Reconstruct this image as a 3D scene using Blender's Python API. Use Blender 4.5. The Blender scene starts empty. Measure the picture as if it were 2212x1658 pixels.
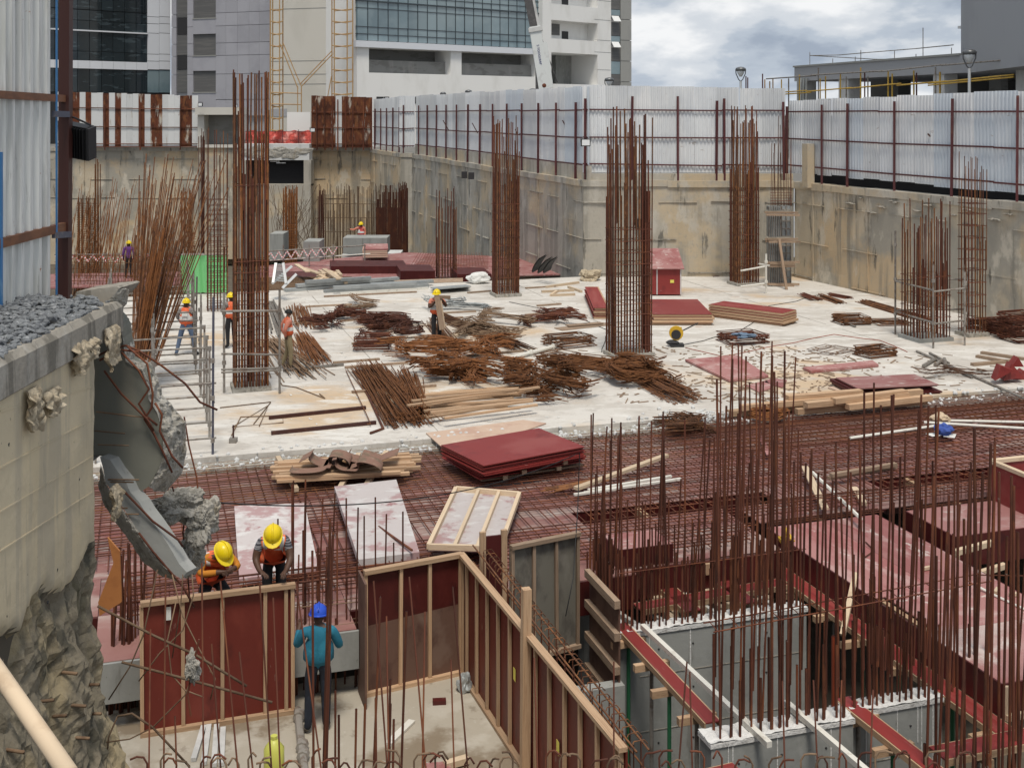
import bpy, bmesh, math, random
from mathutils import Vector, Matrix, Euler, noise
random.seed(7)
R=random.Random(11)
SC=bpy.context.scene
COL=SC.collection
# ---------------------------------------------------------------- camera
# pixel frame of the photograph used for measuring: 2212 x 1658, horizon at v=242
EYE=7.3; FPX=2549.0; CU=1106.0; VH=242.0
cd=bpy.data.cameras.new('camera'); cam=bpy.data.objects.new('camera',cd); COL.objects.link(cam)
cam.location=(0,0,EYE); cam.rotation_euler=(math.radians(90),0,0)
cd.sensor_width=36; cd.lens=FPX/2212*36; cd.shift_y=-(829-VH)/2212; cd.clip_start=.1; cd.clip_end=4000
SC.camera=cam
# ---------------------------------------------------------------- sky and sun
SUN_EL,SUN_AZ=math.radians(66),math.radians(176)
wd=bpy.data.worlds.new('World'); SC.world=wd; wd.use_nodes=True
nt=wd.node_tree; nt.nodes.clear()
def wn(t,**k):
    n=nt.nodes.new(t)
    for a,b in k.items(): setattr(n,a,b)
    return n
sky=wn('ShaderNodeTexSky',sky_type='NISHITA'); sky.sun_disc=False; sky.sun_elevation=SUN_EL; sky.sun_rotation=SUN_AZ
tc=wn('ShaderNodeTexCoord'); sep=wn('ShaderNodeSeparateXYZ'); nt.links.new(tc.outputs['Generated'],sep.inputs[0])
# flatten the cloud deck: direction / (height + k)
ad=wn('ShaderNodeMath',operation='ADD'); ad.inputs[1].default_value=.42; nt.links.new(sep.outputs[2],ad.inputs[0])
mx=wn('ShaderNodeMath',operation='MAXIMUM'); mx.inputs[1].default_value=.08; nt.links.new(ad.outputs[0],mx.inputs[0])
dv=wn('ShaderNodeVectorMath',operation='DIVIDE'); cmb=wn('ShaderNodeCombineXYZ')
for i in range(3): nt.links.new(mx.outputs[0],cmb.inputs[i])
nt.links.new(tc.outputs['Generated'],dv.inputs[0]); nt.links.new(cmb.outputs[0],dv.inputs[1])
def wnoise(scale,detail,rough,loc):
    mp=wn('ShaderNodeMapping'); mp.inputs['Location'].default_value=loc; mp.inputs['Scale'].default_value=(scale,scale*.9,scale*1.5)
    nt.links.new(dv.outputs[0],mp.inputs[0])
    n=wn('ShaderNodeTexNoise'); n.inputs['Scale'].default_value=1; n.inputs['Detail'].default_value=detail; n.inputs['Roughness'].default_value=rough
    nt.links.new(mp.outputs[0],n.inputs['Vector']); return n.outputs['Fac']
def wramp(fac,stops):
    r=wn('ShaderNodeValToRGB'); nt.links.new(fac,r.inputs[0]); e=r.color_ramp.elements
    while len(e)<len(stops): e.new(.5)
    for el,(p,c) in zip(e,stops): el.position=p; el.color=(*c,1)
    r.color_ramp.interpolation='EASE'
    return r.outputs[0]
shade=wramp(wnoise(4.2,7,.52,(3.1,1.7,.4)),[(.38,(3.6,4.2,5.1)),(.47,(4.9,5.5,6.3)),(.54,(6.6,7.0,7.5)),(.66,(9.2,9.3,9.4))])
cover=wramp(wnoise(1.2,5,.5,(8.2,4.4,1.0)),[(.28,(.45,.45,.45)),(.5,(1,1,1))])
mixc=wn('ShaderNodeMix',data_type='RGBA'); nt.links.new(cover,mixc.inputs[0]); nt.links.new(sky.outputs[0],mixc.inputs[6]); nt.links.new(shade,mixc.inputs[7])
bg=wn('ShaderNodeBackground'); bg.inputs[1].default_value=.051; nt.links.new(mixc.outputs[2],bg.inputs[0])
out=wn('ShaderNodeOutputWorld'); nt.links.new(bg.outputs[0],out.inputs[0])
sl=bpy.data.lights.new('sun','SUN'); sl.energy=1.5; sl.angle=math.radians(16); sl.color=(1,.93,.82)
so=bpy.data.objects.new('sun',sl); COL.objects.link(so); so.location=(0,0,60)
sd=Vector((math.sin(SUN_AZ)*math.cos(SUN_EL),math.cos(SUN_AZ)*math.cos(SUN_EL),math.sin(SUN_EL)))
so.rotation_euler=sd.to_track_quat('Z','Y').to_euler()
SC.view_settings.view_transform='Standard'; SC.view_settings.look='None'; SC.view_settings.gamma=1
SC.view_settings.use_curve_mapping=False; SC.view_settings.exposure=0.97
SC.render.engine='CYCLES'
# ---------------------------------------------------------------- measuring helpers
TH=math.atan(.315); CT,ST=math.cos(TH),math.sin(TH)
def W(p,q,z=0.0): return Vector((p*CT-q*ST,p*ST+q*CT,z))          # site grid (p right, q away)
def G(u,v,z=0.0):                                                  # pixel on the level z
    Y=(EYE-z)*FPX/(v-VH); return Vector(((u-CU)/FPX*Y,Y,z))
def D(u,v,Y): return Vector(((u-CU)/FPX*Y,Y,EYE-(v-VH)/FPX*Y))     # pixel at distance Y
def PQ(P): return (P[0]*CT+P[1]*ST,-P[0]*ST+P[1]*CT)
def UV(P): return (CU+P[0]/P[1]*FPX,VH+(EYE-P[2])/P[1]*FPX)
# ---------------------------------------------------------------- materials
MATS={}
def mat(name,base,layers=(),rough=.8,metal=0.,bump=0.,bscale=15.,rnd=0.,coord='pos',bstretch=(1,1,1),spec=.4,trans=0.):
    m=bpy.data.materials.new(name); m.use_nodes=True; t=m.node_tree; N=t.nodes; L=t.links
    b=N['Principled BSDF']; b.inputs['Roughness'].default_value=rough; b.inputs['Metallic'].default_value=metal
    b.inputs['Specular IOR Level'].default_value=spec
    if coord=='pos': co=N.new('ShaderNodeNewGeometry').outputs['Position']
    else: co=N.new('ShaderNodeTexCoord').outputs['Object']
    oi=None
    if rnd or coord!='pos': oi=N.new('ShaderNodeObjectInfo')
    if coord!='pos':
        a=N.new('ShaderNodeVectorMath'); a.operation='MULTIPLY_ADD'; cc=N.new('ShaderNodeCombineXYZ')
        for i in range(3): L.new(oi.outputs['Random'],cc.inputs[i])
        L.new(cc.outputs[0],a.inputs[0]); a.inputs[1].default_value=(37,61,23); L.new(co,a.inputs[2]); co=a.outputs[0]
    cur=None
    def const(c):
        n=N.new('ShaderNodeRGB'); n.outputs[0].default_value=(*c,1); return n.outputs[0]
    cur=const(base)
    for ly in layers:
        colr,sv,lo,hi,st=ly[:5]; det=ly[5] if len(ly)>5 else 4
        if not isinstance(sv,tuple): sv=(sv,sv,sv)
        mp=N.new('ShaderNodeMapping'); mp.inputs['Scale'].default_value=sv; mp.inputs['Location'].default_value=(R.uniform(-9,9),R.uniform(-9,9),R.uniform(-9,9)); L.new(co,mp.inputs[0])
        nz=N.new('ShaderNodeTexNoise'); nz.inputs['Scale'].default_value=1; nz.inputs['Detail'].default_value=det; nz.inputs['Roughness'].default_value=.6; L.new(mp.outputs[0],nz.inputs['Vector'])
        mr=N.new('ShaderNodeMapRange'); mr.interpolation_type='SMOOTHSTEP'; mr.inputs[1].default_value=lo; mr.inputs[2].default_value=hi; mr.inputs[3].default_value=0; mr.inputs[4].default_value=st; L.new(nz.outputs['Fac'],mr.inputs[0])
        mi=N.new('ShaderNodeMix'); mi.data_type='RGBA'; L.new(mr.outputs[0],mi.inputs[0]); L.new(cur,mi.inputs[6]); mi.inputs[7].default_value=(*colr,1); cur=mi.outputs[2]
    if rnd:
        hs=N.new('ShaderNodeHueSaturation'); mr=N.new('ShaderNodeMapRange'); L.new(oi.outputs['Random'],mr.inputs[0]); mr.inputs[3].default_value=1-rnd; mr.inputs[4].default_value=1+rnd
        L.new(mr.outputs[0],hs.inputs['Value']); L.new(cur,hs.inputs['Color']); cur=hs.outputs[0]
    L.new(cur,b.inputs['Base Color'])
    if bump:
        mp=N.new('ShaderNodeMapping'); mp.inputs['Scale'].default_value=[bscale*k for k in bstretch]; L.new(co,mp.inputs[0])
        nz=N.new('ShaderNodeTexNoise'); nz.inputs['Scale'].default_value=1; nz.inputs['Detail'].default_value=6; L.new(mp.outputs[0],nz.inputs['Vector'])
        bu=N.new('ShaderNodeBump'); bu.inputs['Strength'].default_value=bump; bu.inputs['Distance'].default_value=.02; L.new(nz.outputs['Fac'],bu.inputs['Height']); L.new(bu.outputs[0],b.inputs['Normal'])
    if trans: b.inputs['Transmission Weight'].default_value=trans
    MATS[name]=m; return m
mat('slab',(.58,.55,.505),[((.45,.415,.37),(.45,.8,1),.47,.60,.65,6),((.52,.375,.23),(.16,.28,1),.54,.66,.8,5),((.38,.35,.315),(2.0,3.2,1),.54,.66,.5,6),((.68,.66,.62),(1.1,2.6,1),.52,.64,.7,6),((.30,.26,.22),(7,10,1),.60,.70,.55,5),((.36,.20,.12),(1.1,1.6,1),.66,.73,.5,5)],rough=.92,bump=.3,bscale=9)
mat('floor',(.40,.36,.295),[((.20,.152,.10),(.55,.55,1),.47,.56,.85,6),((.50,.465,.40),(1.6,1.6,1),.52,.64,.6,6),((.15,.115,.08),(3,3,1),.60,.70,.5,5),((.55,.53,.49),(7,7,1),.64,.72,.5,4)],rough=.8,bump=.3,bscale=10)
mat('wall_beige',(.50,.425,.315),[((.33,.31,.265),(.28,.28,.20),.45,.54,.9,7),((.56,.42,.26),(.18,.18,.25),.51,.61,.8,6),((.21,.195,.165),(1.6,1.6,.09),.55,.66,.7,6),((.60,.545,.45),(.9,.9,.5),.54,.63,.7,7),((.12,.11,.09),(2.6,2.6,.5),.60,.68,.8,6),((.40,.36,.29),(9,9,5),.55,.66,.5,5)],rough=.92,bump=.6,bscale=5)
mat('wall_grey',(.40,.37,.315),[((.26,.245,.21),(1.2,1.2,.10),.47,.58,.8,7),((.51,.41,.275),(.22,.22,.28),.51,.62,.8,6),((.50,.475,.42),(.8,.8,.4),.54,.64,.7,7),((.11,.105,.09),(2.2,2.2,.45),.60,.68,.8,6),((.33,.31,.27),(9,9,5),.55,.66,.5,5)],rough=.92,bump=.6,bscale=5)
mat('wall_cream',(.60,.51,.355),[((.45,.39,.285),(.9,.9,.6),.46,.62,.75,6),((.64,.53,.345),(.6,.6,.4),.52,.66,.7,5),((.30,.265,.205),(7,7,1.1),.58,.70,.55,5),((.42,.37,.285),(5,5,.3),.50,.62,.6,5),((.22,.19,.15),(16,16,16),.68,.74,.6,4)],rough=.92,bump=.4,bscale=9)
mat('wall_cap',(.30,.275,.235),[((.13,.12,.10),(7,7,.7),.50,.62,.75,6),((.42,.40,.36),(2,2,1.5),.55,.68,.6,5)],rough=.95,bump=.4,bscale=18)
mat('rock',(.20,.172,.125),[((.36,.29,.175),(1.5,1.5,.7),.47,.60,.8,6),((.06,.056,.042),(4,4,2.2),.52,.63,.85,6),((.11,.105,.05),(1.3,1.3,.5),.55,.66,.6,5),((.42,.36,.25),(7,7,4),.61,.7,.5,5),((.05,.045,.035),(5,5,.5),.60,.68,.6,4)],rough=.95,bump=1.0,bscale=18)
mat('broken_concrete',(.37,.35,.31),[((.20,.19,.165),(11,11,11),.48,.60,.75,6),((.52,.50,.46),(7,7,7),.55,.66,.6,6),((.33,.26,.16),(2.5,2.5,2.5),.56,.68,.5,4),((.10,.095,.085),(22,22,22),.62,.7,.7,4)],rough=.97,bump=1.0,bscale=34)
mat('shadow_concrete',(.185,.185,.155),[((.13,.135,.11),(.8,.8,.3),.45,.6,.7,5),((.24,.22,.17),(2,2,.5),.56,.7,.5,5)],rough=.9,bump=.15,bscale=8)  # concrete colour darkened for the shadow the wall stub stands in
mat('concrete_grey',(.31,.315,.30),[((.23,.235,.225),(.9,.9,.4),.45,.60,.75,6),((.40,.395,.38),(2,2,1.2),.55,.68,.55,6),((.16,.155,.14),(5,5,.6),.62,.70,.6,5),((.14,.135,.12),(12,12,9),.66,.73,.6,4)],rough=.9,bump=.25,bscale=10)
mat('concrete_top',(.66,.655,.64),[((.40,.39,.37),(6,6,6),.55,.66,.7,5)],rough=.97,bump=.9,bscale=25)
mat('white_conc',(.58,.58,.57),[((.40,.40,.39),(2,2,.7),.5,.65,.6,5)],rough=.9)
RL=[((.26,.095,.030),(5,5,5),.46,.6,.75,5),((.045,.018,.012),(9,9,9),.55,.66,.6,5)]
mat('rust',(.115,.050,.024),[((.21,.088,.032),(5,5,5),.48,.6,.75,5),((.045,.022,.014),(9,9,9),.55,.66,.6,5)],rough=.85,rnd=.35)
mat('rust_dark',(.105,.033,.018),[((.185,.062,.025),(3,3,1.2),.5,.64,.75,4),((.04,.017,.012),(6,6,3),.57,.67,.5,4),((.34,.31,.28),(4,4,9),.70,.74,.6,4)],rough=.8,rnd=.4)
mat('rust_orange',(.20,.078,.026),[((.09,.036,.017),(6,6,6),.5,.62,.7,5),((.28,.12,.04),(4,4,4),.56,.66,.5,5)],rough=.88,rnd=.35)
mat('rust_pale',(.19,.125,.078),[((.11,.062,.036),(5,5,5),.48,.6,.7,4)],rough=.88,rnd=.35)
mat('maroon',(.085,.022,.024),[((.14,.06,.04),(4,4,4),.56,.68,.6,4)],rough=.6,rnd=.15)
mat('steel_brown',(.055,.018,.014),[((.10,.04,.025),(5,5,2),.54,.66,.6,4)],rough=.5)
mat('rail_brown',(.20,.085,.042),[((.11,.05,.03),(3,3,8),.5,.64,.6,4)],rough=.6)
mat('pipe',(.27,.25,.225),[((.15,.11,.085),(5,5,5),.48,.6,.7,4),((.40,.38,.35),(7,7,7),.6,.7,.6,4)],rough=.65,metal=.25,rnd=.22)
mat('pipe_blue',(.10,.105,.14),[((.20,.19,.19),(6,6,6),.55,.66,.6,4)],rough=.6,metal=.2)
mat('white_pipe',(.68,.66,.60),[((.42,.38,.32),(5,5,5),.55,.68,.6,4)],rough=.7)
mat('sheet',(.62,.64,.655),[((.52,.545,.575),(.9,.9,.35),.48,.62,.5,4),((.70,.705,.705),(1.6,1.6,.4),.55,.66,.6,4),((.27,.22,.18),(2.5,2.5,6),.67,.74,.6,4),((.45,.44,.43),(10,10,.6),.6,.72,.35,4)],rough=.6,rnd=.12)
mat('sheet_blue',(.52,.57,.62),[((.60,.63,.66),(1.2,1.2,.4),.5,.64,.6,4),((.30,.26,.22),(2.5,2.5,6),.66,.73,.6,4)],rough=.6,rnd=.08)
mat('sheet_white',(.66,.67,.67),[((.40,.33,.24),(4,4,.8),.60,.72,.6,5),((.20,.07,.03),(7,7,1.5),.66,.73,.7,4)],rough=.6,rnd=.06)
mat('sheet_rust',(.155,.05,.024),[((.07,.026,.017),(2.5,2.5,1.2),.48,.6,.8,5),((.60,.57,.50),(2.2,2.2,.55),.57,.66,.85,6),((.30,.13,.05),(4,4,1.5),.52,.64,.5,4)],rough=.9)
mat('sheet_near',(.70,.705,.68),[((.46,.46,.44),(9,9,.5),.50,.60,.6,6),((.78,.78,.75),(14,14,1),.55,.66,.6,6),((.30,.295,.28),(24,24,1.6),.61,.70,.6,5),((.34,.13,.05),(6,6,9),.69,.75,.8,4),((.55,.54,.46),(3,3,.4),.56,.66,.5,4)],rough=.65)
mat('blue_paint',(.045,.18,.40),[((.20,.35,.5),(9,9,3),.58,.7,.4,4)],rough=.5)
mat('black',(.012,.012,.013),rough=.5)
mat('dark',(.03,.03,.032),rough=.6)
mat('ply_red',(.225,.030,.027),[((.29,.075,.066),(1.1,1.1,1.1),.48,.64,.6,5),((.12,.017,.018),(2.5,2.5,2.5),.55,.68,.5,4),((.42,.34,.31),(5,9,5),.66,.72,.5,5)],rough=.5,rnd=.12,coord='obj')
mat('ply_pink',(.33,.155,.145),[((.25,.080,.076),(1.0,1.0,1.0),.48,.60,.75,5),((.43,.29,.27),(2.4,2.4,2.4),.52,.66,.7,6),((.55,.48,.44),(4.5,7,5),.61,.68,.8,6),((.17,.06,.055),(9,6,6),.66,.72,.5,5)],rough=.6,rnd=.18,coord='obj')  # pink tone holds cement dust plus sky reflection painted into the colour
mat('ply_deck',(.25,.125,.11),[((.19,.065,.06),(.8,.8,1),.46,.60,.7,5),((.36,.28,.25),(1.2,1.2,1),.50,.64,.75,6),((.44,.40,.37),(3,3,3),.58,.68,.6,6),((.12,.07,.055),(5,5,5),.60,.70,.5,5)],rough=.75,rnd=.22,coord='obj')
mat('ply_smear',(.36,.18,.17),[((.27,.09,.085),(1.0,1.0,1.0),.46,.58,.6,5),((.52,.45,.41),(1.1,.8,1),.44,.62,.85,6),((.60,.55,.51),(3.5,2.2,4),.54,.66,.7,6)],rough=.65,coord='obj')
mat('ply_dusty',(.50,.455,.445),[((.35,.20,.20),(1.5,1.1,1.3),.52,.60,.8,6),((.60,.585,.57),(2.4,3.4,3),.52,.64,.75,6),((.27,.09,.095),(1.9,1.9,2),.62,.69,.8,5),((.42,.38,.36),(6,9,6),.56,.66,.5,5)],rough=.75,rnd=.1,coord='obj')
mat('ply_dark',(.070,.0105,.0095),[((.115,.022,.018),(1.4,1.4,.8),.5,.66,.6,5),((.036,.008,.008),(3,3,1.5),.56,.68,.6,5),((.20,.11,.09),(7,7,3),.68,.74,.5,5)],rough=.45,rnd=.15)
mat('ply_maroon',(.145,.021,.014),[((.215,.042,.028),(1.4,1.4,.8),.5,.66,.6,5),((.075,.013,.010),(3,3,1.5),.56,.68,.6,5),((.30,.19,.15),(7,7,3),.67,.73,.6,5),((.32,.26,.22),(25,25,4),.70,.74,.5,3)],rough=.5,rnd=.15)
mat('ply_brown',(.135,.075,.055),[((.075,.034,.026),(3,3,2),.5,.64,.7,5),((.20,.135,.105),(1.4,1.4,1.2),.54,.66,.6,4)],rough=.65)
mat('ply_grey',(.16,.15,.125),[((.09,.08,.07),(2,2,1),.5,.62,.8,5),((.23,.215,.185),(3,3,1.4),.55,.68,.5,5)],rough=.75)
mat('ply_tan',(.52,.38,.29),[((.42,.26,.20),(1.2,1.2,1),.5,.64,.6,5),((.60,.48,.39),(4,4,4),.55,.68,.5,5)],rough=.75,coord='obj')
mat('timber',(.47,.315,.195),[((.34,.205,.12),(6,6,6),.48,.62,.7,6),((.57,.42,.285),(2,2,2),.54,.68,.5,4)],rough=.78,rnd=.2,coord='obj',bump=.15,bscale=30)
mat('timber_pale',(.58,.455,.32),[((.44,.32,.21),(5,5,5),.5,.64,.6,5)],rough=.78,rnd=.16,coord='obj')
mat('timber_old',(.30,.215,.15),[((.20,.13,.09),(5,5,5),.5,.62,.7,5),((.42,.33,.25),(3,3,3),.56,.68,.5,4)],rough=.85,rnd=.2,coord='obj')
mat('gravel',(.17,.18,.19),[((.085,.09,.10),(13,13,13),.48,.6,.7,3),((.32,.33,.34),(19,19,19),.56,.66,.7,3)],rough=.9,bump=.3,bscale=40)
mat('earth',(.10,.085,.065),[((.16,.135,.10),(1.5,1.5,1.5),.5,.65,.6,5)],rough=1)
mat('street',(.17,.165,.155),[((.23,.22,.2),(.5,.5,.5),.5,.65,.6,5)],rough=.95)
mat('burlap',(.46,.385,.275),[((.30,.24,.165),(9,9,9),.46,.60,.8,6),((.56,.49,.38),(5,5,5),.56,.68,.6,5)],rough=.98,bump=.9,bscale=40)
mat('granite',(.36,.36,.395),[((.30,.30,.335),(.3,.3,.3),.45,.62,.6,4),((.36,.36,.39),(3,3,3),.52,.66,.5,5)],rough=.5,rnd=.05)
mat('beige_paint',(.56,.54,.49),[((.50,.48,.43),(.25,.25,.12),.48,.64,.6,4)],rough=.9)
mat('white_paint',(.78,.775,.755),[((.65,.64,.61),(.3,.3,.12),.5,.66,.6,4)],rough=.85)
mat('grey_paint',(.36,.365,.38),[((.32,.325,.34),(.3,.3,.15),.5,.66,.6,4)],rough=.9)
mat('grey_clad',(.30,.30,.285),[((.26,.26,.25),(1,1,.4),.5,.65,.5,4)],rough=.7)
mat('white_clad',(.68,.70,.74),rough=.35,rnd=.04)
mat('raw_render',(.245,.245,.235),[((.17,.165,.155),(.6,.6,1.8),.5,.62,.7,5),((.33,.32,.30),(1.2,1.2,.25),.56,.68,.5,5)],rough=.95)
mat('glass_dark',(.014,.022,.027),[((.05,.07,.08),(.5,.5,2.2),.57,.61,.8,6)],rough=.05,spec=.7,rnd=.3,bump=.15,bscale=.55,bstretch=(1,1,1.8))
mat('glass_blue',(.15,.215,.245),[((.23,.30,.325),(.10,.10,.14),.42,.58,.85,5),((.10,.155,.185),(.3,.3,.1),.55,.66,.5,3)],rough=.06,spec=.9,rnd=.12,bump=.04,bscale=.4)  # base colour raised to carry the bluish grey sky reflection
mat('louvre',(.11,.11,.11),[((.16,.155,.15),(.4,.4,9),.5,.6,.6,2)],rough=.6)
mat('mullion',(.06,.075,.085),rough=.4,metal=.3)
mat('yellow_pipe',(.52,.33,.055),[((.30,.17,.05),(3,3,3),.52,.64,.6,4)],rough=.6,rnd=.15)
mat('tan_pipe',(.42,.27,.125),[((.32,.16,.07),(2,2,2),.5,.62,.6,4)],rough=.7)
mat('crane_white',(.68,.70,.69),[((.5,.5,.49),(2,2,2),.55,.68,.5,4)],rough=.45)
mat('crane_grey',(.10,.095,.095),[((.17,.16,.155),(3,3,3),.5,.64,.6,4)],rough=.5,metal=.3)
mat('ink_blue',(.03,.03,.16),rough=.6)
mat('lamp_metal',(.16,.165,.17),rough=.4,metal=.6)
mat('lamp_glass',(.72,.74,.75),rough=.25)
mat('green_tarp',(.22,.60,.25),[((.30,.68,.33),(2,2,.5),.5,.64,.6,4)],rough=.55)
mat('red_tape',(.62,.12,.10),rough=.6)
mat('pink_tape',(.68,.30,.30),rough=.6)
mat('white_tape',(.74,.72,.70),rough=.6)
mat('red_mesh',(.55,.09,.07),[((.65,.30,.26),(1.2,1.2,1.2),.5,.62,.7,4)],rough=.7)
mat('aluminium',(.36,.38,.38),[((.26,.275,.28),(2,2,2),.5,.64,.6,4)],rough=.5,metal=.4,rnd=.18)
mat('silver',(.62,.63,.63),rough=.45,metal=.4)
mat('orange_board',(.50,.20,.065),[((.40,.15,.05),(3,3,3),.5,.64,.6,4)],rough=.7)
mat('yellow_tool',(.62,.38,.03),rough=.45)
mat('jug',(.55,.56,.12),rough=.4)
mat('prop_red',(.32,.06,.025),rough=.55)
mat('prop_green',(.03,.15,.07),rough=.55)
mat('paper_yellow',(.72,.62,.12),rough=.8)
mat('paper_white',(.68,.68,.65),rough=.8)
mat('blue_cloth',(.05,.09,.32),rough=.9)
mat('denim_cloth',(.14,.20,.28),rough=.9)
mat('hose',(.23,.13,.095),[((.15,.11,.075),(4,4,4),.48,.62,.8,5),((.30,.21,.15),(7,7,7),.56,.68,.5,5)],rough=.9)
mat('gap_dark',(.015,.015,.017),rough=.9)
mat('leaf',(.05,.09,.03),rough=.7)
mat('light_tube',(.9,.9,.9),rough=.4)
# ---------------------------------------------------------------- mesh builder
def link(o):
    COL.objects.link(o); return o
class MB:
    def __init__(s): s.v=[]; s.f=[]; s.m=[]; s.cur=0
    def add(s,vs,fs):
        n=len(s.v); s.v+= [Vector(x) for x in vs]; s.f+=[tuple(i+n for i in f) for f in fs]; s.m+=[s.cur]*len(fs); return s
    def obox(s,o,a,b,c):
        o,a,b,c=map(Vector,(o,a,b,c)); vs=[o,o+a,o+a+b,o+b,o+c,o+a+c,o+a+b+c,o+b+c]
        fl=a.cross(b).dot(c)<0
        fs=[(0,3,2,1),(4,5,6,7),(0,1,5,4),(1,2,6,5),(2,3,7,6),(3,0,4,7)]
        if fl: fs=[f[::-1] for f in fs]
        return s.add(vs,fs)
    def box(s,c,size,rz=0.,tilt=None):
        M=Matrix.Rotation(rz,3,'Z')
        if tilt: M=M@tilt
        a,b,d=[M@Vector(v) for v in ((size[0],0,0),(0,size[1],0),(0,0,size[2]))]
        return s.obox(Vector(c)-(a+b+d)/2,a,b,d)
    def gbox(s,p0,p1,q0,q1,z0,z1):
        return s.obox(W(p0,q0,z0),W(p1-p0,0),W(0,q1-q0),Vector((0,0,z1-z0)))
    def beam(s,a,b,w,h,up=(0,0,1)):
        a,b=Vector(a),Vector(b); d=b-a; up=Vector(up); side=d.cross(up)
        if side.length<1e-6: side=d.cross(Vector((0,1,0)))
        side.normalize(); u2=side.cross(d).normalized()
        return s.obox(a-side*w/2-u2*h/2,d,side*w,u2*h)
    def tube(s,pts,r,n=6,cap=True,closed=False):
        pts=[Vector(p) for p in pts]; k=len(pts); rings=[]; base=len(s.v); prev=None
        for i,p in enumerate(pts):
            if closed: d=pts[(i+1)%k]-pts[i-1]
            else: d=pts[min(i+1,k-1)]-pts[max(i-1,0)]
            if d.length<1e-9: d=Vector((0,0,1))
            d.normalize()
            if prev is None:
                x=d.cross(Vector((0,0,1)));
                if x.length<.05: x=d.cross(Vector((1,0,0)))
            else: x=prev-d*prev.dot(d)
            x.normalize(); prev=x; y=d.cross(x)
            rr=r[i] if isinstance(r,(list,tuple)) else r
            for j in range(n):
                a=2*math.pi*j/n; s.v.append(p+(x*math.cos(a)+y*math.sin(a))*rr)
        for i in range(k if closed else k-1):
            for j in range(n):
                a=base+i*n+j; b=base+i*n+(j+1)%n; c=base+((i+1)%k)*n+(j+1)%n; d=base+((i+1)%k)*n+j
                s.f.append((a,b,c,d)); s.m.append(s.cur)
        if cap and not closed:
            s.f.append(tuple(base+j for j in range(n))[::-1]); s.f.append(tuple(base+(k-1)*n+j for j in range(n))); s.m+=[s.cur]*2
        return s
    def prism(s,poly,ext):
        ext=Vector(ext); a=[Vector(p) for p in poly]; n=len(a)
        fs=[tuple(range(n))[::-1],tuple(range(n,2*n))]+[(i,(i+1)%n,n+(i+1)%n,n+i) for i in range(n)]
        nrm=sum(((a[i]-a[0]).cross(a[(i+1)%n]-a[0]) for i in range(n)),Vector())
        if nrm.dot(ext)<0: fs=[f[::-1] for f in fs]
        return s.add(a+[p+ext for p in a],fs)
    def ball(s,c,r,sub=2,jit=0.,seed=0,scale=(1,1,1),rot=None):
        bm=bmesh.new(); bmesh.ops.create_icosphere(bm,subdivisions=sub,radius=1); c=Vector(c); off=Vector((seed*3.7,seed*1.3,seed*7.1))
        vs=[]
        for v in bm.verts:
            d=v.co.copy(); k=1+jit*noise.noise(d*1.3+off)+jit*.5*noise.noise(d*3.1+off)+(jit*.3*noise.noise(d*7.3+off)+jit*.16*noise.noise(d*15+off) if sub>2 else 0)
            q=Vector((d.x*scale[0],d.y*scale[1],d.z*scale[2]))*r*k
            if rot: q=rot@q
            vs.append(c+q)
        bm.verts.index_update(); fs=[tuple(v.index for v in f.verts) for f in bm.faces]; bm.free(); return s.add(vs,fs)
    def build(s,name,mats,parent=None,smooth=False,origin=None):
        if not isinstance(mats,(list,tuple)): mats=[mats]
        if parent is not None: o0=PLOC[parent.name]
        elif origin is not None: o0=Vector(origin)
        else:
            xs=[v.x for v in s.v]; ys=[v.y for v in s.v]; o0=Vector(((min(xs)+max(xs))/2,(min(ys)+max(ys))/2,min(v.z for v in s.v)))
        me=bpy.data.meshes.new(name); me.from_pydata([v-o0 for v in s.v],[],s.f)
        for m in mats: me.materials.append(MATS[m])
        if len(mats)>1: me.polygons.foreach_set('material_index',s.m)
        if smooth: me.polygons.foreach_set('use_smooth',[True]*len(s.f))
        me.update()
        ob=link(bpy.data.objects.new(name,me))
        if parent is not None: ob.parent=parent; PLOC[ob.name]=o0
        else: ob.location=o0; PLOC[ob.name]=o0
        return ob
PLOC={}
def tag(o,label=None,cat=None,group=None,kind=None):
    if label: o['label']=label
    if cat: o['category']=cat
    if group: o['group']=group
    if kind: o['kind']=kind
    return o
def thing(name,label,cat,loc=(0,0,0),group=None):
    o=link(bpy.data.objects.new(name,None)); o.location=Vector(loc); o.empty_display_size=.2; PLOC[o.name]=Vector(loc)
    return tag(o,label,cat,group)
UNIT={}
def unit(kind,mt):
    k=(kind,mt)
    if k in UNIT: return UNIT[k]
    m=MB()
    if kind=='bar': m.tube([(0,0,0),(0,0,1)],1,6)
    elif kind=='barwave':
        m.tube([(0,0,0),(.3,.1,.25),(-.2,.25,.5),(.25,-.2,.75),(0,0,1)],1,6)
    elif kind=='box': m.box((0,0,0),(1,1,1))
    elif kind=='sheet':      # corrugated sheet, width 1, height 1, ribs along z
        prof=[]; n=6
        for i in range(n):
            x=i/n; prof+=[(x,0),(x+.055,0),(x+.075,1),(x+1/n-.02,1)]
        prof=[(0,1)]+[(a,b) for a,b in prof if a>0]+[(1,1)]
        k2=len(prof); vs=[(a,b*1.0,0) for a,b in prof]+[(a,b*1.0,1) for a,b in prof]
        m.add(vs,[(i,i+1,k2+i+1,k2+i) for i in range(k2-1)])
    me=bpy.data.meshes.new(kind); me.from_pydata(m.v,[],m.f); me.materials.append(MATS[mt])
    if kind.startswith('bar'): me.polygons.foreach_set('use_smooth',[True]*len(m.f))
    me.update(); UNIT[k]=me; return me
def place(name,me,parent,M):
    o=link(bpy.data.objects.new(name,me))
    if parent is not None:
        o.parent=parent; M=Matrix.Translation(-PLOC[parent.name])@M
    o.matrix_basis=M
    return o
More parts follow.
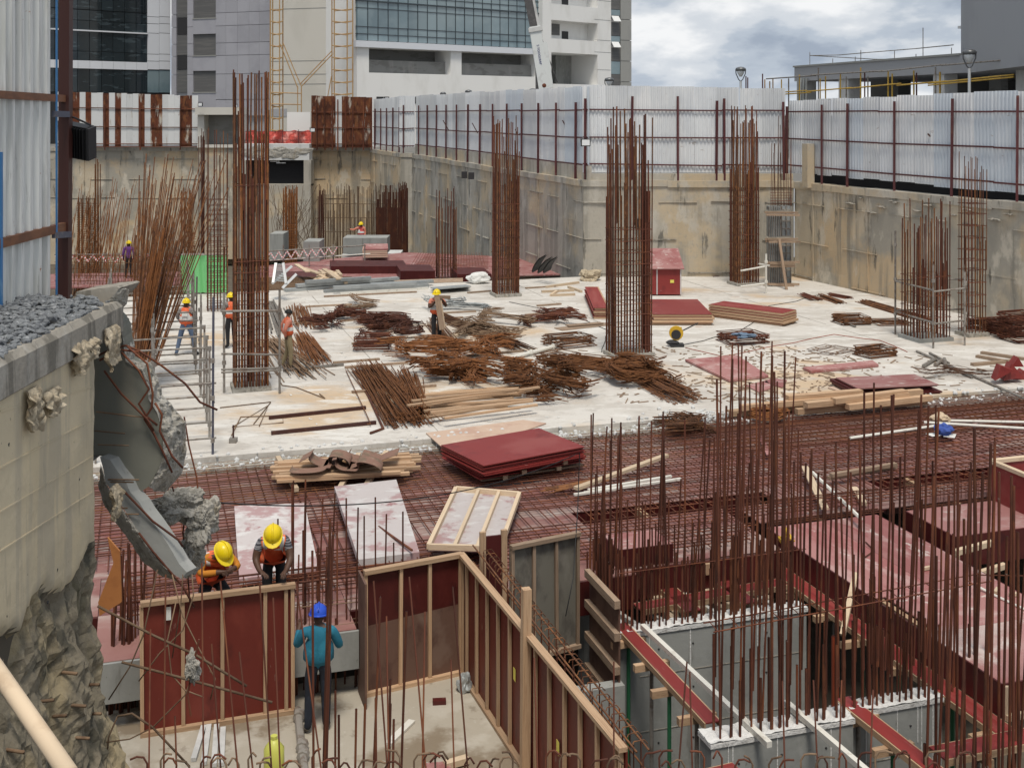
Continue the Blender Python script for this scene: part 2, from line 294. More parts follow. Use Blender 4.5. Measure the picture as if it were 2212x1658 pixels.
def bar(parent,a,b,r,mt='rust_dark',name='bar',kind='bar'):
    a,b=Vector(a),Vector(b); d=b-a; q=d.to_track_quat('Z','Y').to_matrix().to_4x4()
    rr=Matrix.Rotation(R.uniform(0,6.28),4,'Z')
    return place(name,unit(kind,mt),parent,Matrix.Translation(a)@q@rr@Matrix.Diagonal((r,r,d.length,1)))
def ubox(parent,name,o,a,b,c,mt):
    """box part sharing one mesh, from a corner and three edge vectors"""
    o,a,b,c=map(Vector,(o,a,b,c)); ctr=o+(a+b+c)/2
    M=Matrix(((a.x,b.x,c.x,ctr.x),(a.y,b.y,c.y,ctr.y),(a.z,b.z,c.z,ctr.z),(0,0,0,1)))
    # shear-free: edges are orthogonal in every use
    ob=place(name,unit('box',mt),parent,M); return ob
def ubeam(parent,name,a,b,w,h,mt,up=(0,0,1)):
    a,b=Vector(a),Vector(b); d=b-a; side=d.cross(Vector(up))
    if side.length<1e-6: side=d.cross(Vector((0,1,0)))
    side.normalize(); u2=side.cross(d).normalized()
    return ubox(parent,name,a-side*w/2-u2*h/2,d,side*w,u2*h,mt)
def jit(k): return R.uniform(-k,k)
# ================================================================ the setting
V3=Vector
def wallseg(name,a,b,z0,z1,th,mt,label,lip=.22,lipm='wall_grey',parent=None):
    a,b=V3((*a,0)),V3((*b,0)); d=(b-a).normalized(); n=V3((-d.y,d.x,0))
    if n.dot(-(a+b)/2+V3((2,30,0)))>0: n=-n           # away from the pit
    t=thing(name,label,'wall',((a+b)/2+V3((0,0,z0))))
    m=MB(); L=(b-a).length; nx=max(2,int(L/.9)); nz=max(2,int((z1-z0)/.9)); vs=[];fs=[]
    for i in range(nx+1):
        for j in range(nz+1):
            p=a+d*(L*i/nx); z=z0+(z1-z0)*j/nz
            k=.05*noise.noise(V3((p.x*.7,p.y*.7,z*.9)))+.035*noise.noise(V3((p.x*2.1,p.y*2.1,z*2.3)))
            if i in(0,nx): k=0
            vs.append(p+n*(k+.02)+V3((0,0,z)))
    for i in range(nx):
        for j in range(nz):
            A=i*(nz+1)+j; fs.append((A,A+nz+1,A+nz+2,A+1))
    m.add(vs,fs); m.obox(a+n*.09+V3((0,0,z0)),d*L,n*th,V3((0,0,z1-z0-.01)))
    m.build('wall_face',mt,t,smooth=False)
    if L>6:
        x=R.uniform(.6,2)
        while x<L-.3:
            m=MB(); m.obox(a+d*x-n*.035+V3((0,0,z0)),d*.02,n*.1,V3((0,0,z1-z0-.3))); m.build('panel_joint',mt,t); x+=R.choice((2.4,3.7,4.8,6.1))
        for z in (z1-.95,z1-2.6,z1-4.1):
            x=0
            while x<L-.1:
                e=min(L,x+R.uniform(.8,2.6)); m=MB(); m.obox(a+d*x-n*(.03+jit(.012))+V3((0,0,z+jit(.04))),d*(e-x),n*.1,V3((0,0,R.uniform(.015,.05)))); m.build('pour_line','wall_cap' if R.random()<.25 else mt,t); x=e+R.uniform(.3,3)
    if lip:
        m=MB(); k=0; s=0
        while s<L-.05:
            e=min(L,s+R.uniform(1.2,3)); dz=jit(.03)
            m.obox(a+d*s-n*(.05+jit(.015))+V3((0,0,z1-lip-.06+dz)),d*(e-s-.004),n*(th+.1),V3((0,0,lip+.06+jit(.02)))); s=e
        m.build('cap',lipm,t)
    return t
B0,B1,B2,B3,B4,B5=(-50,95.5),(-11.46,95.5),(-8.08,85.6),(-7.21,85.5),(3.16,52.4),(12.5,52.3)
B6=(24.5,21.2); TOP=4.25
# ground at street level, with the pit cut out of it
bm=bmesh.new()
inner=[B0,B1,B2,B3,B4,B5,B6,(24.5,-6),(-3.9,-6),(-3.9,11.2),(-50,11.2)]
off=[]
outer=[(-1500,-1500),(1500,-1500),(1500,1500),(-1500,1500)]
def loop(ps,z):
    vs=[bm.verts.new((x,y,z)) for x,y in ps]; return [bm.edges.new((vs[i],vs[(i+1)%len(vs)])) for i in range(len(vs))]
es=loop(inner,4.05)+loop(outer,4.05)
bmesh.ops.triangle_fill(bm,use_beauty=True,edges=es)
for f in list(bm.faces):
    if f.normal.z<0: f.normal_flip()
me=bpy.data.meshes.new('ground'); bm.to_mesh(me); bm.free(); me.materials.append(MATS['street'])
tag(link(bpy.data.objects.new('ground',me)),kind='structure')
m=MB(); m.box((-12,45,-5.2),(80,110,.4)); tag(m.build('pit_floor','earth'),kind='structure')
# retaining walls round the pit
wallseg('retaining_wall',B0,B1,-5,4.45,.6,'wall_beige','long stained beige retaining wall below the rust-streaked sheet fences')
wallseg('retaining_wall',B1,B2,-5,4.3,.5,'wall_beige','short stained beige wall length between the rusty fence and the grey pier')
wallseg('retaining_wall',B2,B3,-5,4.3,.5,'wall_grey','narrow dark grey wall pier at the inner corner of the pit')
wallseg('retaining_wall',B3,B4,-5,TOP,.5,'wall_grey','long grey retaining wall running back beside the rusty bar forest')
wallseg('retaining_wall',B4,B5,-5,TOP,.5,'wall_grey','grey stained retaining wall behind the red wooden tool cabinet')
wallseg('retaining_wall',B5,B6,-5,TOP-.05,.5,'wall_beige','beige patched retaining wall behind the slim shuttered corner column')
# low plinth under the middle fence
m=MB()
for a,b,z in ((B3,B4,4.9),(B4,B5,4.55)):
    a,b=V3((*a,0)),V3((*b,0)); d=(b-a).normalized(); n=V3((-d.y,d.x,0)); m.obox(a+n*.18+V3((0,0,TOP-.15)),b-a,n*.22,V3((0,0,z-TOP+.15)))
tag(m.build('fence_plinth','wall_grey'),'low grey concrete plinth carrying the bluish white sheet fence','plinth')
m=MB(); a=V3((12.6,52.8,0)); e=V3((*B6,0)); dd=(e-a).normalized(); m.obox(a+V3((.55,.2,4.15)),dd*22,V3((.05,.02,0)),V3((0,0,.5))); tag(m.build('fence_gap_shade','gap_dark'),'near-black strip painting the shaded gap under the white and pale blue fence','board')  # added near-black strip; its colour stands in for shade in the open gap
# concrete stub post standing on the right wall
m=MB(); P=D(1746,395,51.2); m.box(P+V3((0,0,.75)),(.36,.4,1.9),.35); tag(m.build('concrete_post','wall_grey'),'stubby grey concrete post standing on the beige patched wall','post')
# broken ledges and holes in the walls
m=MB(); S=0
for k in range(14):
    a=V3((*B5,0)).lerp(V3((*B6,0)),.12+.28*k/14); n=V3((-.93,-.36,0))
    m.ball(a+n*.03+V3((0,0,3.55+.3*math.sin(k*2.1))),R.uniform(.12,.3),3,.7,k,(.5,1.9,.16))
m.build('spalled_ledge','wall_cap',bpy.data.objects['retaining_wall.005'])['kind']='stuff'
for u,v,Y in ((1003,378,63),(1018,380,62.4),(1380,482,52.2)):
    m=MB(); m.box(D(u,v,Y)+V3((0,.1,0)),(.3,.25,.36)); m.build('pocket','dark',bpy.data.objects['retaining_wall.003' if u<1200 else 'retaining_wall.004'])
# ---------------------------------------------------------------- slab, decks, floors
m=MB(); vs=[W(-8,25.75),W(23.6,25.75),W(24,49),W(-14,49)]
# front edge slightly ragged
pts=[]; N=90
for i in range(N+1):
    p=-9+39*i/N; pts.append(W(p,25.72+.05*noise.noise(V3((p*2.3,0,0)))+.03*math.sin(p),0))
pts+= [W(30,49),W(-14,49)]
m.prism([V3((p.x,p.y,-.2)) for p in pts],(0,0,.2)); tag(m.build('slab','slab'),kind='structure')
m=MB(); m.gbox(-3,5.35,6,17.6,-1.45,-1.15); tag(m.build('lower_floor','floor'),kind='structure')
# lower concrete shelf the slab edge rests on
m=MB(); m.gbox(-9,30,25.2,25.70,-.24,-.10)
m.build('pour_joint','broken_concrete',bpy.data.objects['slab'])
# ---------------------------------------------------------------- fences
def fence(name,label,a,b,za,zb,ztop_a,ztop_b,mats,posts=None,rails=(),sw=1.05,gaps=(),back=.0,post_h=.35,prail='maroon',proud=.12,post_z0=TOP,rag=.04):
    a,b=V3((*a,0)),V3((*b,0)); d=(b-a).normalized(); L=(b-a).length; n=V3((-d.y,d.x,0))
    if n.dot(-(a+b)/2+V3((2,30,0)))>0: n=-n
    a=a+n*back; t=thing(name,label,'fence',a.lerp(b,.5)+V3((0,0,za)))
    k=max(1,round(L/sw)); w=L/k
    for i in range(k):
        f=(i+.5)/k; z0=za+(zb-za)*f+jit(rag); z1=ztop_a+(ztop_b-ztop_a)*f+jit(rag)
        mt=mats(i,k) if callable(mats) else mats
        g=.05 if i in gaps else 0.
        M=Matrix(((d.x*(w*1.03-g),n.x*.035,0,0),(d.y*(w*1.03-g),n.y*.035,0,0),(0,0,z1-z0,0),(0,0,0,1)))
        tl=Matrix.Rotation(jit(.004),4,n)
        place('sheet',unit('sheet',mt),t,Matrix.Translation(a+d*(w*i)+n*(.0+(i%2)*.012)+V3((0,0,z0)))@tl@M)
    for s in (posts or []):
        x,zt=s if isinstance(s,tuple) else (s,None)
        f=x; zt=zt or (ztop_a+(ztop_b-ztop_a)*f-post_h)
        lean=d*jit(.05)
        ubeam(t,'post',a+d*(L*f)-n*proud+V3((0,0,post_z0-.15)),a+d*(L*f)-n*(proud-.02)+lean+V3((0,0,zt)),.085,.085,prail)
    for zr0,zr1 in rails:
        s=0.
        while s<L-.1:
            e=min(L,s+6.2); f0,f1=s/L,e/L; dz=jit(.03)
            ubeam(t,'rail',a+d*s-n*(proud-.075)+V3((0,0,zr0+(zr1-zr0)*f0+dz)),a+d*e-n*(proud-.075)+V3((0,0,zr0+(zr1-zr0)*f1+jit(.03))),.05,.06,prail); s=e
    return t
def fr(n): return [(i+.5)/n for i in range(n)]
rustA=[1,0,1,1,0,1,1,0,1,0,1,0,0]
rb=MB
def rmat1(i,k): return 'sheet_rust' if i in (1,2,5,7,10,11) else 'sheet_white'
xl=(120-CU)/FPX*94.9; xr=(427-CU)/FPX*94.9
fence('sheet_fence','white sheet fence with broad rust streaks beside the concrete guard room',(xl,94.9),(xr,94.9),4.5,4.5,8.95,8.6,
      lambda i,k:'sheet_rust' if i in (2,3,5,8,10,14,16,17,21,22) else 'sheet_white',posts=[(x,7.9) for x in (.1,.35,.6,.88)],rails=((7.65,7.55),(6.15,6.05),(4.75,4.75),(4.5,4.5)),sw=.48,prail='rust_dark',post_z0=4.4)
xl=(672-CU)/FPX*94.6; xr=(804-CU)/FPX*94.6
fence('sheet_fence','short sheet fence almost wholly rusted brown beside the red barrier netting',(xl,94.6),(xr,94.6),4.45,4.45,8.6,8.45,
      lambda i,k:'sheet_white' if i in (4,) else 'sheet_rust',posts=[(x,8.3) for x in (.1,.23,.35,.44,.57,.68,.86,.99)],rails=((7.3,7.3),(6.05,6.05),(4.75,4.75),(4.5,4.5)),sw=.5,prail='rust_dark',post_z0=4.4)
mix1=lambda i,k:'sheet_blue' if (i*7)%5 in (0,2) else 'sheet'
fence('sheet_fence','short white sheet fence length meeting the rusted brown fence',B1,B2,4.6,4.7,8.35,8.45,'sheet',posts=fr(5),rails=((7.32,7.32),(6.1,6.1),(4.75,4.75)),back=.25,post_h=.8)
fence('sheet_fence','single white sheet bay turning the corner between the short and long fences',(B2[0]-.15,B2[1]),(B3[0]+.1,B3[1]),4.7,4.8,8.45,8.5,'sheet',posts=[(.3,7.8)],rails=((7.32,7.32),(6.1,6.1),(4.85,4.85)),back=.2,post_h=.8)
fence('sheet_fence','long bluish white sheet fence receding over the long grey wall',B3,B4,4.95,4.95,8.49,8.46,lambda i,k:'sheet_blue' if (i//3)%3==1 and i>14 else 'sheet',posts=fr(13),rails=((7.34,7.4),(6.12,6.14),(4.98,4.94)),back=.25,post_h=.72)
def wide(i,k): return 'sheet'
fence('sheet_fence','white sheet fence in wide gapped bays behind the red tool cabinet',B4,(12.15,52.3),4.6,4.6,8.52,8.34,wide,posts=[(.01,7.9),(.24,8.0),(.47,8.0),(.66,7.8),(.70,7.9),(.995,7.75)],rails=((7.42,7.34),(6.2,6.12),(4.98,4.9)),gaps=(1,4,6),back=.32,sw=.95,rag=.015)
bR=V3((*B5,0)); dR=(V3((*B6,0))-bR).normalized()
fence('sheet_fence','white and pale blue sheet fence over the beige patched wall',(12.15,52.9),tuple((bR+dR*21)[:2]),4.62,4.42,7.82,8.15,lambda i,k:'sheet_blue' if i in (4,9,11,12,17) else 'sheet',posts=[(x,7.55+.5*x) for x in (.0,.12,.2,.335,.48,.625,.78,.93)],rails=((7.32,7.3),(6.1,6.0),(4.95,4.75)),gaps=(2,5,7,9,11,14),back=.3,sw=1.02,post_z0=4.1)
# diagonal stays lying against the fences
st=0
for (u0,v0,u1,v1,Y) in ((957,260,970,283,74),(1020,266,1032,288,68),(1215,260,1232,292,55.5),(1113,279,1118,291,61),(2029-25,289,2041-22,304,44.5)):
    m=MB(); m.beam(D(u0,v0,Y),D(u1,v1,Y),.05,.05); o=m.build('stay','steel_brown',bpy.data.objects['sheet_fence.004' if u0<1500 else 'sheet_fence.006'])
def floodlight(label,P,sz,yaw,mt='black'):
    t=thing('floodlight',label,'floodlight',P,'floodlights on the fences')
    m=MB(); Rz=Matrix.Rotation(yaw,3,'Z'); m.box(P,(sz,sz*.28,sz*.8),yaw); m.build('housing',mt,t)
    m=MB(); m.box(P+Rz@V3((0,-sz*.15,0)),(sz*.82,sz*.03,sz*.6),yaw); m.build('lens','lamp_glass',t)
    m=MB(); m.tube([P+Rz@V3((-sz*.52,0,0)),P+Rz@V3((-sz*.52,.02,sz*.55)),P+Rz@V3((sz*.52,.02,sz*.55)),P+Rz@V3((sz*.52,0,0))],sz*.03,4); m.build('bracket',mt,t)
floodlight('black floodlight clamped to the fence post above the rebar columns',D(1265,308,51.9),.42,.1)
floodlight('small floodlight on the guard room roof edge near the rusty fence',D(433,226,93),.36,-.2)
floodlight('small floodlight on the guard room roof near the tall rebar column',D(509,229,93),.3,.2)
floodlight('small black floodlight by the red barrier netting',D(675,281,92),.4,.3)
# concrete guard room on the back wall and the dark opening beside it
t=thing('guard_room','small beige concrete room with recessed front on the back wall','room',D(473,420,94))
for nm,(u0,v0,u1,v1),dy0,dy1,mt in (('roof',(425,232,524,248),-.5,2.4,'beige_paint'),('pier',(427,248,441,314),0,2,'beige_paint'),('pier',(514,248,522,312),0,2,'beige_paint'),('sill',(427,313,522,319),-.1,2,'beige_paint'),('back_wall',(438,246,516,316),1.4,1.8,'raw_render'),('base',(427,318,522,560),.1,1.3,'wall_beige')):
    a=D(u0,v1,94+0*dy0); b=D(u1,v0,94); m=MB(); m.obox(V3((a.x,94+dy0,a.z)),(b.x-a.x,0,0),(0,dy1-dy0,0),(0,0,b.z-a.z)); m.build(nm,mt,t)
t=thing('basement_opening','dark basement opening under a ragged white beam with lit tubes','opening',D(595,420,93.5))
for nm,(u0,v0,u1,v1),dy0,dy1,mt in (('beam',(524,311,668,346),0,1.5,'white_conc'),('jamb',(656,346,672,402),0,1.2,'wall_grey'),('jamb',(518,346,531,402),0,1.2,'wall_grey'),('sill',(518,398,672,560),-.05,1.2,'wall_grey'),('void',(531,346,656,398),.9,1.4,'gap_dark')):
    a=D(u0,v1,93.5); b=D(u1,v0,93.5); m=MB(); m.obox(V3((a.x,93.5+dy0,a.z)),(b.x-a.x,0,0),(0,dy1-dy0,0),(0,0,b.z-a.z)); m.build(nm,mt,t)
for u0,u1,v in ((584,604,348.5),(597,617,352)):
    m=MB(); m.beam(D(u0,v,93.9),D(u1,v,93.9),.06,.06); m.build('light_tube','light_tube',t)
m=MB()
for k in range(9): m.ball(D(535+15*k,330+8*math.sin(k*2.3),93.48),.45,2,.8,k,(1.6,.12,.6))
tag(m.build('patch','broken_concrete',t),kind='stuff')
# red netting and white sheet between the fences
t=thing('barrier_netting','red mesh netting sagging between posts above the dark opening','netting',D(600,312,95))
m=MB(); vs=[]; n=24
for i in range(n+1):
    u=524+(672-524)*i/n
    for j,v in enumerate((283,296,311)): vs.append(D(u,v+2*math.sin(i*1.3+j),95.4+.25*math.sin(i*.9+j)))
m.add(vs,[(i*3+j,i*3+j+3,i*3+j+4,i*3+j+1) for i in range(n) for j in range(2)]); m.build('net','red_mesh',t)
for u in (540,575,610,645): bar(t,D(u,312,95.2),D(u,280,95.2),.03,'maroon','post')
for v in (284,303): bar(t,D(524,v,95.2),D(672,v,95.2),.025,'maroon','rail')
m=MB(); m.obox(D(620,308,97),D(670,308,97)-D(620,308,97),V3((0,.06,0)),V3((0,0,2.5))); tag(m.build('white_board','white_paint'),'plain white board panel standing behind the red barrier netting','board')
# ---------------------------------------------------------------- buildings
class Facade:
    def __init__(s,u0,Y0,u1,Y1):
        s.a=V3(((u0-CU)/FPX*Y0,Y0,0)); b=V3(((u1-CU)/FPX*Y1,Y1,0)); s.d=(b-s.a).normalized(); s.L=(b-s.a).length; s.n=V3((s.d.y,-s.d.x,0))
    def s_of(f,u):
        k=(u-CU)/FPX   # X=kY ; a.x+d.x s = k(a.y+d.y s)
        return (k*f.a.y-f.a.x)/(f.d.x-k*f.d.y)
    def z_of(f,u,v):
        Y=f.a.y+f.d.y*f.s_of(u); return EYE-(v-VH)/FPX*Y
    def pt(f,s,z,o=0): return f.a+f.d*s+f.n*o+V3((0,0,z))
    def box(f,par,name,s0,s1,z0,z1,o0,o1,mt): return ubox(par,name,f.pt(s0,z0,o0),f.d*(s1-s0),f.n*(o1-o0),V3((0,0,z1-z0)),mt)
    def uv(f,par,name,u0,u1,vt,vb,o0,o1,mt,uz=None):
        uz=uz if uz is not None else u0
        return f.box(par,name,f.s_of(u0),f.s_of(u1),f.z_of(uz,vb),f.z_of(uz,vt),o0,o1,mt)
# dark glass office
F=Facade(60,118,370,129); t=thing('office_building','office block of dark rippled glass with white cladding bands','building',F.pt(F.L/2,4))
F.box(t,'wall',0,F.L,4,45,-9,-.25,'dark')
us=[67,92,118,143,168,194,220,245,270,295,319]
vr=[(-330,-260),(-258,-180),(-178,-112),(-110,-48),(-46,-18),(-16,16),(18,40),(41,61),(65,108),(109,128),(147,198)]
for i in range(len(us)-1):
    for a,b in vr: F.uv(t,'pane',us[i]+.7,us[i+1]-.4,a,b,-.2,-.1+jit(.015),'glass_dark',uz=118)
    for a,b in ((129,147),): F.uv(t,'cladding_panel',us[i]+.4,us[i+1]-.2,a,b-.6,-.2,.02,'white_clad',uz=118)
for i,(a,b) in enumerate(((319,344),(344,368.5))):
    for c,d in ((-330,-200),(-199,-60),(-59,36),(36.5,51),(51.5,71.5),(72,117),(117.5,132),(132.5,150.5)): F.uv(t,'cladding_panel',a+.3,b-.2,c,d-.5,-.2,.02,'white_clad')
    F.uv(t,'pane',a+.6,b-.4,152,200,-.2,-.05,'glass_blue')
F.uv(t,'ledge',60,319,61.5,64.5,-.2,.12,'white_clad',uz=118)
# grey granite block
F=Facade(370,126,584,121); t=thing('granite_building','grey granite clad block with square shuttered windows','building',F.pt(F.L/2,4))
F.box(t,'wall',0,F.L,3.9,46,-8,-.3,'grey_paint')
cols=[(370,380.5),(404.5,417),(466,488),(488,513),(513,538),(538,560),(560,583.5)]
rows=[(-300,-230),(-229,-160),(-159,-95),(-94,-40),(-39,28),(28.6,56),(56.6,93),(93.6,120),(120.6,160),(160.6,215),(216,250)]
for a,b in cols:
    for c,d in rows: F.uv(t,'granite_panel',a+.15,b-.15,c,d-.3,-.3,0,'granite',uz=480)
wr=[(-200,-153),(-119,-73),(-39,40.5),(74,121),(153.5,200)]
ys=[-300]+[y for w in wr for y in w]+[250]
for i in range(0,len(ys),2): F.uv(t,'granite_panel',417,466,ys[i]+.3,ys[i+1]-.3,-.3,0,'granite',uz=440)
for a,b in wr:
    F.uv(t,'window',417,466,a,b,-.28,-.18,'louvre',uz=440)
    F.uv(t,'sill',416,467,b-1,b+1,-.28,.06,'grey_clad',uz=440)
for a,b,mt in ((-300,-60,'louvre'),(-59,38,'louvre'),(39,75,'dark'),(76,119,'louvre'),(120,151,'dark'),(152,200,'louvre')): F.uv(t,'strip_window',380.8,404.3,a,b,-.28,-.15,mt,uz=390)
# beige blank wall building
F=Facade(583,116,775,113); t=thing('beige_building','tall plain beige rendered building side wall with small windows','building',F.pt(F.L/2,4))
F.box(t,'wall',0,F.L,3.9,42,-9,0,'beige_paint')
for a,b in ((-60,-36),(-4,6),(43,73),(113.5,144),(186,206)):
    F.uv(t,'window',717,741,a,b,.01,.05,'louvre',uz=730); F.uv(t,'window_frame',716,741.5,a-1,a,.01,.12,'beige_paint',uz=730)
F.uv(t,'strip_window',768,772,-30,62,.01,.06,'dark',uz=770)
for v in (18,131,160,181): F.uv(t,'groove',584,716,v,v+.7,.005,.03,'grey_clad',uz=650)
F.uv(t,'groove',584,620,235,252,.005,.04,'grey_paint',uz=600)
# white building with the blue curtain wall
F=Facade(771,110,1172,125.3); t=thing('white_building','white building with blue grey glass curtain wall over grey rendered bays','building',F.pt(F.L/2,4))
zz=lambda v,u=772: F.z_of(u,v)
F.box(t,'wall',0,F.L,3.9,11.0,-14,0,'white_paint')          # base storey
F.box(t,'wall',0,F.L,13.35,46,-14,-.35,'white_paint')
F.box(t,'ledge',-.3,F.L+.2,13.35,13.95,-.35,.35,'white_clad')
sl=F.s_of(797); sm0,sm1=F.s_of(973.5),F.s_of(997); 
F.box(t,'pier',0,sl,11,13.35,-14,0,'white_paint'); F.box(t,'pier',sm0,sm1,11,13.35,-3,0,'white_paint')
F.box(t,'pier',F.s_of(1160),F.L,11,13.35,-3,0,'white_paint')
F.box(t,'bay_back',sl,F.L,12.25,13.35,-3.2,-2.6,'raw_render'); F.box(t,'bay_parapet',sl,sm0,11,12.25,-1.2,-.9,'raw_render'); F.box(t,'bay_parapet',sm1,F.s_of(1160),11,12.25,-1.2,-.9,'raw_render')
su=[F.s_of(772)+ (F.L+1.0)*i/21 for i in range(22)]
zr=[13.98,14.62,15.3,17.05,17.75,18.35,18.95,21.0,21.7,22.3,23,25,25.7,27,29,31,33,35]
for i in range(21):
    for j in range(len(zr)-1):
        F.box(t,'pane',su[i]+.03,min(su[i+1],F.L)-.03,zr[j]+.03,zr[j+1]-.03,-.3,-.02+jit(.01),'glass_blue')
for z in (14.62,15.3,17.05,17.75,18.35,18.95): F.box(t,'transom',0,F.L,z-.025,z+.025,-.3,.03,'mullion')
F.box(t,'transom',0,F.L,17.66,17.78,-.3,.09,'mullion')
for s in su[1:-1]: F.box(t,'mullion',s-.02,s+.02,13.98,35,-.3,.035,'mullion')
for u0,u1 in ((943,958),(959,970),(1015,1030)):  F.uv(t,'low_window',u0-130,u1-130,231-22,246-22,.01,.05,'dark')
# white stair tower with balconies and open bay
F=Facade(1172,124.5,1320,132.5); t=thing('white_tower','white tower with recessed balconies and a large dark open bay','building',F.pt(F.L/2,4))
def hollow(F,t,u0,u1,vt,vb,dep,back,side='white_paint'):
    s0,s1=F.s_of(u0),F.s_of(u1); z0,z1=F.z_of(u0,vb),F.z_of(u0,vt)
    F.box(t,'recess_back',s0,s1,z0,z1,-dep-.2,-dep,back); return s0,s1,z0,z1
ops=[(1192,1309,-165,-118),(1192,1309,-58,8),(1192,1309,43,83),(1188,1307,113,181)]
zs=[]
for (u0,u1,a,b) in ops: zs.append((F.z_of(u0,b),F.z_of(u0,a)))
sA,sB=F.s_of(1191),F.s_of(1291)
F.box(t,'pier',0,sA,3.9,46,-8,0,'white_paint'); F.box(t,'pier',sB,F.L,3.9,46,-8,0,'white_paint')
prev=46
for (z0,z1) in zs:
    F.box(t,'spandrel',sA,sB,z1,prev,-6,-.002,'white_paint'); prev=z0
F.box(t,'spandrel',sA,sB,3.9,prev,-6,-.002,'white_paint')
for k,(z0,z1) in enumerate(zs[:3]):
    F.box(t,'recess_back',sA,sB,z0,z1,-1.7,-1.5,'white_paint'); h=z1-z0
    F.box(t,'window',sA+1.2,sA+2.9,z0+h*.25,z1-.25,-1.5,-1.44,'louvre'); F.box(t,'window',sA+3.3,sA+4.3,z0+.05,z0+h*.5,-1.5,-1.44,'dark')
z0,z1=zs[3]
F.box(t,'recess_side',sB-2.6,sB,z0,z1,-5.9,-3.9,'concrete_grey'); F.box(t,'recess_back',sA,sB,z0,z1,-5.99,-5.9,'dark')
F.box(t,'inner_pier',sA+.3,sA+1.2,z0,z1-1,-5.8,-5,'concrete_grey'); F.box(t,'inner_opening',sA+1.3,sA+2.5,z0+.2,z1-1.3,-5.88,-5.8,'white_paint')
F.box(t,'inner_opening',sA+1.5,sA+2.3,z0+.2,z1-2.0,-5.8,-5.7,'raw_render')
for v in (0,42,86,112,150): F.uv(t,'groove',1284,1319,v,v+.6,.002,.02,'grey_clad',uz=1290)
# grey end strip of the tower with tilted windows
F=Facade(1320,132.5,1364,134); t=thing('grey_tower','narrow grey clad tower end with a strip of open top-hung windows','building',F.pt(F.L/2,4))
F.box(t,'wall',0,F.L,3.9,47,-8,-.3,'grey_paint')
sm=F.s_of(1341)
for i in range(9):
    z0=6+i*2.35; F.box(t,'cladding_panel',sm,F.L,z0+.03,z0+2.32,-.3,0,'grey_clad')
for i,(a,b,mt) in enumerate(((-200,-40,'louvre'),(-38,20,'louvre'),(21,33,'glass_blue'),(48,77,'louvre'),(78,90,'glass_blue'),(103,132,'louvre'),(133,160,'glass_blue'),(161,184,'louvre'))): F.uv(t,'strip_window',1320.5,1340.5,a,b,-.3,-.1,mt)
for v in (35,91):
    a=F.pt(F.s_of(1320.5),F.z_of(1320.5,v),.0); ubox(t,'open_sash',a,F.d*1.0,F.n*.5+V3((0,0,-.62)),(F.n*.04+V3((0,0,.03))),'sheet_white')
# low deck building with yellow scaffolding, and the tall grey block
F=Facade(1716,85,2260,60); t=thing('deck_building','low grey concrete deck building with dark open storey behind pipe scaffolding','building',F.pt(F.L/2,4))
zb0,zb1=9.5,10.5
F.box(t,'roof_band',0,F.L,zb0,zb1,-.4,0,'grey_paint'); F.box(t,'roof',0,F.L,zb0,zb0+.4,-16,-.4,'grey_paint')
F.box(t,'coping',-.1,F.s_of(2074),zb1,zb1+.12,-.5,.08,'grey_clad')
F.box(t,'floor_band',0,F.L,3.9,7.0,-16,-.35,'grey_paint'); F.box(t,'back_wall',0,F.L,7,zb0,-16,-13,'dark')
for u0,u1 in ((1722,1736),(1808,1829),(2012,2036),(2190,2210)):
    F.box(t,'column',F.s_of(u0),F.s_of(u1),7,zb0,-1.0,-.12,'white_conc')
for u in (1728,1734,1740,1746): bar(t,F.pt(F.s_of(u),7,.15),F.pt(F.s_of(u),zb0+.2,.15),.09,'aluminium','drain_pipe')
F.box(t,'inner_block',F.s_of(1745),F.s_of(1800),7,zb0,-6,-5,'raw_render'); F.box(t,'inner_block',F.s_of(2040),F.s_of(2064),7,zb0,-3.5,-3,'raw_render')
for u0,u1,v0,v1 in ((1832,1846,227,234),(1850,1865,229,235),(1880,1895,226,234)): F.uv(t,'far_opening',u0,u1,v0,v1,-12.9,-12.8,'white_paint')
F2=Facade(2076.5,68.4,2330,50); t=thing('grey_block','tall blank dark grey rendered block above the deck building','building',F2.pt(F2.L/2,4))
F2.box(t,'wall',0,F2.L,9.52,40,-10,.02,'grey_paint')
t=thing('rooftop_hut','small white sheeted hut on the deck building roof','hut',F.pt(F.s_of(2050),10.6))
F.box(t,'wall',F.s_of(2036),F.s_of(2074),10.55,12.15,-3.4,-1.4,'white_paint'); F.box(t,'roof',F.s_of(2030),F.s_of(2075),12.15,12.3,-3.6,-1.2,'sheet_white'); F.box(t,'opening',F.s_of(2052),F.s_of(2064),10.6,11.6,-1.4,-1.36,'dark')
t=thing('roof_guard_rail','thin pipe guard rail sagging above the grey roof edge','railing',F.pt(2,10.6))
for u,h in ((1733,.95),(1782,.35),(1830,.35),(1842,.75),(1914,.5),(1960,.2),(1975,1.75),(2036,.4)): bar(t,F.pt(F.s_of(u),10.55,-.6),F.pt(F.s_of(u),10.62+h,-.6),.025,'pipe','post')
z=lambda u,v:F.pt(F.s_of(u),F.z_of(u,v),-.6)
for a,b in (((1733,120),(1795,119)),((1795,119),(1850,114)),((1850,114),(1960,105)),((1960,105),(2040,97)),((1733,120),(1870,128)),((1870,128),(1960,129))): bar(t,z(*a),z(*b),.03,'pipe','rail')
t=thing('yellow_scaffold','run of yellow and grey tube scaffolding before the deck building','scaffolding',F.pt(8,4))
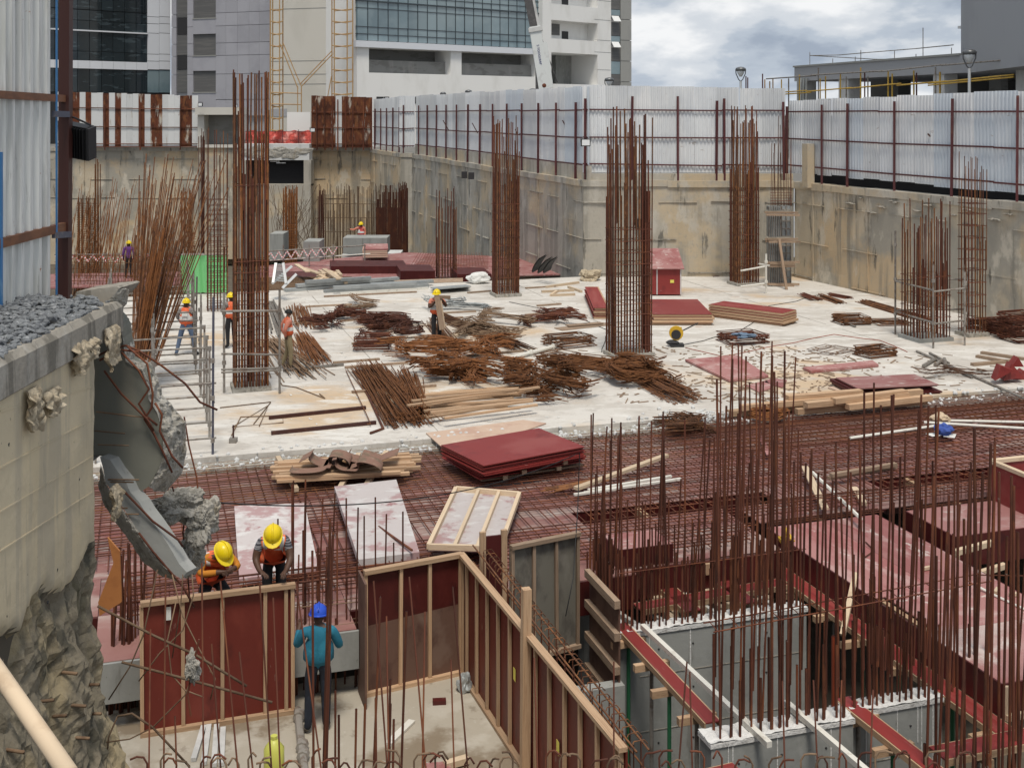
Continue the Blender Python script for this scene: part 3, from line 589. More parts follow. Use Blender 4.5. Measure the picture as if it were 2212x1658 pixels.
for u,vt,mt in ((1653,165,'maroon'),(1657,168,'maroon'),(1690,160,'maroon'),(1695,172,'tan_pipe'),(1706,176,'tan_pipe'),(1713,171,'tan_pipe'),(1732,172,'yellow_pipe'),(1748,170,'pipe'),(1772,162,'yellow_pipe'),(1814,147,'pipe'),(1818,170,'yellow_pipe'),(1830,165,'yellow_pipe'),(1863,159,'yellow_pipe'),(1876,166,'pipe'),(1908,147,'yellow_pipe'),(1917,158,'maroon'),(1924,165,'pipe'),(1969,155,'yellow_pipe'),(1978,160,'yellow_pipe'),(2026,153,'yellow_pipe'),(2032,158,'maroon'),(2074,146,'pipe'),(2084,156,'yellow_pipe'),(2148,148,'yellow_pipe')):
    s=F.s_of(u); zt=F.z_of(u,vt)
    bar(t,F.pt(s,4.0,1.6),F.pt(s,zt,1.6),.055 if u>2080 else .045,mt,'upright')
for a,b,mt in (((1680,203),(1790,196),'yellow_pipe'),((1690,207),(1800,200),'yellow_pipe'),((1790,198),(1890,190),'yellow_pipe'),((1880,192),(2000,181),'yellow_pipe'),((1990,185),(2100,176),'yellow_pipe'),((2060,181),(2250,162),'yellow_pipe'),((2060,185),(2250,167),'yellow_pipe'),((1700,171),(1810,164),'pipe'),((1800,163),(1960,154),'pipe'),((1950,156),(2100,140),'pipe'),((2090,142),(2250,129),'pipe')):
    bar(t,F.pt(F.s_of(a[0]),F.z_of(*a),1.66),F.pt(F.s_of(b[0]),F.z_of(*b),1.66),.045,mt,'ledger')
# lattice scaffold towers before the beige wall
t=thing('scaffold_tower','tan lattice scaffold towers with props before the beige wall','scaffolding',D(600,285,108))
for us_,v0,v1 in (((584,589,604,611),-120,290),((717,722,750,762),-120,210)):
    for u in us_: bar(t,D(u,v1,108+(u%2)),D(u,v0,108+(u%2)),.06,'tan_pipe','upright')
    for k,v in enumerate(range(-110,v1,26)):
        bar(t,D(us_[0],v,108),D(us_[2],v+4,108),.05,'tan_pipe','ledger'); bar(t,D(us_[1],v+4,109),D(us_[3],v,109),.05,'tan_pipe','ledger'); bar(t,D(us_[2],v+3,108),D(us_[3],v,109),.045,'tan_pipe','ledger')
for a,b in (((611,92),(650,185)),((605,95),(644,192)),((717,110),(648,182)),((719,116),(652,186)),((586,200),(650,202)),((586,225),(652,226)),((643,186),(643,280)),((651,185),(651,280)),((716,165),(708,208))): bar(t,D(*a,107.9),D(*b,107.9),.05,'tan_pipe','brace')
# mobile crane boom
Yc=78.
t=thing('crane_boom','white and grey telescopic crane boom with dark lettering','crane',D(1182,215,Yc))
def boom(par,nm,u0,v0,u1,v1,w,dep,mt):
    a,b=D(u0,v0,Yc),D(u1,v1,Yc); m=MB(); d=(b-a); s=d.cross(V3((0,1,0))).normalized(); m.obox(a-s*w/2+V3((0,-dep/2,0)),d,s*w,V3((0,dep,0))); return m.build(nm,mt,par)
boom(t,'base_section',1180,220,1155,58,.74,.9,'crane_white'); boom(t,'inner_section',1156,64,1106,-170,.6,.7,'crane_grey'); boom(t,'boom_rib',1164.5,63,1121,-160,.16,.76,'white_conc'); boom(t,'collar',1157.5,69,1156,60,.92,1.05,'white_conc'); boom(t,'side_plate',1189,190,1176,92,.36,.84,'crane_white')
a,b=D(1160,146,Yc-.3),D(1160.5,205,Yc-.3); m=MB(); m.tube([a,b],.11,8); m.build('lift_cylinder','crane_grey',t)
m=MB(); m.ball(D(1175.5,185,Yc-.4),.17,2,scale=(1,.6,1)); m.build('pin','rust_dark',t)
cu=bpy.data.curves.new('lettering','FONT'); cu.body='S TOOGLRAP'; cu.size=.44; cu.extrude=.004; cu.align_x='CENTER'; cu.align_y='CENTER'
to=bpy.data.objects.new('lettering_tmp',cu); COL.objects.link(to); bpy.context.view_layer.update()
me=bpy.data.meshes.new_from_object(to.evaluated_get(bpy.context.evaluated_depsgraph_get())); bpy.data.objects.remove(to); me.materials.clear(); me.materials.append(MATS['ink_blue'])
a,b=D(1161,98,Yc),D(1167.5,140,Yc); d=(b-a).normalized(); up=V3((0,-1,0)).cross(d); w0=max(v.co.x for v in me.vertices)-min(v.co.x for v in me.vertices); sc=(b-a).length/w0
Mx=Matrix((( d.x*sc,up.x*sc,0,0),(0,0,-1,0),(d.z*sc,up.z*sc,0,0),(0,0,0,1)))
place('lettering',me,t,Matrix.Translation((a+b)/2+V3((0,-.462,0)))@Mx)
bar(t,D(1162,60,Yc),D(1204,178,Yc+.5),.03,'crane_grey','hoist_rope')
# street lamps
def street_lamp(label,u,vt,Y,s=1.,small=False):
    B=D(u,vt,Y); zt=B.z; t=thing('street_lamp',label,'street lamp',(B.x,Y,4.05),'street lamps beyond the fence')
    bar(t,(B.x,Y,4.0),(B.x,Y,zt-1.0*s),.075*s,'silver' if not small else 'lamp_metal','pole')
    m=MB(); m.ball((B.x,Y,zt-.22*s),.36*s,2,scale=(1,1,.5)); m.build('hood','lamp_metal',t,smooth=True)
    m=MB(); m.tube([(B.x,Y,zt-.25*s),(B.x,Y,zt-.5*s),(B.x,Y,zt-.7*s)],[.3*s,.2*s,.08*s],10); m.build('globe','lamp_glass',t,smooth=True)
    for k in (-1,1):
        m=MB(); m.tube([(B.x+k*.33*s,Y,zt-.25*s),(B.x+k*.31*s,Y,zt-.5*s),(B.x+k*.14*s,Y,zt-.88*s),(B.x,Y,zt-1.02*s)],.035*s,5); m.build('arm','lamp_metal',t)
street_lamp('tall silver street lamp with urn head before the dark grey block',2094,104,58,1.)
street_lamp('urn headed street lamp standing alone against the cloudy sky',1600,143,74,.95)
street_lamp('urn headed street lamp at the grey tower end',1316,166,78,.9,True)
street_lamp('small domed lamp at the foot of the crane boom',1151,190,84,.8,True)
street_lamp('small domed lamp peeping over the long bluish fence below the glass wall pier',1012,193,95,.8,True); street_lamp('smaller domed lamp over the long fence under the first grey bay',957,198,97,.7,True)
# a bit of foliage beyond the right corner
m=MB()
for k in range(240):
    c=D(1668+R.uniform(-10,14),232+R.uniform(-6,26),75)+V3((0,jit(1.5),0)); a=V3((jit(1),jit(1),jit(1))).normalized()*.16; b=a.cross(V3((jit(1),jit(1),jit(1)))).normalized()*.1; m.add([c-a,c+b,c+a,c-b],[(0,1,2,3)])
t=thing('bush','dark green bush in the fence gap at the right corner','bush',D(1668,300,75)); m.build('foliage','leaf',t); bar(t,D(1668,345,75),D(1668,245,75),.08,'rust_dark','stem')
# ================================================================ formwork decks, mesh, shaft walls
# plywood deck under the mesh, with two beam troughs left open
t=thing('formwork_deck','pinkish red plywood deck carrying the rusty rebar mesh','formwork',W(10,21,-.22))
def sheet_ok(p0,p1,q0,q1): return True
def deck_patch(p0,p1,q0,q1,par,mt='ply_deck',z=-.2,sp=2.44,sq=1.22):
    np_=max(1,round((p1-p0)/sp)); nq=max(1,round((q1-q0)/sq)); a=(p1-p0)/np_; b=(q1-q0)/nq
    for i in range(np_):
        for j in range(nq):
            ubox(par,'plywood_sheet',W(p0+a*i+.004,q0+b*j+.004,z-.018+jit(.002)),W(a-.008,0),W(0,b-.008),V3((0,0,.018)),mt)
deck_patch(-7,7.9,20.76,25.2,t); deck_patch(7.9,29,20.76,25.2,t)
deck_patch(-.6,3.0,17.02,18.6,t); deck_patch(3.0,7.7,17.7,20.1,t); deck_patch(-.6,3.0,18.6,20.1,t); deck_patch(7.7,10.5,17.9,20.1,t); deck_patch(10.8,18.5,19.2,20.1,t); deck_patch(-3,-.6,18.6,20.1,t)
deck_patch(-7,7.7,20.1,20.76,t); deck_patch(11.7,14.1,20.1,20.76,t)
m=MB()
for p0,p1 in ((7.7,11.7),(14.1,21)):
    m.gbox(p0,p1,20.78,20.80,-.66,-.21); m.gbox(p0,p1,20.06,20.08,-.66,-.21); m.gbox(p0,p1,20.08,20.78,-.68,-.66)
m.build('beam_side','ply_dark',t)
# bearers and joists under the deck
for k in range(12): ubox(t,'joist',W(-6+3*k,17.8,-.42),W(.1,0),W(0,7.2),V3((0,0,.18)),'timber')
# bands of dark soffit edge along the front of the deck
for e in ((3.0,7.7,17.66,17.69,-.75,-.21),(7.72,10.5,17.86,17.89,-.7,-.21),(-3,-.6,18.56,18.59,-.7,-.21)):
    m=MB(); m.gbox(*e); m.build('front_board','ply_dark',t)

m=MB(); m.gbox(-.9,3.02,16.96,17.01,-.75,-.205); m.build('edge_beam','concrete_grey',t)
# rebar mesh on the deck (each bar its own piece)
t=thing('rebar_mat','rusty rebar mesh laid over the pink plywood deck before the slab','rebar',W(8,22,-.15))
q=18.3
while q<25.65:
    p0=-6 if q>20.8 else (-.2 if q<20 else -4); p1=26
    if q<19.3: p1=10.3
    if 20.05<q<20.8: q+=.15; continue
    a=W(p0+jit(.3),q+jit(.02),-.11+jit(.015)); b=W(p1+jit(.3),q+jit(.03),-.11+jit(.015)); bar(t,a,b,.011,'rust_dark' if q<23 else 'rust'); q+=.15
p=-5.5
while p<26:
    q0=20.3 if (p<-.2 or p>10.4) else 18.3
    if p>10.7: q0=19.4
    bar(t,W(p+jit(.02),q0+jit(.12),-.128),W(p+jit(.03),25.6+jit(.1),-.128+jit(.01)),.0105,'rust_dark'); p+=.2
# second, denser layer near the right part and slab edge
for k in range(30):
    q=22.9+k*.095; bar(t,W(11.5+jit(.4),q,-.06+jit(.01)),W(26,q+jit(.03),-.06),.008,'rust_dark')
# the beam cages lying in the troughs
def beam_cage(label,p0,p1,q0,q1,z0,z1,sp=.16,r=.011,group=None,mt='rust_dark'):
    t=thing('beam_cage',label,'rebar',W((p0+p1)/2,(q0+q1)/2,z0),group)
    for q in (q0,(q0+q1)/2,q1):
        for z in (z0,z1): bar(t,W(p0,q+jit(.01),z+.012),W(p1,q+jit(.01),z+.012),r,mt)
    p=p0+.05
    while p<p1:
        d=jit(.03); c=[W(p,q0,z0),W(p+d,q1,z0),W(p+d,q1,z1),W(p,q0,z1)]
        m=MB(); m.tube(c,.006,4,closed=True); m.build('stirrup',mt,t); p+=sp
    return t
beam_cage('rusty beam cage lying in the trough behind the concrete shaft walls',7.9,11.6,20.2,20.65,-.6,-.1,.2)
beam_cage('rusty beam cage lying in the trough behind the raised pink deck',14.2,20.8,20.2,20.65,-.6,-.1,.2)
beam_cage('row of rusty stirrups along the back edge of the raised pink deck',11.0,13.3,19.02,19.2,-.2,.18,.12)
beam_cage('row of rusty stirrups beside the smaller red deck box',13.9,17.5,19.05,19.25,-.25,.15,.1)
beam_cage('thick rusty beam cage across the deck behind the leaning workers',-.3,4.4,17.75,18.25,-.35,.28,.22,.016)
beam_cage('rusty bars stacked on the deck edge between the two red shutters',2.0,4.3,17.3,17.62,-.5,.45,.3,.014)
# raised pink decks (slab formwork boxes)
def raised(label,p0,p1,q0,q1,z,h,cells,name='deck_box',mt='ply_pink',soffit=None):
    t=thing(name,label,'formwork',W((p0+p1)/2,(q0+q1)/2,z-h))
    for (a,b,c,d) in cells: ubox(t,'plywood_sheet',W(a+.003,c+.003,z-.02),W(b-a-.006,0),W(0,d-c-.006),V3((0,0,.02+jit(.002))),mt)
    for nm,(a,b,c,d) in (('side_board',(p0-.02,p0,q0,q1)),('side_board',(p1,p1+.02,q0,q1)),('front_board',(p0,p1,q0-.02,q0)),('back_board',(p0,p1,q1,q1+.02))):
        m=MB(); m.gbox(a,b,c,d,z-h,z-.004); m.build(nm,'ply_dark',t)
    for pp in (p0+.1,(p0+p1)/2,p1-.2): ubox(t,'joist',W(pp,q0+.02,z-.16),W(.09,0),W(0,q1-q0-.04),V3((0,0,.12)),'timber')
    return t
dk=raised('large raised pink plywood deck with pale cement smears',10.8,13.1,12.85,18.95,-.2,.45,
       [(10.8,11.95,15.7,18.95),(11.95,13.1,15.7,18.95),(11.0,13.1,14.4,15.7),(10.8,13.1,12.85,14.4)])
for o in list(dk.children):
    if o.name.startswith('plywood_sheet') and (o.matrix_basis.translation+dk.location).y<17.6: o.data=unit('box','ply_smear')
for p,q,l,a in ((12.3,16.4,.16,.4),(12.75,15.3,.2,1.0),(12.9,15.1,.14,.2)):
    m=MB(); m.box(W(p,q,-.165),(l,.05,.045),a); tag(m.build('timber_offcut','timber_pale'),'small pale timber offcut lying on the large raised pink deck','offcut','offcuts on the raised pink deck')
m=MB(); m.tube([W(12.55,15.5,-.15),W(12.62,15.2,-.18),W(12.7,14.6,-.18),W(12.95,14.35,-.18)],.02,6); tag(m.build('bent_tool','white_pipe'),'bent pale hooked rod lying on the large raised pink deck','tool')
m=MB(); m.tube([W(11.55,17.1,-.18),W(11.95,17.35,-.18),W(12.05,17.75,-.18)],.012,5); tag(m.build('bent_bar','rust_dark'),'short bent rusty bar lying on the large raised pink deck','rebar')
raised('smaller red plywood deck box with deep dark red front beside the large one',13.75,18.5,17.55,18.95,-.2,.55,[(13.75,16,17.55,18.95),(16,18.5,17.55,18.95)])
raised('little red box of plywood on the deck edge above the shaft',7.5,8.45,17.95,18.65,.12,.42,[(7.5,8.45,17.95,18.65)])
# beam soffit board along the left of the raised deck with bearers
def soffit(label,a,b,w,z,nb,blen,bm='timber',mt='ply_red',skew=0,props=True,zb=-4.8):
    a2,b2=W(*a,z),W(*b,z); d=(b2-a2).normalized(); s=V3((d.y,-d.x,0)); t=thing('beam_soffit',label,'formwork',(a2+b2)/2)
    ubox(t,'soffit_board',a2-s*w/2-V3((0,0,.02)),b2-a2,s*w,V3((0,0,.02)),mt)
    for k in(-1,1): ubox(t,'edge_batten',a2+s*(k*(w/2+.001)-.02*(k<0)*1-.0)-V3((0,0,.09)),b2-a2,s*.02,V3((0,0,.085)),'timber')
    for i in range(nb):
        c=a2.lerp(b2,(i+.5)/nb)-V3((0,0,.14)); c2=s*(blen/2); sh=s*jit(.1)
        ubeam(t,'bearer',c-c2+sh,c+c2+sh,.085,.1,bm)
        if props: bar(t,V3((c.x,c.y,zb))+sh,c+sh-V3((0,0,.05)),.03,'prop_green' if i%2 else 'pipe','prop')
    return t
soffit('long red soffit board along the side of the large raised deck',(10.62,12.3),(10.62,18.9),.3,-.66,7,.75)
soffit('red soffit plank with splashes spanning between the two grey shaft walls',(7.1,13.85),(7.1,16.95),.2,-.62,4,.55)
soffit('red soffit plank running forward from the gap in the near shaft wall',(9.08,13.9),(9.15,11.7),.22,-.62,3,.6)
soffit('red soffit plank along the front of the shaft below the raised deck corner',(9.4,12.35),(14.5,12.35),.3,-.62,4,.5)
soffit('red soffit plank at the foot of the near shaft wall corner',(5.0,12.55),(6.9,12.7),.42,-.62,2,.5)
for k,(p0,q0,p1,q1) in enumerate(((8.35,16.95,8.35,18.1),(9.35,16.95,9.35,18.1),(7.55,17.35,10.3,17.55))):
    soffit(['red soffit plank from the far shaft wall to the deck near the small box','red soffit plank from the far shaft wall to the deck below the raised deck','red soffit plank running along behind the far shaft wall'][k],(p0,q0),(p1,q1),.26,-.58,2 if k<2 else 3,.6,'timber_pale',props=False)
for k,(a,b) in enumerate((((7.45,16.95,-.75),(7.25,18.0,-.75)),((7.9,16.95,-.75),(7.7,18.1,-.75)),((8.8,16.95,-.72),(8.6,18.0,-.72)),((9.0,16.95,-.8),(8.9,18.2,-.8)),((9.8,16.95,-.72),(9.7,18.0,-.72)))):
    m=MB(); m.beam(W(*a),W(*b),.07,.07); tag(m.build('white_batten','white_pipe'),'white batten lying across the dark gap behind the far shaft wall','batten','white battens behind the far shaft wall')
# white battens leaning over the shaft
for lab,a,b in (('long white batten beside the splashed red soffit plank',(7.32,16.6,-.55),(7.5,13.1,-.6)),('white batten resting across the near shaft wall',(8.2,13.9,-.56),(8.35,11.6,-.62))):
    m=MB(); m.beam(W(*a),W(*b),.075,.075); tag(m.build('white_batten',('white_pipe')),lab,'batten')
# prop frames visible in the shaft
for lab,P,mt,r in (('orange red steel prop in the dark shaft opening',(10.25,15.9),'prop_red',.06),('green steel prop deep in the dark shaft opening',(10.9,15.2),'prop_green',.035)):
    t=thing('steel_prop',lab,'prop',W(*P,-4.9)); bar(t,W(*P,-5),W(*P,-.8),r,mt,'tube'); m=MB(); m.tube([W(*P,-2.0),W(*P,-1.9)],r*1.8,8); m.build('collar','silver',t)
# loose timber brace against the raised deck
m=MB(); m.beam(W(10.15,15.55,-.62),W(10.78,16.15,.02),.08,.06); tag(m.build('timber_brace','timber_pale'),'pale timber brace leaning on the side of the large raised deck','timber')
# near corner frame of the raised deck
t=thing('timber_trestle','pale timber corner frame under the near corner of the raised deck','timber',W(10.8,12.8,-.7))
ubeam(t,'upright',W(10.84,12.8,-.66),W(10.84,12.8,-.22),.08,.05,'timber_pale'); ubeam(t,'plate',W(10.8,12.78,-.62),W(13.0,12.78,-.62),.06,.08,'timber_pale')
# timber frames at the right edge
t=thing('timber_trestle','pale timber frame before the smaller red deck box','timber',W(13.6,17.3,-.9))
for a,b in (((13.3,16.95,-.75),(13.3,16.95,-.25)),((13.25,16.95,-.22),(14.2,17.15,-.22)),((13.0,16.9,-.72),(14.6,17.3,-.72)),((13.3,16.9,-.78),(13.7,16.3,-.78))): ubeam(t,'member',W(*a),W(*b),.09,.09,'timber_pale')
t=thing('shutter_box','open red plywood shutter box with timber rim at the deck side','formwork',W(16.2,18.6,-.2))
for (a,b,c,d) in ((15.72,15.76,17.9,19.0),(15.76,17.5,19.0,19.04)):
    m=MB(); m.gbox(a,b,c,d,-.2,.5); m.build('panel','ply_red',t); m=MB(); m.gbox(a-.03,b+.03,c-.03,d+.03,.5,.57); m.build('rim','timber_pale',t)
m=MB(); m.gbox(16.0,16.04,17.8,18.7,-.2,.35); m.build('panel','ply_dusty',t)
# ---------------------------------------------------------------- shaft walls with starter bars
def starters(t,pts,zb,tops,r,mt,lean=.03,crank=True):
    for i,(p,q) in enumerate(pts):
        zt=tops(i,p) if callable(tops) else R.choice(tops)
        if zt is None: continue
        a=W(p+jit(.012),q+jit(.012),zb-.05); l=W(jit(lean)+.015,jit(lean),0)
        if crank and R.random()<.75:
            # lapped bars: a thicker lower bar and the bar tied beside it
            k=zb+R.uniform(.45,1.1); o=W(jit(.02)+.02,jit(.02))
            bar(t,a,V3((a.x,a.y,k+.25)),r*1.25,mt); bar(t,V3((a.x,a.y,k-.3))+o,V3((a.x,a.y,zt))+o+l*(zt-zb),r,mt)
        else: bar(t,a,V3((a.x,a.y,zt))+l*(zt-zb),r,mt)
        if R.random()<.4: bar(t,a+W(.03,.02),V3((a.x,a.y,zb+R.uniform(.8,2.0)))+W(.03,.02),r,mt)
def rows(p0,p1,n,qs): return [(p0+(p1-p0)*(i+.5)/n+jit(.03),q) for q in qs for i in range(n)]
t=thing('shaft_wall','far grey concrete shaft wall with white rough top and rusty starter bars','wall',W(8.5,16.8,-3))
m=MB(); m.gbox(6.88,10.2,16.65,16.9,-5,-.66); m.gbox(6.88,7.14,16.9,18.2,-5,-.665); m.build('wall_body','concrete_grey',t)
def rough_top(p0,p1,q0,q1,z,par,nx=26,ny=4,h=.04):
    m=MB(); vs=[]; nx=max(4,int((p1-p0)/.035)); ny=max(3,int((q1-q0)/.03))
    for i in range(nx+1):
        for j in range(ny+1):
            p=p0+(p1-p0)*i/nx; q=q0+(q1-q0)*j/ny; vs.append(W(p,q,z+.012+h*.7*noise.noise(V3((p*3.1,q*4.3,0)))+h*.5*noise.noise(V3((p*9.7,q*8.3,5)))+h*.3*noise.noise(V3((p*23,q*21,9)))))
    m.add(vs,[(i*(ny+1)+j,(i+1)*(ny+1)+j,(i+1)*(ny+1)+j+1,i*(ny+1)+j+1) for i in range(nx) for j in range(ny)])
    # skirt
    m.gbox(p0,p1,q0,q1,z-.06,z-.005); return m.build('rough_top','concrete_top',par)
rough_top(6.86,10.22,16.63,16.92,-.65,t); rough_top(6.86,7.16,16.92,18.2,-.65,t)
def tp1(i,p):
    if 8.7<p<9.8: return R.choice((3.0,3.4,3.6,1.7,2.1))
    return R.choice((2.2,2.5,2.6,1.55,1.3,.9))
starters(t,rows(7.0,10.1,26,(16.7,16.86)),-.65,tp1,.0135,'rust_dark')
starters(t,[(6.94+.18*(i%2),17.0+1.1*i/16) for i in range(16)],-.65,lambda i,p:R.choice((2.4,2.2,1.5,1.0,.5)),.0135,'rust_dark')
for z,p0,p1 in ((.25,6.95,10.2),):
    for q in (16.66,16.9): bar(t,W(p0,q,z+jit(.03)),W(p1,q,z+jit(.04)),.007,'rust_dark','link_bar')
t=thing('shaft_wall','near grey concrete shaft wall with white rough top and tall rusty bars','wall',W(8.5,13.6,-3))
m=MB(); m.gbox(6.86,8.92,13.42,13.74,-5,-.66); m.gbox(8.92,10.4,13.55,13.84,-5,-.66); m.build('wall_body','concrete_grey',t)
rough_top(6.84,8.94,13.40,13.76,-.65,t); rough_top(8.94,10.42,13.53,13.86,-.65,t)
def tp2(i,p):
    if p<8.0: return R.choice((3.5,3.9,4.2,3.0,2.4,3.4))
    if p>9.2: return R.choice((3.5,3.0,2.6,3.3,2.0,3.7))
    return R.choice((2.7,2.9,2.5,2.2))
starters(t,rows(6.95,8.88,14,(13.48,13.68)),-.65,tp2,.0145,'rust_dark',.03); starters(t,rows(9.0,10.35,12,(13.6,13.8)),-.65,tp2,.0145,'rust_dark',.03)
starters(t,[(10.4+.12*i,13.7+jit(.1)) for i in range(8)],-.65,lambda i,p:R.choice((2.8,2.2,1.9,2.5)),.0145,'rust_dark',.03)
for q in (13.44,13.72): bar(t,W(6.9,q,.75+jit(.02)),W(11.2,q+.05,.86+jit(.02)),.009,'rust_dark','link_bar')
for k in range(14): bar(t,W(6.95+.3*k,13.44,.755+.0075*k),W(6.98+.3*k,13.72,.755+.0075*k),.006,'rust_dark','link_bar')
bar(t,W(11.2,13.75,.84),W(14.5,13.6,.45),.009,'rust_dark','link_bar')
# board joints and tie holes of the shaft walls
for wn_,p0,p1,q in (('shaft_wall',7.3,10.1,16.645),('shaft_wall.001',6.95,8.85,13.415),('shaft_wall.001',9.0,10.3,13.545)):
    w_=bpy.data.objects[wn_]
    for z in (-1.35,-2.2): m=MB(); m.gbox(p0,p1,q-.003,q+.02,z,z+.012); m.build('pour_line','wall_cap',w_)
    m=MB(); x=p0+.3
    while x<p1:
        for z in (-.95,-1.6,-2.4): m.ball(W(x+jit(.03),q,z+jit(.02)),.016,2,.3,1,(1,.4,1))
        x+=.62
    tag(m.build('tie_holes','dark',w_),kind='stuff')
    for k in range(5):
        x=R.uniform(p0,p1); m=MB(); m.gbox(x,x+R.uniform(.008,.016),q-.0025,q+.02,-.7-R.uniform(.3,1.1),-.68); m.build('grout_run','concrete_top',w_)
# lower basement wall faces seen below the soffits
m=MB(); m.gbox(5.4,6.86,16.2,16.4,-5,-1.2); tag(m.build('basement_wall','concrete_grey'),'grey basement wall below the stacked timber shutter','wall')
# front clusters of tall brown bars
def cluster(label,pts,zb,tops,r=.017,mt='rust_dark',hoops=(),lean=.02):
    c=sum((W(*p) for p in pts),V3())/len(pts); t=thing('starter_bars',label,'rebar',V3((c.x,c.y,zb)))
    starters(t,pts,zb,tops,r,mt,lean)
    for z in hoops:
        ps=[p for p in pts]; xs=[p[0] for p in ps]; ys=[p[1] for p in ps]; x0,x1,y0,y1=min(xs)-.02,max(xs)+.02,min(ys)-.02,max(ys)+.02
        m=MB(); m.tube([W(x0,y0,z+jit(.04)),W(x1,y0,z+jit(.04)),W(x1,y1,z+jit(.04)),W(x0,y1,z)],.007,5,closed=True); m.build('stirrup','rust_pale',t)
    return t
def ring(p0,p1,q0,q1,n,m_):
    o=[(p0+(p1-p0)*i/(n-1),q) for i in range(n) for q in (q0,q1)]; o+=[(p,q0+(q1-q0)*j/m_) for j in range(1,m_) for p in (p0,p1)]; return o
cluster('tall dense brown bar cluster at the corner of the front soffit plank',ring(9.05,9.95,11.55,12.15,7,3),-2.2,(2.9,3.4,2.6,3.1,1.9,2.3),.018,'rust_dark')
cluster('loose brown bars before the near corner of the raised deck',[(10.1+.17*i,11.75+.25*(i%3)) for i in range(9)],-2.0,(1.7,1.2,2.4,2.9,.8),.015,'rust_dark',lean=.05)
cluster('row of brown bars before the front of the large raised deck',[(10.5+.17*i,12.45+.12*(i%2)) for i in range(14)],-2.0,(.9,1.3,1.6,.5,1.1,2.0),.0145,'rust_dark',lean=.04)
cluster('brown column bars with loose hoops standing on the lower floor',ring(1.62,2.3,11.1,11.6,5,3),-1.15,lambda i,p:R.choice((3.3,3.0,2.0,2.2,1.6)) if p<1.8 else R.choice((2.1,1.7,1.4,2.5)),.012,'rust_dark',(.28,.0))
cluster('row of brown bars in the gap beside the blue shirted worker',[(2.15+.145*i,17.25+.14*(i%2)) for i in range(12)],-1.15,(1.6,1.5,1.75,.9,1.3),.0125,'rust_dark',(-.2,-.5,.1))
cluster('brown bars standing on the deck behind the left red shutter',[(1.75+.2*i,17.75+.2*(i%2)) for i in range(6)],-.2,(1.5,1.75,1.2,.7),.013,'rust_dark')
cluster('bundle of dark red bars under the broken concrete corner',[(-.42+.045*i,17.5+.1*(i%3)) for i in range(12)],-1.15,(1.0,1.1,1.2,.9),.016,'rust_dark',lean=.05)
# wall curtain between the diagonal shutter and the shaft: thin links along a double bar
t=thing('wall_cage','rusty wall cage with looped links behind the long diagonal shutter','rebar',W(5.05,14,-1.15))
for pp in (4.96,5.1):
    bar(t,W(pp,11.4,.60),W(pp-.05,17.6,.60),.013,'rust')
    bar(t,W(pp,11.4,.35),W(pp-.05,17.6,.35),.011,'rust')
for k in range(40):
    q=11.5+k*.15; m=MB(); a=W(4.96,q,.62+jit(.01)); m.tube([a,W(4.98,q+.02,.645),W(5.1,q+.03+jit(.03),.645),W(5.14,q+.02,.60)],.0065,5); m.build('link_bar','rust',t)
    if k%2==0: bar(t,W(4.97,q,-1.15),W(4.97,q,.62),.008,'rust_dark')
    if k%2==1: bar(t,W(5.12,q,-1.15),W(5.12,q,.62),.008,'rust_dark')
# ---------------------------------------------------------------- wall shutters (red ply with timber studs)
def shutter(label,a,b,z0,z1,studs,face,mt='ply_dark',stm='timber',z0b=None,z1b=None,rail=.06,lower=None,flip=1,sd_=.045):
    """panel from grid a to grid b; studs stand on the 'face' side"""
    A,B=W(*a),W(*b); d=(B-A).normalized(); n=V3((d.y,-d.x,0))*flip; L=(B-A).length
    t=thing('wall_shutter',label,'formwork',(A+B)/2+V3((0,0,z0)))
    z0b=z0 if z0b is None else z0b; z1b=z1 if z1b is None else z1b
    zf=lambda f,k:(z0+(z0b-z0)*f) if k==0 else (z1+(z1b-z1)*f)
    m=MB(); m.add([A+V3((0,0,zf(0,0))),B+V3((0,0,zf(1,0))),B+V3((0,0,zf(1,1))),A+V3((0,0,zf(0,1)))]+[x-n*.02 for x in (A+V3((0,0,zf(0,0))),B+V3((0,0,zf(1,0))),B+V3((0,0,zf(1,1))),A+V3((0,0,zf(0,1))))],[(0,1,2,3),(7,6,5,4),(0,4,5,1),(1,5,6,2),(2,6,7,3),(3,7,4,0)])
    m.build('plywood_sheet',mt,t)
    if lower:
        h,lm=lower; m=MB(); m.add([A+n*.004+V3((0,0,zf(0,0))),B+n*.004+V3((0,0,zf(1,0))),B+n*.004+V3((0,0,zf(1,0)+h*1.05)),A+n*.004+V3((0,0,zf(0,0)+h))],[(0,1,2,3)]); m.build('plywood_patch',lm,t)
    for f in studs:
        c=A+d*(L*f)+n*.03; ubeam(t,'stud',c+V3((0,0,zf(f,0)+.03)),c+d*jit(.012)+V3((0,0,zf(f,1)-.03)),sd_,.05,stm,up=d)
    for k in (0,1):
        a2=A+n*.03+V3((0,0,zf(0,k)+(.03 if k==0 else -.005))); b2=B+n*.03+V3((0,0,zf(1,k)+(.03 if k==0 else -.005)))
        ubeam(t,'rail',a2,b2,.1,rail,stm)
    return t
s1=shutter('red wall shutter with pale studs held by two workers',(.0,16.78),(2.08,16.80),-1.15,.65,(.012,.27,.52,.80,.94,.985),1,'ply_maroon')
s2=shutter('wall shutter with brownish lower half left of the long diagonal shutter',(3.08,16.95),(4.62,17.2),-1.15,.65,(.02,.36,.66,.98),1,lower=(1.0,'ply_brown'))
s3=shutter('long diagonal red wall shutter with many pale studs',(4.64,17.2),(4.84,11.4),-1.15,.65,[.012]+[(i+.6)/12 for i in range(12)]+[.99],1,'ply_maroon',rail=.05,sd_=.04)
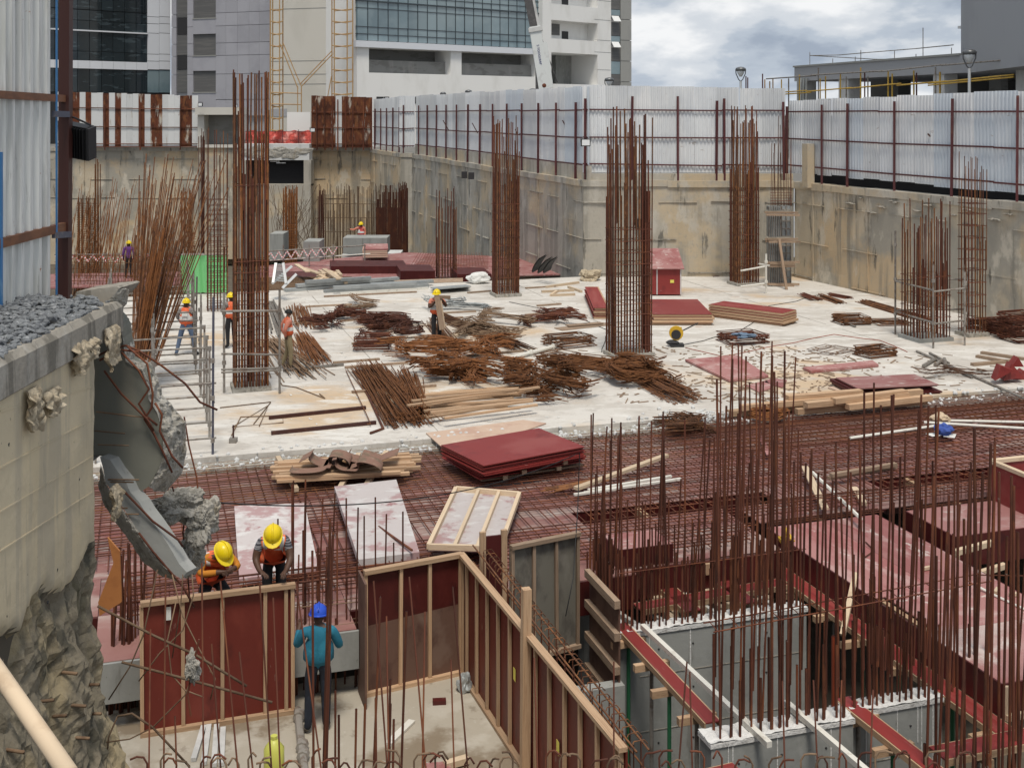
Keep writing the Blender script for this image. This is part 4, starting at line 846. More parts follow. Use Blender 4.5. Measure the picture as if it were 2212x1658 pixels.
t=thing('shutter_post','pale square timber post fixed to the long diagonal shutter','post',W(4.72,14.3,-1.15)); ubeam(t,'post',W(4.66,14.25,-1.15),W(4.68,14.25,1.25),.11,.11,'timber',up=W(1,0))
s4=shutter('weathered grey wall shutter beside the tall rusty bar forest',(5.4,17.25),(6.62,17.5),-1.15,.65,(.03,.33,.66,.97),1,'ply_grey','timber_old')
t=thing('shutter_box','narrow dark red shutter box standing with pale timber edges','formwork',W(5.15,17.35,-1.15))
m=MB(); m.gbox(5.02,5.28,17.3,17.34,-1.15,.82); m.build('panel','ply_dark',t)
for p in (4.98,5.32): ubeam(t,'stud',W(p,17.3,-1.15),W(p,17.3,.9),.06,.09,'timber',up=W(1,0))
m=MB(); m.gbox(3.03,3.06,16.55,17.1,-1.15,.62); t=thing('loose_plywood','thin dark red plywood leaf standing on edge beside the brownish shutter','plywood',W(3.05,16.8,-1.15)); m.build('leaf','ply_brown',t)
# side shutter with three wide timbers, left of the far shaft wall
t=thing('wall_shutter','weathered red shutter with stacked horizontal timbers against the shaft wall','formwork',W(6.8,17,-1.6))
m=MB(); m.gbox(6.80,6.83,16.3,17.5,-2.3,.02); m.build('plywood_sheet','ply_brown',t)
for z in (-.02,-.5,-1.0,-1.5,-2.0): ubeam(t,'waler',W(6.76,16.25,z),W(6.76,17.5,z+.02),.09,.12,'timber_old')
# stickers on shutters
for (pp,qq,z) in ((4.69,16.6,-.35),(4.77,13.3,-.35),(4.735,14.9,-.2)):
    m=MB(); m.obox(W(pp-.025,qq,z),W(.004,.0),W(.0,-.09),V3((0,0,.16))); m.build('sticker','paper_yellow',s3)
m=MB(); m.obox(W(.32,16.75,.38),W(.08,0),W(0,.004),V3((0,0,.18))); m.build('sticker','paper_white',s1)
# leaning plywood sheets and the frame panel on the deck
def slabsheet(name,label,cat,corners,th,mt,frame=None,fm='timber_pale'):
    P=[V3(c) for c in corners]; n=(P[1]-P[0]).cross(P[3]-P[0]).normalized()
    if n.z<0: n=-n
    t=thing(name,label,cat,sum(P,V3())/4); m=MB(); m.prism([p-n*th for p in P],n*th); m.build('sheet',mt,t)
    if frame:
        for (i,j) in ((0,1),(1,2),(2,3),(3,0)): ubeam(t,'rim',P[i]+n*.045,P[j]+n*.045,.07,.09,fm,up=n)
        for f in frame: ubeam(t,'rib',P[0].lerp(P[1],f)+n*.04,P[3].lerp(P[2],f)+n*.04,.06,.08,fm,up=n)
    return t
slabsheet('plywood_board','large cement smeared panel lying on the mesh behind the striped sleeve worker','plywood',[G(517,1250,-.02),G(688,1226,.0),G(658,1086,-.03),G(506,1092,-.03)],.09,'ply_dusty')
slabsheet('plywood_board','large cement smeared panel resting on the timber stack and the brown shutter','plywood',[G(775,1208,.35),G(906,1192,.35),G(856,1035,.12),G(722,1050,.12)],.11,'ply_dusty')
slabsheet('framed_panel','white smeared panel framed with pale timber ribs lying tilted on the mesh','plywood',[G(926,1186,.12),G(1080,1190,.12),G(1122,1072,.02),G(985,1060,.02)],.03,'ply_dusty',(.36,.68))
bar_=MB(); bar_.beam(G(805,1128,.22),G(890,1188,.42),.03,.03); tag(bar_.build('steel_rod','rust_dark'),'dark steel rod lying across the smeared panel on the timber stack','rod')
# ================================================================ rebar column cages
def cage(label,uL,uR,vb,zb,dep,nx,ny,tops,ties,r,mt='rust_dark',tr=.010,kick=True,lap=.6,lapz=None,rz=TH,name='rebar_column',lean=.006,diag=False,group=None):
    A=G(uL,vb,zb); B=G(uR,vb,zb); C=(A+B)/2; w=(B-A).length/ (math.cos(rz)+dep*math.sin(rz)); d=w*dep
    C=C+V3((0,d/2,0)); M=Matrix.Rotation(rz,3,'Z')
    t=thing(name,label,'rebar',C,group)
    X=lambda x,y,z:C+M@V3((x*w,y*d,0))+V3((0,0,z-zb))
    pts=[(-.5+i/(nx-1),s) for i in range(nx) for s in (-.5,.5)]+[(s,-.5+j/ny) for j in range(1,ny) for s in (-.5,.5)]
    mt0=mt
    for (x,y) in pts:
        mt=R.choice((mt0,mt0,mt0,'rust','rust','rust_orange')) if mt0=='rust_dark' else mt0
        x+=jit(.012); y+=jit(.02); zt=R.choice(tops)+jit(.12); lx,ly=jit(lean),jit(lean)
        if R.random()<lap:
            zk=(lapz or zb+(zt-zb)*.55)+jit(.35)
            bar(t,X(x,y,zb-.05),X(x+.3*lx,y,zk+.35),r*1.3,mt)
            o=V3((jit(.03),-.02,0)); bar(t,X(x,y,zk-.6)+o,X(x+lx*(zt-zb)/w,y+ly,zt)+o,r,mt)
        else: bar(t,X(x,y,zb-.05),X(x+lx*(zt-zb)/w,y+ly*(zt-zb),zt),r,mt)
    mt=mt0
    # ties share one mesh
    key=('tie',label); m=MB(); e=.5+r/w*1.6; f=.5+r/d*1.6
    c=[M@V3((sx*e*w,sy*f*d,0)) for sx,sy in((-1,-1),(1,-1),(1,1),(-1,1))]; m.tube(c,tr,4,closed=True)
    for k in (-.2,.2): m.tube([M@V3((k*w,-f*d,0)),M@V3((k*w,f*d,0))],tr,4)
    me=bpy.data.meshes.new('tie'); me.from_pydata(m.v,[],m.f); me.materials.append(MATS[mt])
    for z0,z1,dz in ties:
        z=z0
        while z<z1:
            place('tie',me,t,Matrix.Translation(C+V3((jit(.01),jit(.01),z-zb)))@Matrix.Rotation(jit(.02),4,'X')@Matrix.Rotation(jit(.015),4,'Y')); z+=dz*R.uniform(.85,1.15)
    if kick:
        m=MB(); k=.09; m.obox(C+M@V3((-w/2-k,-d/2-k,0))-V3((0,0,.01)),M@V3((w+2*k,0,0)),M@V3((0,d+2*k,0)),V3((0,0,.13))); m.build('kicker','broken_concrete' if kick==1 else 'concrete_grey',t)
    return t
def zat(v,vb,zb=0): Y=(EYE-zb)*FPX/(vb-VH); return EYE-(v-VH)/FPX*Y
cage('tallest dense rebar column beside the scaffold frame and its hooked pipe',495,576,845,0,.8,12,6,[zat(v,845) for v in (152,158,165,175,230,300)],[(zat(838,845),zat(560,845),.30),(zat(400,845),zat(396,845),.3)],.021,'rust_dark',lapz=zat(400,845))
cage('open ladder-like rebar column before the green sheet',442,490,672,0,.7,7,4,[zat(v,672) for v in (275,290,330,400,455,520)],[(.1,zat(430,672),.19)],.014,'rust_dark',kick=False,lap=.4)
cage('broad dense rebar column behind the bent bar heaps',1314,1408,772,0,.6,13,6,[zat(v,772) for v in (238,250,268,290,318,325,350)],[(.08,zat(484,772),.31)],.022,'rust_dark',lapz=zat(440,772),kick=1)
cage('dense rebar column rising from a raised kicker near the red deck pit',1063,1121,641,0,.8,11,6,[zat(v,641) for v in (252,262,270,300,330,345)],[(.1,zat(430,641),.33)],.021,'rust_dark',lapz=zat(400,641),kick=1)
cage('slender open rebar column standing in the sunken red deck pit',941,986,598,-.2,.8,7,4,[zat(v,598,-.2) for v in (408,418,430,447,450)],[(0,.9,.3)],.018,'rust_dark',kick=False,lap=.5)
cage('dense rebar column before the wall near the red wooden cabinet',1582,1640,617,0,.8,11,6,[zat(v,617) for v in (225,232,262,290,296)],[(.1,zat(410,617),.33)],.022,'rust_dark',lapz=zat(380,617),kick=1)
cage('short wide rebar column enclosed by a low pipe scaffold',1965,2056,738,0,.85,11,6,[zat(v,738) for v in (437,442,478,495,510,470)],[(.1,zat(620,738),.35),(zat(598,738),zat(592,738),.1)],.020,'rust_dark',lapz=zat(600,738),kick=2)
cage('tall narrow ladder-like rebar column close to the beige patched wall',2081,2132,727,0,.8,6,4,[zat(v,727) for v in (336,345,360,380,420)],[(.2,zat(425,727),.36)],.013,'rust_dark',lap=.3,kick=1)
# slim shuttered column in the corner
Yq=49.6
t=thing('shuttered_column','slim column in ribbed grey steel shutters with timber clamps and cage above','formwork',D(1690,625,Yq))
for u0,u1,dy in ((1662,1686,0),(1690,1710,.1)):
    for k,(vt,vb) in enumerate(((446,455),(462,512),(520,565),(568,618))):
        a=D(u0,vb,Yq); b=D(u1,vt,Yq); ubox(t,'shutter_panel',V3((a.x,Yq+dy+.08,a.z)),V3((b.x-a.x,0,0)),V3((0,.5,0)),V3((0,0,b.z-a.z)),'aluminium')
        n=5 if u0<1680 else 2
        for i in range(n+1): x=a.x+(b.x-a.x)*i/n; ubox(t,'rib',V3((x-.018,Yq+dy,a.z)),V3((.036,0,0)),V3((0,.09,0)),V3((0,0,b.z-a.z)),'pipe')
        if u0>1680:
            z=a.z
            while z<b.z-.05: ubox(t,'rib',V3((a.x,Yq+dy,z)),V3((b.x-a.x,0,0)),V3((0,.09,0)),V3((0,0,.05)),'pipe'); z+=.32
for v in (459,515,520,566,572,612): 
    for k in (0,1): ubeam(t,'clamp',D(1652+6*k+jit(4),v+jit(2)+3*k,Yq-.12-.12*k),D(1722+jit(8),v+jit(3)+5*k,Yq-.12-.12*k),.08,.08,'timber_old')
ubeam(t,'brace',D(1683,516,Yq-.3),D(1699,626,Yq-1.1),.1,.08,'timber_old')
for i in range(14):
    u=1665+3.4*i+jit(1); bar(t,D(u,445,Yq+.2+.25*(i%2)),D(u+jit(3),R.choice((250,270,300,310,330)),Yq+.2+.25*(i%2)),.013,'rust_dark')
for v in range(416,444,6): bar(t,D(1664,v,Yq+.15),D(1710,v,Yq+.15),.012,'rust_dark','tie')
# pipe scaffold round the short wide column
def pframe(label,ups,horiz,r=.032,mt='pipe',loc=None,name='pipe_scaffold',coup=True):
    t=thing(name,label,'scaffolding',loc or ups[0][0])
    for a,b in ups:
        bar(t,a,b,r,mt,'upright')
        if coup:
            a,b=V3(a),V3(b); k=max(2,int((b-a).length/1.0)); m=MB()
            for i in range(1,k+1):
                c=a.lerp(b,(i-.4)/k); m.tube([c-V3((0,0,.05)),c+V3((0,0,.05))],r*1.7,6)
            tag(m.build('couplers',mt,t),kind='stuff')
    for a,b in horiz: bar(t,a,b,r*.92,mt,'ledger')
    return t
c=[G(1934,722,0),G(2016,752,0),G(2084,746,0),G(2090,716,0)]
hts=[3.4,2.6,2.3,2.0]
pframe('low pipe scaffold around the short wide rebar column',[(p,p+V3((0,0,h))) for p,h in zip(c,hts)],
  [(c[i]+V3((0,0,z)),c[(i+1)%4]+V3((0,0,z+.04))) for i in range(4) for z in (.75,1.75)])
c=[G(464,981,0),G(604,850,0)]
pframe('pipe scaffold clasping the tallest dense rebar column',[(G(604,850,0),G(604,850,0)+V3((0,0,2.7))),(G(484,848,0),G(484,848,0)+V3((0,0,2.6)))],
  [(D(478,v,30.3),D(608,v+dv,30.9)) for v,dv in ((672,-1),(798,-4),(804,-5),(764,2))])
c=[G(1655,625,0),G(1600,640,0)]
pframe('short white pipe rail beside the dense column near the corner',[(G(1655,634,0),G(1655,634,0)+V3((0,0,1.6)))],[(D(1600,585,47.5),D(1655,575,47.5)),(D(1600,619,47.5),D(1655,612,47.5)),(D(1640,570,49),D(1662,574,48))],.04,'white_pipe')
# long shoring scaffold on the left
t=thing('shoring_scaffold','long tube shoring scaffold receding along the slab left of the rebar columns','scaffolding',W(1,32,0))
q=25.95; k=0
while q<42:
    for p,h in ((1.5,3.35 if k in (0,) else R.choice((2.0,2.4,2.7))),(.3,2.2),(-.9,2.2)):
        a=W(p+jit(.03),q+jit(.05),0); bar(t,a,a+V3((jit(.03),jit(.03),h)),.026,'pipe_blue' if k==0 and p>1 else 'pipe','upright')
        m=MB()
        for z in (.3,1.2,2.0): m.tube([a+V3((0,0,z-.05)),a+V3((0,0,z+.05))],.045,6)
        tag(m.build('couplers','pipe',t),kind='stuff')
    for z in (.32,1.5): bar(t,W(-1.2,q,z+jit(.03)),W(1.55,q+.02,z+jit(.03)),.023,'pipe','ledger')
    for p in (1.5,.3):
        if k%2==0: bar(t,W(p,q,1.1),W(p,q+1.35,1.1),.021,'pipe','ledger')
    q+=1.35; k+=1
# ---------------------------------------------------------------- far rebar in the sunken back area
def stuffthing(name,label,m,mt,cat='rebar',part='bars'):
    c=min(m.v,key=lambda v:v.z); t=thing(name,label,cat,c); tag(m.build(part,mt,t),kind='stuff'); return t
def thicket(label,n,fx,mt,r,name='rebar_thicket',extra=None):
    m=MB()
    for i in range(n):
        a,b=fx(i); m.tube([a,b],r*R.uniform(.8,1.2),4,cap=False)
    if extra: extra(m)
    return stuffthing(name,label,m,mt)
def colfar(label,u0,u1,vt,vb,Y,mt='rust_orange',n=22,r=.02,ties=True,tv=None):
    def fx(i):
        u=R.uniform(u0,u1); y=Y+R.uniform(0,.8); return D(u,vb,y),D(u+jit(2),R.uniform(vt,vt+30),y)
    def ex(m):
        if not ties: return
        v=tv or (vt+vb)/2
        while v<vb:
            m.tube([D(u0,v,Y-.03),D(u1,v+jit(1),Y-.03)],.012,4); v+=5
    return thicket(label,n,fx,mt,r,'rebar_column',ex)
colfar('bright orange rebar column before the dark basement opening',611,641,398,575,70,'rust_orange',34,.026)
colfar('thin rusty rebar column beyond the white shuttered corner',686,702,396,560,72,'rust_dark',12,.022)
colfar('dark brown rebar column at the end of the far bar rows',862,881,392,560,74,'rust_dark',20,.026)
colfar('orange rebar column with flared top beyond the leaning bars',391,424,404,620,62,'rust_orange',26,.022)
colfar('wide orange rebar cage behind the steel fence post',166,212,420,640,58,'rust_orange',34,.019,True,440)
colfar('slim rebar column rising before the guard room',430,446,275,640,57,'rust_dark',8,.02,False)
colfar('slim bar cluster with long tips over the leaning bar bundle',205,218,330,640,60,'rust_orange',6,.024,False)
thicket('scattered thin wall bars below the dark basement opening',60,lambda i:(D(R.uniform(578,690),555,78),D(R.uniform(578,690),R.choice((400,430,450,470)),78)),'rust_pale',.012)
def fx(i):
    u=700+170*i/120+jit(2); y=76+jit(2); return D(u,560,y),D(u+jit(2),R.choice((402,410,420,440,455,470)) if i%3 else R.uniform(395,420),y)
thicket('long row of rusty wall bars standing behind the far worker in a red vest',120,fx,'rust_pale',.018,extra=lambda m:[m.tube([D(700,v,75.5),D(862,v+jit(4),75.5)],.02,4) for v in (440,470,500)])
thicket('second row of brown wall bars at the foot of the long grey wall',60,lambda i:(D(812+66*i/60,560,72),D(813+66*i/60,R.choice((400,415,430,448)),72)),'rust_dark',.018)
def fl(i):
    u=R.uniform(120,400); Y=R.uniform(48,64); s=R.uniform(.12,.42); L=R.uniform(120,260); return D(u,640,Y),D(u+s*L*.6,640-L,Y)
thicket('haze of thin leaning bars over the far left deck',150,fl,'rust_orange',.011)
thicket('grid of thin wall bars standing on the far left deck',90,lambda i:(D(120+3.4*i,640,52+2*(i%2)),D(121+3.4*i,R.choice((545,560,575,530)),52+2*(i%2))),'rust',.012,extra=lambda m:[m.tube([D(118,v,51.9),D(440,v+4,53)],.014,4) for v in (551,566,580,594,606,618)])
# the big leaning bundle
def lb(i):
    f=R.random(); u0=288+50*f+jit(6); a=D(u0,790,31+jit(.5)); k=R.choice((0,0,1,1,2)); L=R.uniform(250,460)
    s=.06+.44*f+jit(.06); return a,D(u0+s*L*.75,790-L,31.5+1.5*f+jit(.5))
thicket('big bundle of long rusty bars fanning and leaning to one side',95,lb,'rust',.014,'leaning_rebar')
def lb2(i):
    u0=285+24*R.random(); L=R.uniform(150,300); return D(u0,790,31),D(u0+L*.17+jit(5),790-L,31+jit(.6))
thicket('dense brown core of bars at the foot of the leaning bundle',70,lb2,'rust_orange',.018,'leaning_rebar')
# hazard chain rail and far deck pieces
def grnd(name,label,cat,poly,z,th,mt): 
    m=MB(); m.prism([G(u,v,z)-V3((0,0,th)) for u,v in poly],(0,0,th)); return tag(m.build(name,mt),label,cat)
t=thing('far_deck','pinkish red plywood deck beyond the slab with sunken square pits','formwork',G(800,570,-.2))
def fd(name,poly,z,th,mt):
    m=MB(); m.prism([G(u,v,z)-V3((0,0,th)) for u,v in poly],(0,0,th)); return m.build(name,mt,t)
fd('plywood_deck',[(560,607),(1230,592),(1215,560),(880,545),(700,560),(560,575)],-.3,.05,'ply_pink')
fd('plywood_deck',[(100,622),(480,612),(480,585),(100,592)],-.3,.05,'ply_pink')
fd('edge_timber',[(560,626),(1000,608),(1000,600),(560,614)],-.05,.12,'timber_old')
for (u0,v0,u1,v1,z) in ((715,575,880,556,.05),(865,585,940,572,.15),(988,592,1062,582,.1),(590,600,700,590,.0)):
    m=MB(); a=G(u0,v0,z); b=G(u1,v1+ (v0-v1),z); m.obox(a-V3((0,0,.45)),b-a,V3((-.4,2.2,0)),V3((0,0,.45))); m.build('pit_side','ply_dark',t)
m=MB()
for k in range(26): m.tube([G(885+6.5*k,578-.9*k*.2,.02),G(905+5.4*k,545,.02)],.011,4)
for k in range(12): m.tube([G(890+3*k,577-2.6*k,.03),G(1055,581-2.6*k,.03)],.011,4)
stuffthing('rebar_mat','rusty mesh over the sunken red pit beside the slender column',m,'rust_dark')
m=MB()
for k in range(20): m.tube([G(560+5*k,628-.3*k,.02),G(562+5*k,598,.02)],.01,4); m.tube([G(556,626-1.4*k,.03),G(760,622-1.3*k,.03)],.012,4)
stuffthing('rebar_mat','strip of rusty mesh along the back edge of the slab',m,'rust_pale')
# grey concrete kickers and stacks by the far worker
for lab,u0,u1,vt,vb,Y in (('low grey concrete kicker wall beside the far worker',741,836,514,548,64),('pale concrete kicker block below the thin rebar column',655,690,522,590,60),('pale concrete upstand left of the bright orange column',583,612,505,560,66)):
    a=D(u0,vb,Y); b=D(u1,vt,Y); m=MB(); m.obox(a,V3((b.x-a.x,0,0)),V3((0,1.6,0)),V3((0,0,b.z-a.z))); tag(m.build('concrete_kicker','concrete_grey'),lab,'concrete')
t=thing('board_stack','low stack of red edged boards by the far worker','boards',D(806,555,60))
for k in range(5): 
    a=D(790,556-4*k,60); ubox(t,'board',a+V3((jit(.04),0,0)),V3((1.25,0,0)),V3((-.5,2.2,0)),V3((0,0,.075)),'ply_tan' if k<4 else 'ply_pink')
t=thing('chain_rail','red and white plastic chain looped along a pipe rail','barrier',D(640,560,58))
bar(t,D(575,543,58),D(790,530,58),.035,'pipe','rail'); bar(t,D(575,563,58),D(800,548,58),.03,'white_pipe','rail')
for u in (612,668,720,788): bar(t,D(u,585,58),D(u,528,58),.035,'pipe','post')
m=MB(); m.cur=0; k=0; u=575
pts=[]
while u<735:
    pts.append(D(u,561-(u-575)*.075,57.9)); pts.append(D(u+9,545-(u-575)*.075,57.9)); u+=18
for i in range(len(pts)-1):
    a,b=pts[i],pts[i+1]
    for j in range(6):
        m.cur=j%2; m.beam(a.lerp(b,j/6),a.lerp(b,(j+.95)/6),.09,.05)
tag(m.build('chain',['white_tape','pink_tape'],t),kind='stuff')
t=thing('chain_rail','red and white chain hung along the far left deck rail','barrier',D(250,560,56))
m=MB(); u=120; pts=[]
while u<430: pts+= [D(u,551,56),D(u+10,566+jit(3),56)]; u+=20
for i in range(len(pts)-1):
    for j in range(6): m.cur=j%2; m.beam(pts[i].lerp(pts[i+1],j/6),pts[i].lerp(pts[i+1],(j+.95)/6),.1,.05)
tag(m.build('chain',['white_tape','red_tape'],t),kind='stuff'); bar(t,D(118,550,56.1),D(440,548,56.1),.03,'pipe','rail')
# green sheet
m=MB(); vs=[]; n=16
for i in range(n+1):
    u=390+100*i/n; x=.07*math.sin(i*1.9)
    for j,v in enumerate((551,590,632)): vs.append(D(u+3*j*(1 if i<8 else .5)*.8,v+jit(1),47+x+.15*j))
m.add(vs,[(i*3+j,i*3+j+3,i*3+j+4,i*3+j+1) for i in range(n) for j in range(2)]); k=len(m.f)
m.add([v+V3((0,.02,0)) for v in vs],[f[::-1] for f in m.f[:k]]); t=thing('green_sheet','bright green plastic sheet hanging behind the ladder-like column','sheet',D(440,640,47)); m.build('sheet','green_tarp',t); bar(t,D(386,550,47),D(494,550,47),.03,'pipe','rail')
for u in (390,490): bar(t,G(u,634,0),D(u,549,47.1),.03,'pipe','post')
# ================================================================ things lying on the slab and the mesh
def heap(label,a,b,w,n,f0=1.,f1=1.,h=.2,mt='rust',r=.011,bend=0.,ang=.05,lj=.15,z=0.,name='rebar_bundle'):
    A,B=G(*a,z),G(*b,z); d=(B-A); L=d.length; d.normalize(); s=V3((d.y,-d.x,0)); m=MB()
    for i in range(n):
        x=R.gauss(0,.38); x=max(-1,min(1,x)); zz=z+.012+h*R.random()*(1-abs(x))
        p=A+s*(w/2*x*f0)-d*(jit(lj)*L)+V3((0,0,zz-z+jit(.02))); q=B+s*(w/2*(x+jit(.25))*f1)+d*(jit(lj)*L)+V3((0,0,max(.012,zz*R.uniform(.4,1.3))-z))
        q+=s*jit(ang)*L
        if bend:
            k=(B-A).normalized(); e=q+V3((0,0,R.uniform(.0,.25)*bend))+s*R.choice((-1,1))*bend*R.uniform(.3,1)
            m.tube([p,p.lerp(q,.9),q.lerp(e,.15),e],r,4,cap=False)
        else: m.tube([p,q],r,4,cap=False)
    return stuffthing(name,label,m,mt)
def tangle(label,c,rx,ry,n,h=.45,mt='rust',r=.012,Lm=1.3,z=0.,hook=.6,th0=None,ths=3.2,name='rebar_heap'):
    """a heap made of several tied bundles of bent bars lying across each other"""
    C=G(*c,z); m=MB(); nb=max(2,int(n/17)); 
    for b in range(nb):
        a=R.uniform(0,6.28); k=math.sqrt(R.random())*.8; bx=C.x+rx*k*math.cos(a); by=C.y+ry*k*math.sin(a); bz=z+h*.75*R.random()*(1-k*.7)
        th=(th0+jit(ths)) if th0 is not None else R.uniform(0,6.28); L=Lm*R.uniform(.75,1.25); d=V3((math.cos(th),math.sin(th),jit(.10))); s=V3((-d.y,d.x,0))
        bent=R.random()<hook; bl=R.uniform(.3,.65)*R.choice((-1,1)); cur=jit(.34); fan=R.uniform(.08,.45); mc=R.random()
        for i in range(R.randint(12,22)):
            o=s*jit(.13)+V3((0,0,.012+R.random()*.2)); e=th; p=V3((bx,by,bz))+o; l=L*R.uniform(.85,1.1)/2; dd=(d+s*jit(fan)).normalized()
            A,B=p-dd*l,p+dd*l; M_=p+s*(cur+jit(.05)); pts=[A,p-dd*l*.5+s*cur*.7,M_,p+dd*l*.5+s*cur*.7,B]
            if bent: pts=[A+s*bl*R.uniform(.8,1.1)+dd*jit(.08)]+pts+([B+s*bl*R.uniform(.8,1.1)] if R.random()<.7 else [])
            for q in pts: q.z=max(z+.015,q.z+jit(.015))
            m.tube(pts,r,4,cap=False)
    return stuffthing(name,label,m,mt)
def ringstack(label,c,w,d,n,rz,mt='rust',r=.011,z=0.,dz=.018,sl=.05,name='stirrup_stack'):
    C=G(*c,z); t=thing(name,label,'rebar',C); m=MB(); m.tube([V3((sx*w/2,sy*d/2,0)) for sx,sy in ((-1,-1),(1,-1),(1,1),(-1,1))],r,4,closed=True)
    me=bpy.data.meshes.new('stirrup'); me.from_pydata(m.v,[],m.f); me.materials.append(MATS[mt])
    for i in range(n): place('stirrup',me,t,Matrix.Translation(C+V3((jit(sl),jit(sl),.015+dz*i)))@Matrix.Rotation(rz+jit(.12),4,'Z')@Matrix.Rotation(jit(.05),4,'X'))
    return t
RO,RD,RP='rust_orange','rust_dark','rust_pale'
tangle('dark tangled heap of bent bars near the worker carrying boards',(758,700),1.7,2.0,230,.65,'rust_dark',.013,1.3)
tangle('dark lobe of bent bars beside the tangled heap',(845,722),1.2,1.7,150,.5,'rust_dark',.013,1.1)
tangle('small tuft of bars behind the dark tangled heap',(800,662),.8,1.6,45,.3,RP,.011,1.6)
ringstack('open stack of square stirrups between the two workers on the slab',(805,752),1.05,1.0,14,.1,RD,.014,dz=.028)
heap('pale tube bundle behind the tallest rebar column',(588,660),(607,722),.95,22,1,1.1,.16,'pipe',.028,ang=.02,name='tube_bundle')
heap('small reddish bundle of bars behind the bare headed worker',(643,664),(655,706),.9,34,1,1,.14,RO,.013,ang=.02)
heap('straight bundle of rusty bars beside the bare headed worker',(652,728),(690,786),1.2,60,.8,1.1,.2,RO,.012,ang=.03)
heap('mixed pale pipes and bars under the bare headed worker',(585,742),(655,812),1.3,46,1,1.2,.2,RP,.015,ang=.06)
heap('long dark bundle of bars passing behind the heaps',(965,690),(1118,752),.9,60,1,1,.2,'rust',.012,ang=.03)
heap('brown bundle running toward the board carrier feet',(935,700),(975,760),.7,46,1,1.2,.18,'rust',.012,ang=.03)
tangle('loose pale heap of bent bars left of the stirrup piles',(1075,712),1.5,2.4,130,.5,RP,.011,1.9,hook=.5)
tangle('spiky rods sticking up beyond the board carrier',(970,672),.7,1.2,22,.5,'aluminium',.012,1.6,hook=.8)
heap('fan of straight orange bars at the front of the heaps',(800,800),(885,915),1.9,120,.9,.8,.3,RO,.012,bend=.12,ang=.04,lj=.08)
heap('second orange fan of bars beside the timber pile',(870,815),(905,900),1.0,70,1.2,.7,.3,RO,.012,bend=.1,ang=.04,lj=.08)
tangle('great orange heap of bent bars in the middle of the slab',(1035,815),2.0,1.1,320,.85,RO,.012,1.35,th0=-1.0,ths=.7,hook=.7)
tangle('darker top of the great heap below the board carrier',(975,768),1.9,1.0,200,.8,RO,.012,1.4)
tangle('orange shock of bars at the right of the great heap',(1190,835),1.0,1.6,220,.8,RO,.012,1.3,th0=-1.25,ths=.5,hook=.7)
tangle('spread heap of brown links before the broad rebar column',(1350,822),1.5,1.2,200,.7,RO,.012,1.3,th0=-.6,ths=.7,hook=.8)
heap('angled bundle of brown bars at the tip of the spread heap',(1330,790),(1470,862),1.3,80,1,1,.25,'rust',.012,bend=.15,ang=.05)
heap('flat bundle of brown bars along the foot of the broad column',(1240,782),(1380,800),1.2,60,1,1,.3,RO,.012,ang=.05)
tangle('small dark pile of rings under the tan board near the broad column',(1212,694),1.0,1.2,90,.4,RD,.012,1.3,th0=.1,ths=.6)
ringstack('loose pile of flat stirrups left of the broad rebar column',(1228,745),1.2,.95,16,.5,'rust',.013,dz=.02,sl=.14)
ringstack('smaller pile of stirrups at the edge of the great heap',(1205,780),.9,.8,12,.8,'rust',.012,dz=.02,sl=.12)
ringstack('oval pile of dark stirrups with a blue grey cloth on top',(1604,738),1.25,.95,17,.3,RD,.013,dz=.017,sl=.08)
m=MB(); m.ball(G(1608,724,.3),.3,3,.8,4,(1.1,.7,.25)); tag(m.build('cloth','denim_cloth'),'crumpled blue grey cloth on the oval pile of stirrups','cloth')
ringstack('square stack of stirrups on the open slab by the wall bars',(1838,698),1.0,.85,14,.15,'rust',.014,dz=.02,sl=.06)
ringstack('tilted square stack of stirrups before the low pipe scaffold',(1890,768),1.0,.7,12,.4,'rust',.014,dz=.022,sl=.05)
ringstack('scattered thin loops lying flat on the slab near the pink boards',(1800,760),1.1,.8,5,.7,'rust',.008,dz=.01,sl=.25)
ringstack('loops and bars in a low pile before the low pipe scaffold',(1925,700),1.1,.6,9,.2,'rust',.013,dz=.016,sl=.15)
heap('short flat bar bundle near the tan board stack',(1735,640),(1760,649),.7,26,1,1,.15,RD,.014)
heap('brown bars lying against the foot of the beige wall',(1772,640),(1815,655),.6,24,1,1,.15,'rust',.014)
heap('low strip of dark bars close to the beige wall',(1795,638),(1835,645),.5,20,1,1,.1,RD,.014)
heap('long brown bars lying along the beige wall foot',(1870,655),(1990,690),.7,40,1,1,.15,'rust',.014)
for lab,u,v,n,w in (('tall dark stack of stirrups at the wall foot',2205,735,34,1.0),('rounded pile of dark stirrups by the ladder-like column',2165,722,20,.9),('low pile of dark stirrups under the ladder-like column',2128,716,16,.9)): ringstack(lab,(u,v),w,w*.9,n,.3,RD,.016,dz=.026,sl=.08)
tangle('loose thin wire and bar scraps before the red shutter pieces',(2060,805),1.4,1.0,50,.12,'rust',.006,1.2)
tangle('heap of curled stirrups lying on the mesh behind the tall bars',(1500,928),.9,.65,90,.28,'rust',.011,.8,z=-.1,th0=1.4,ths=.5)
tangle('small curl of stirrups on the mesh by the thick pale beams',(1648,912),.5,.4,40,.22,RO,.011,.6,z=-.1)
heap('tied bars lying on the mesh behind the grey shutter',(1185,1062),(1300,1046),.35,20,1,1,.08,'rust',.012,z=-.1)
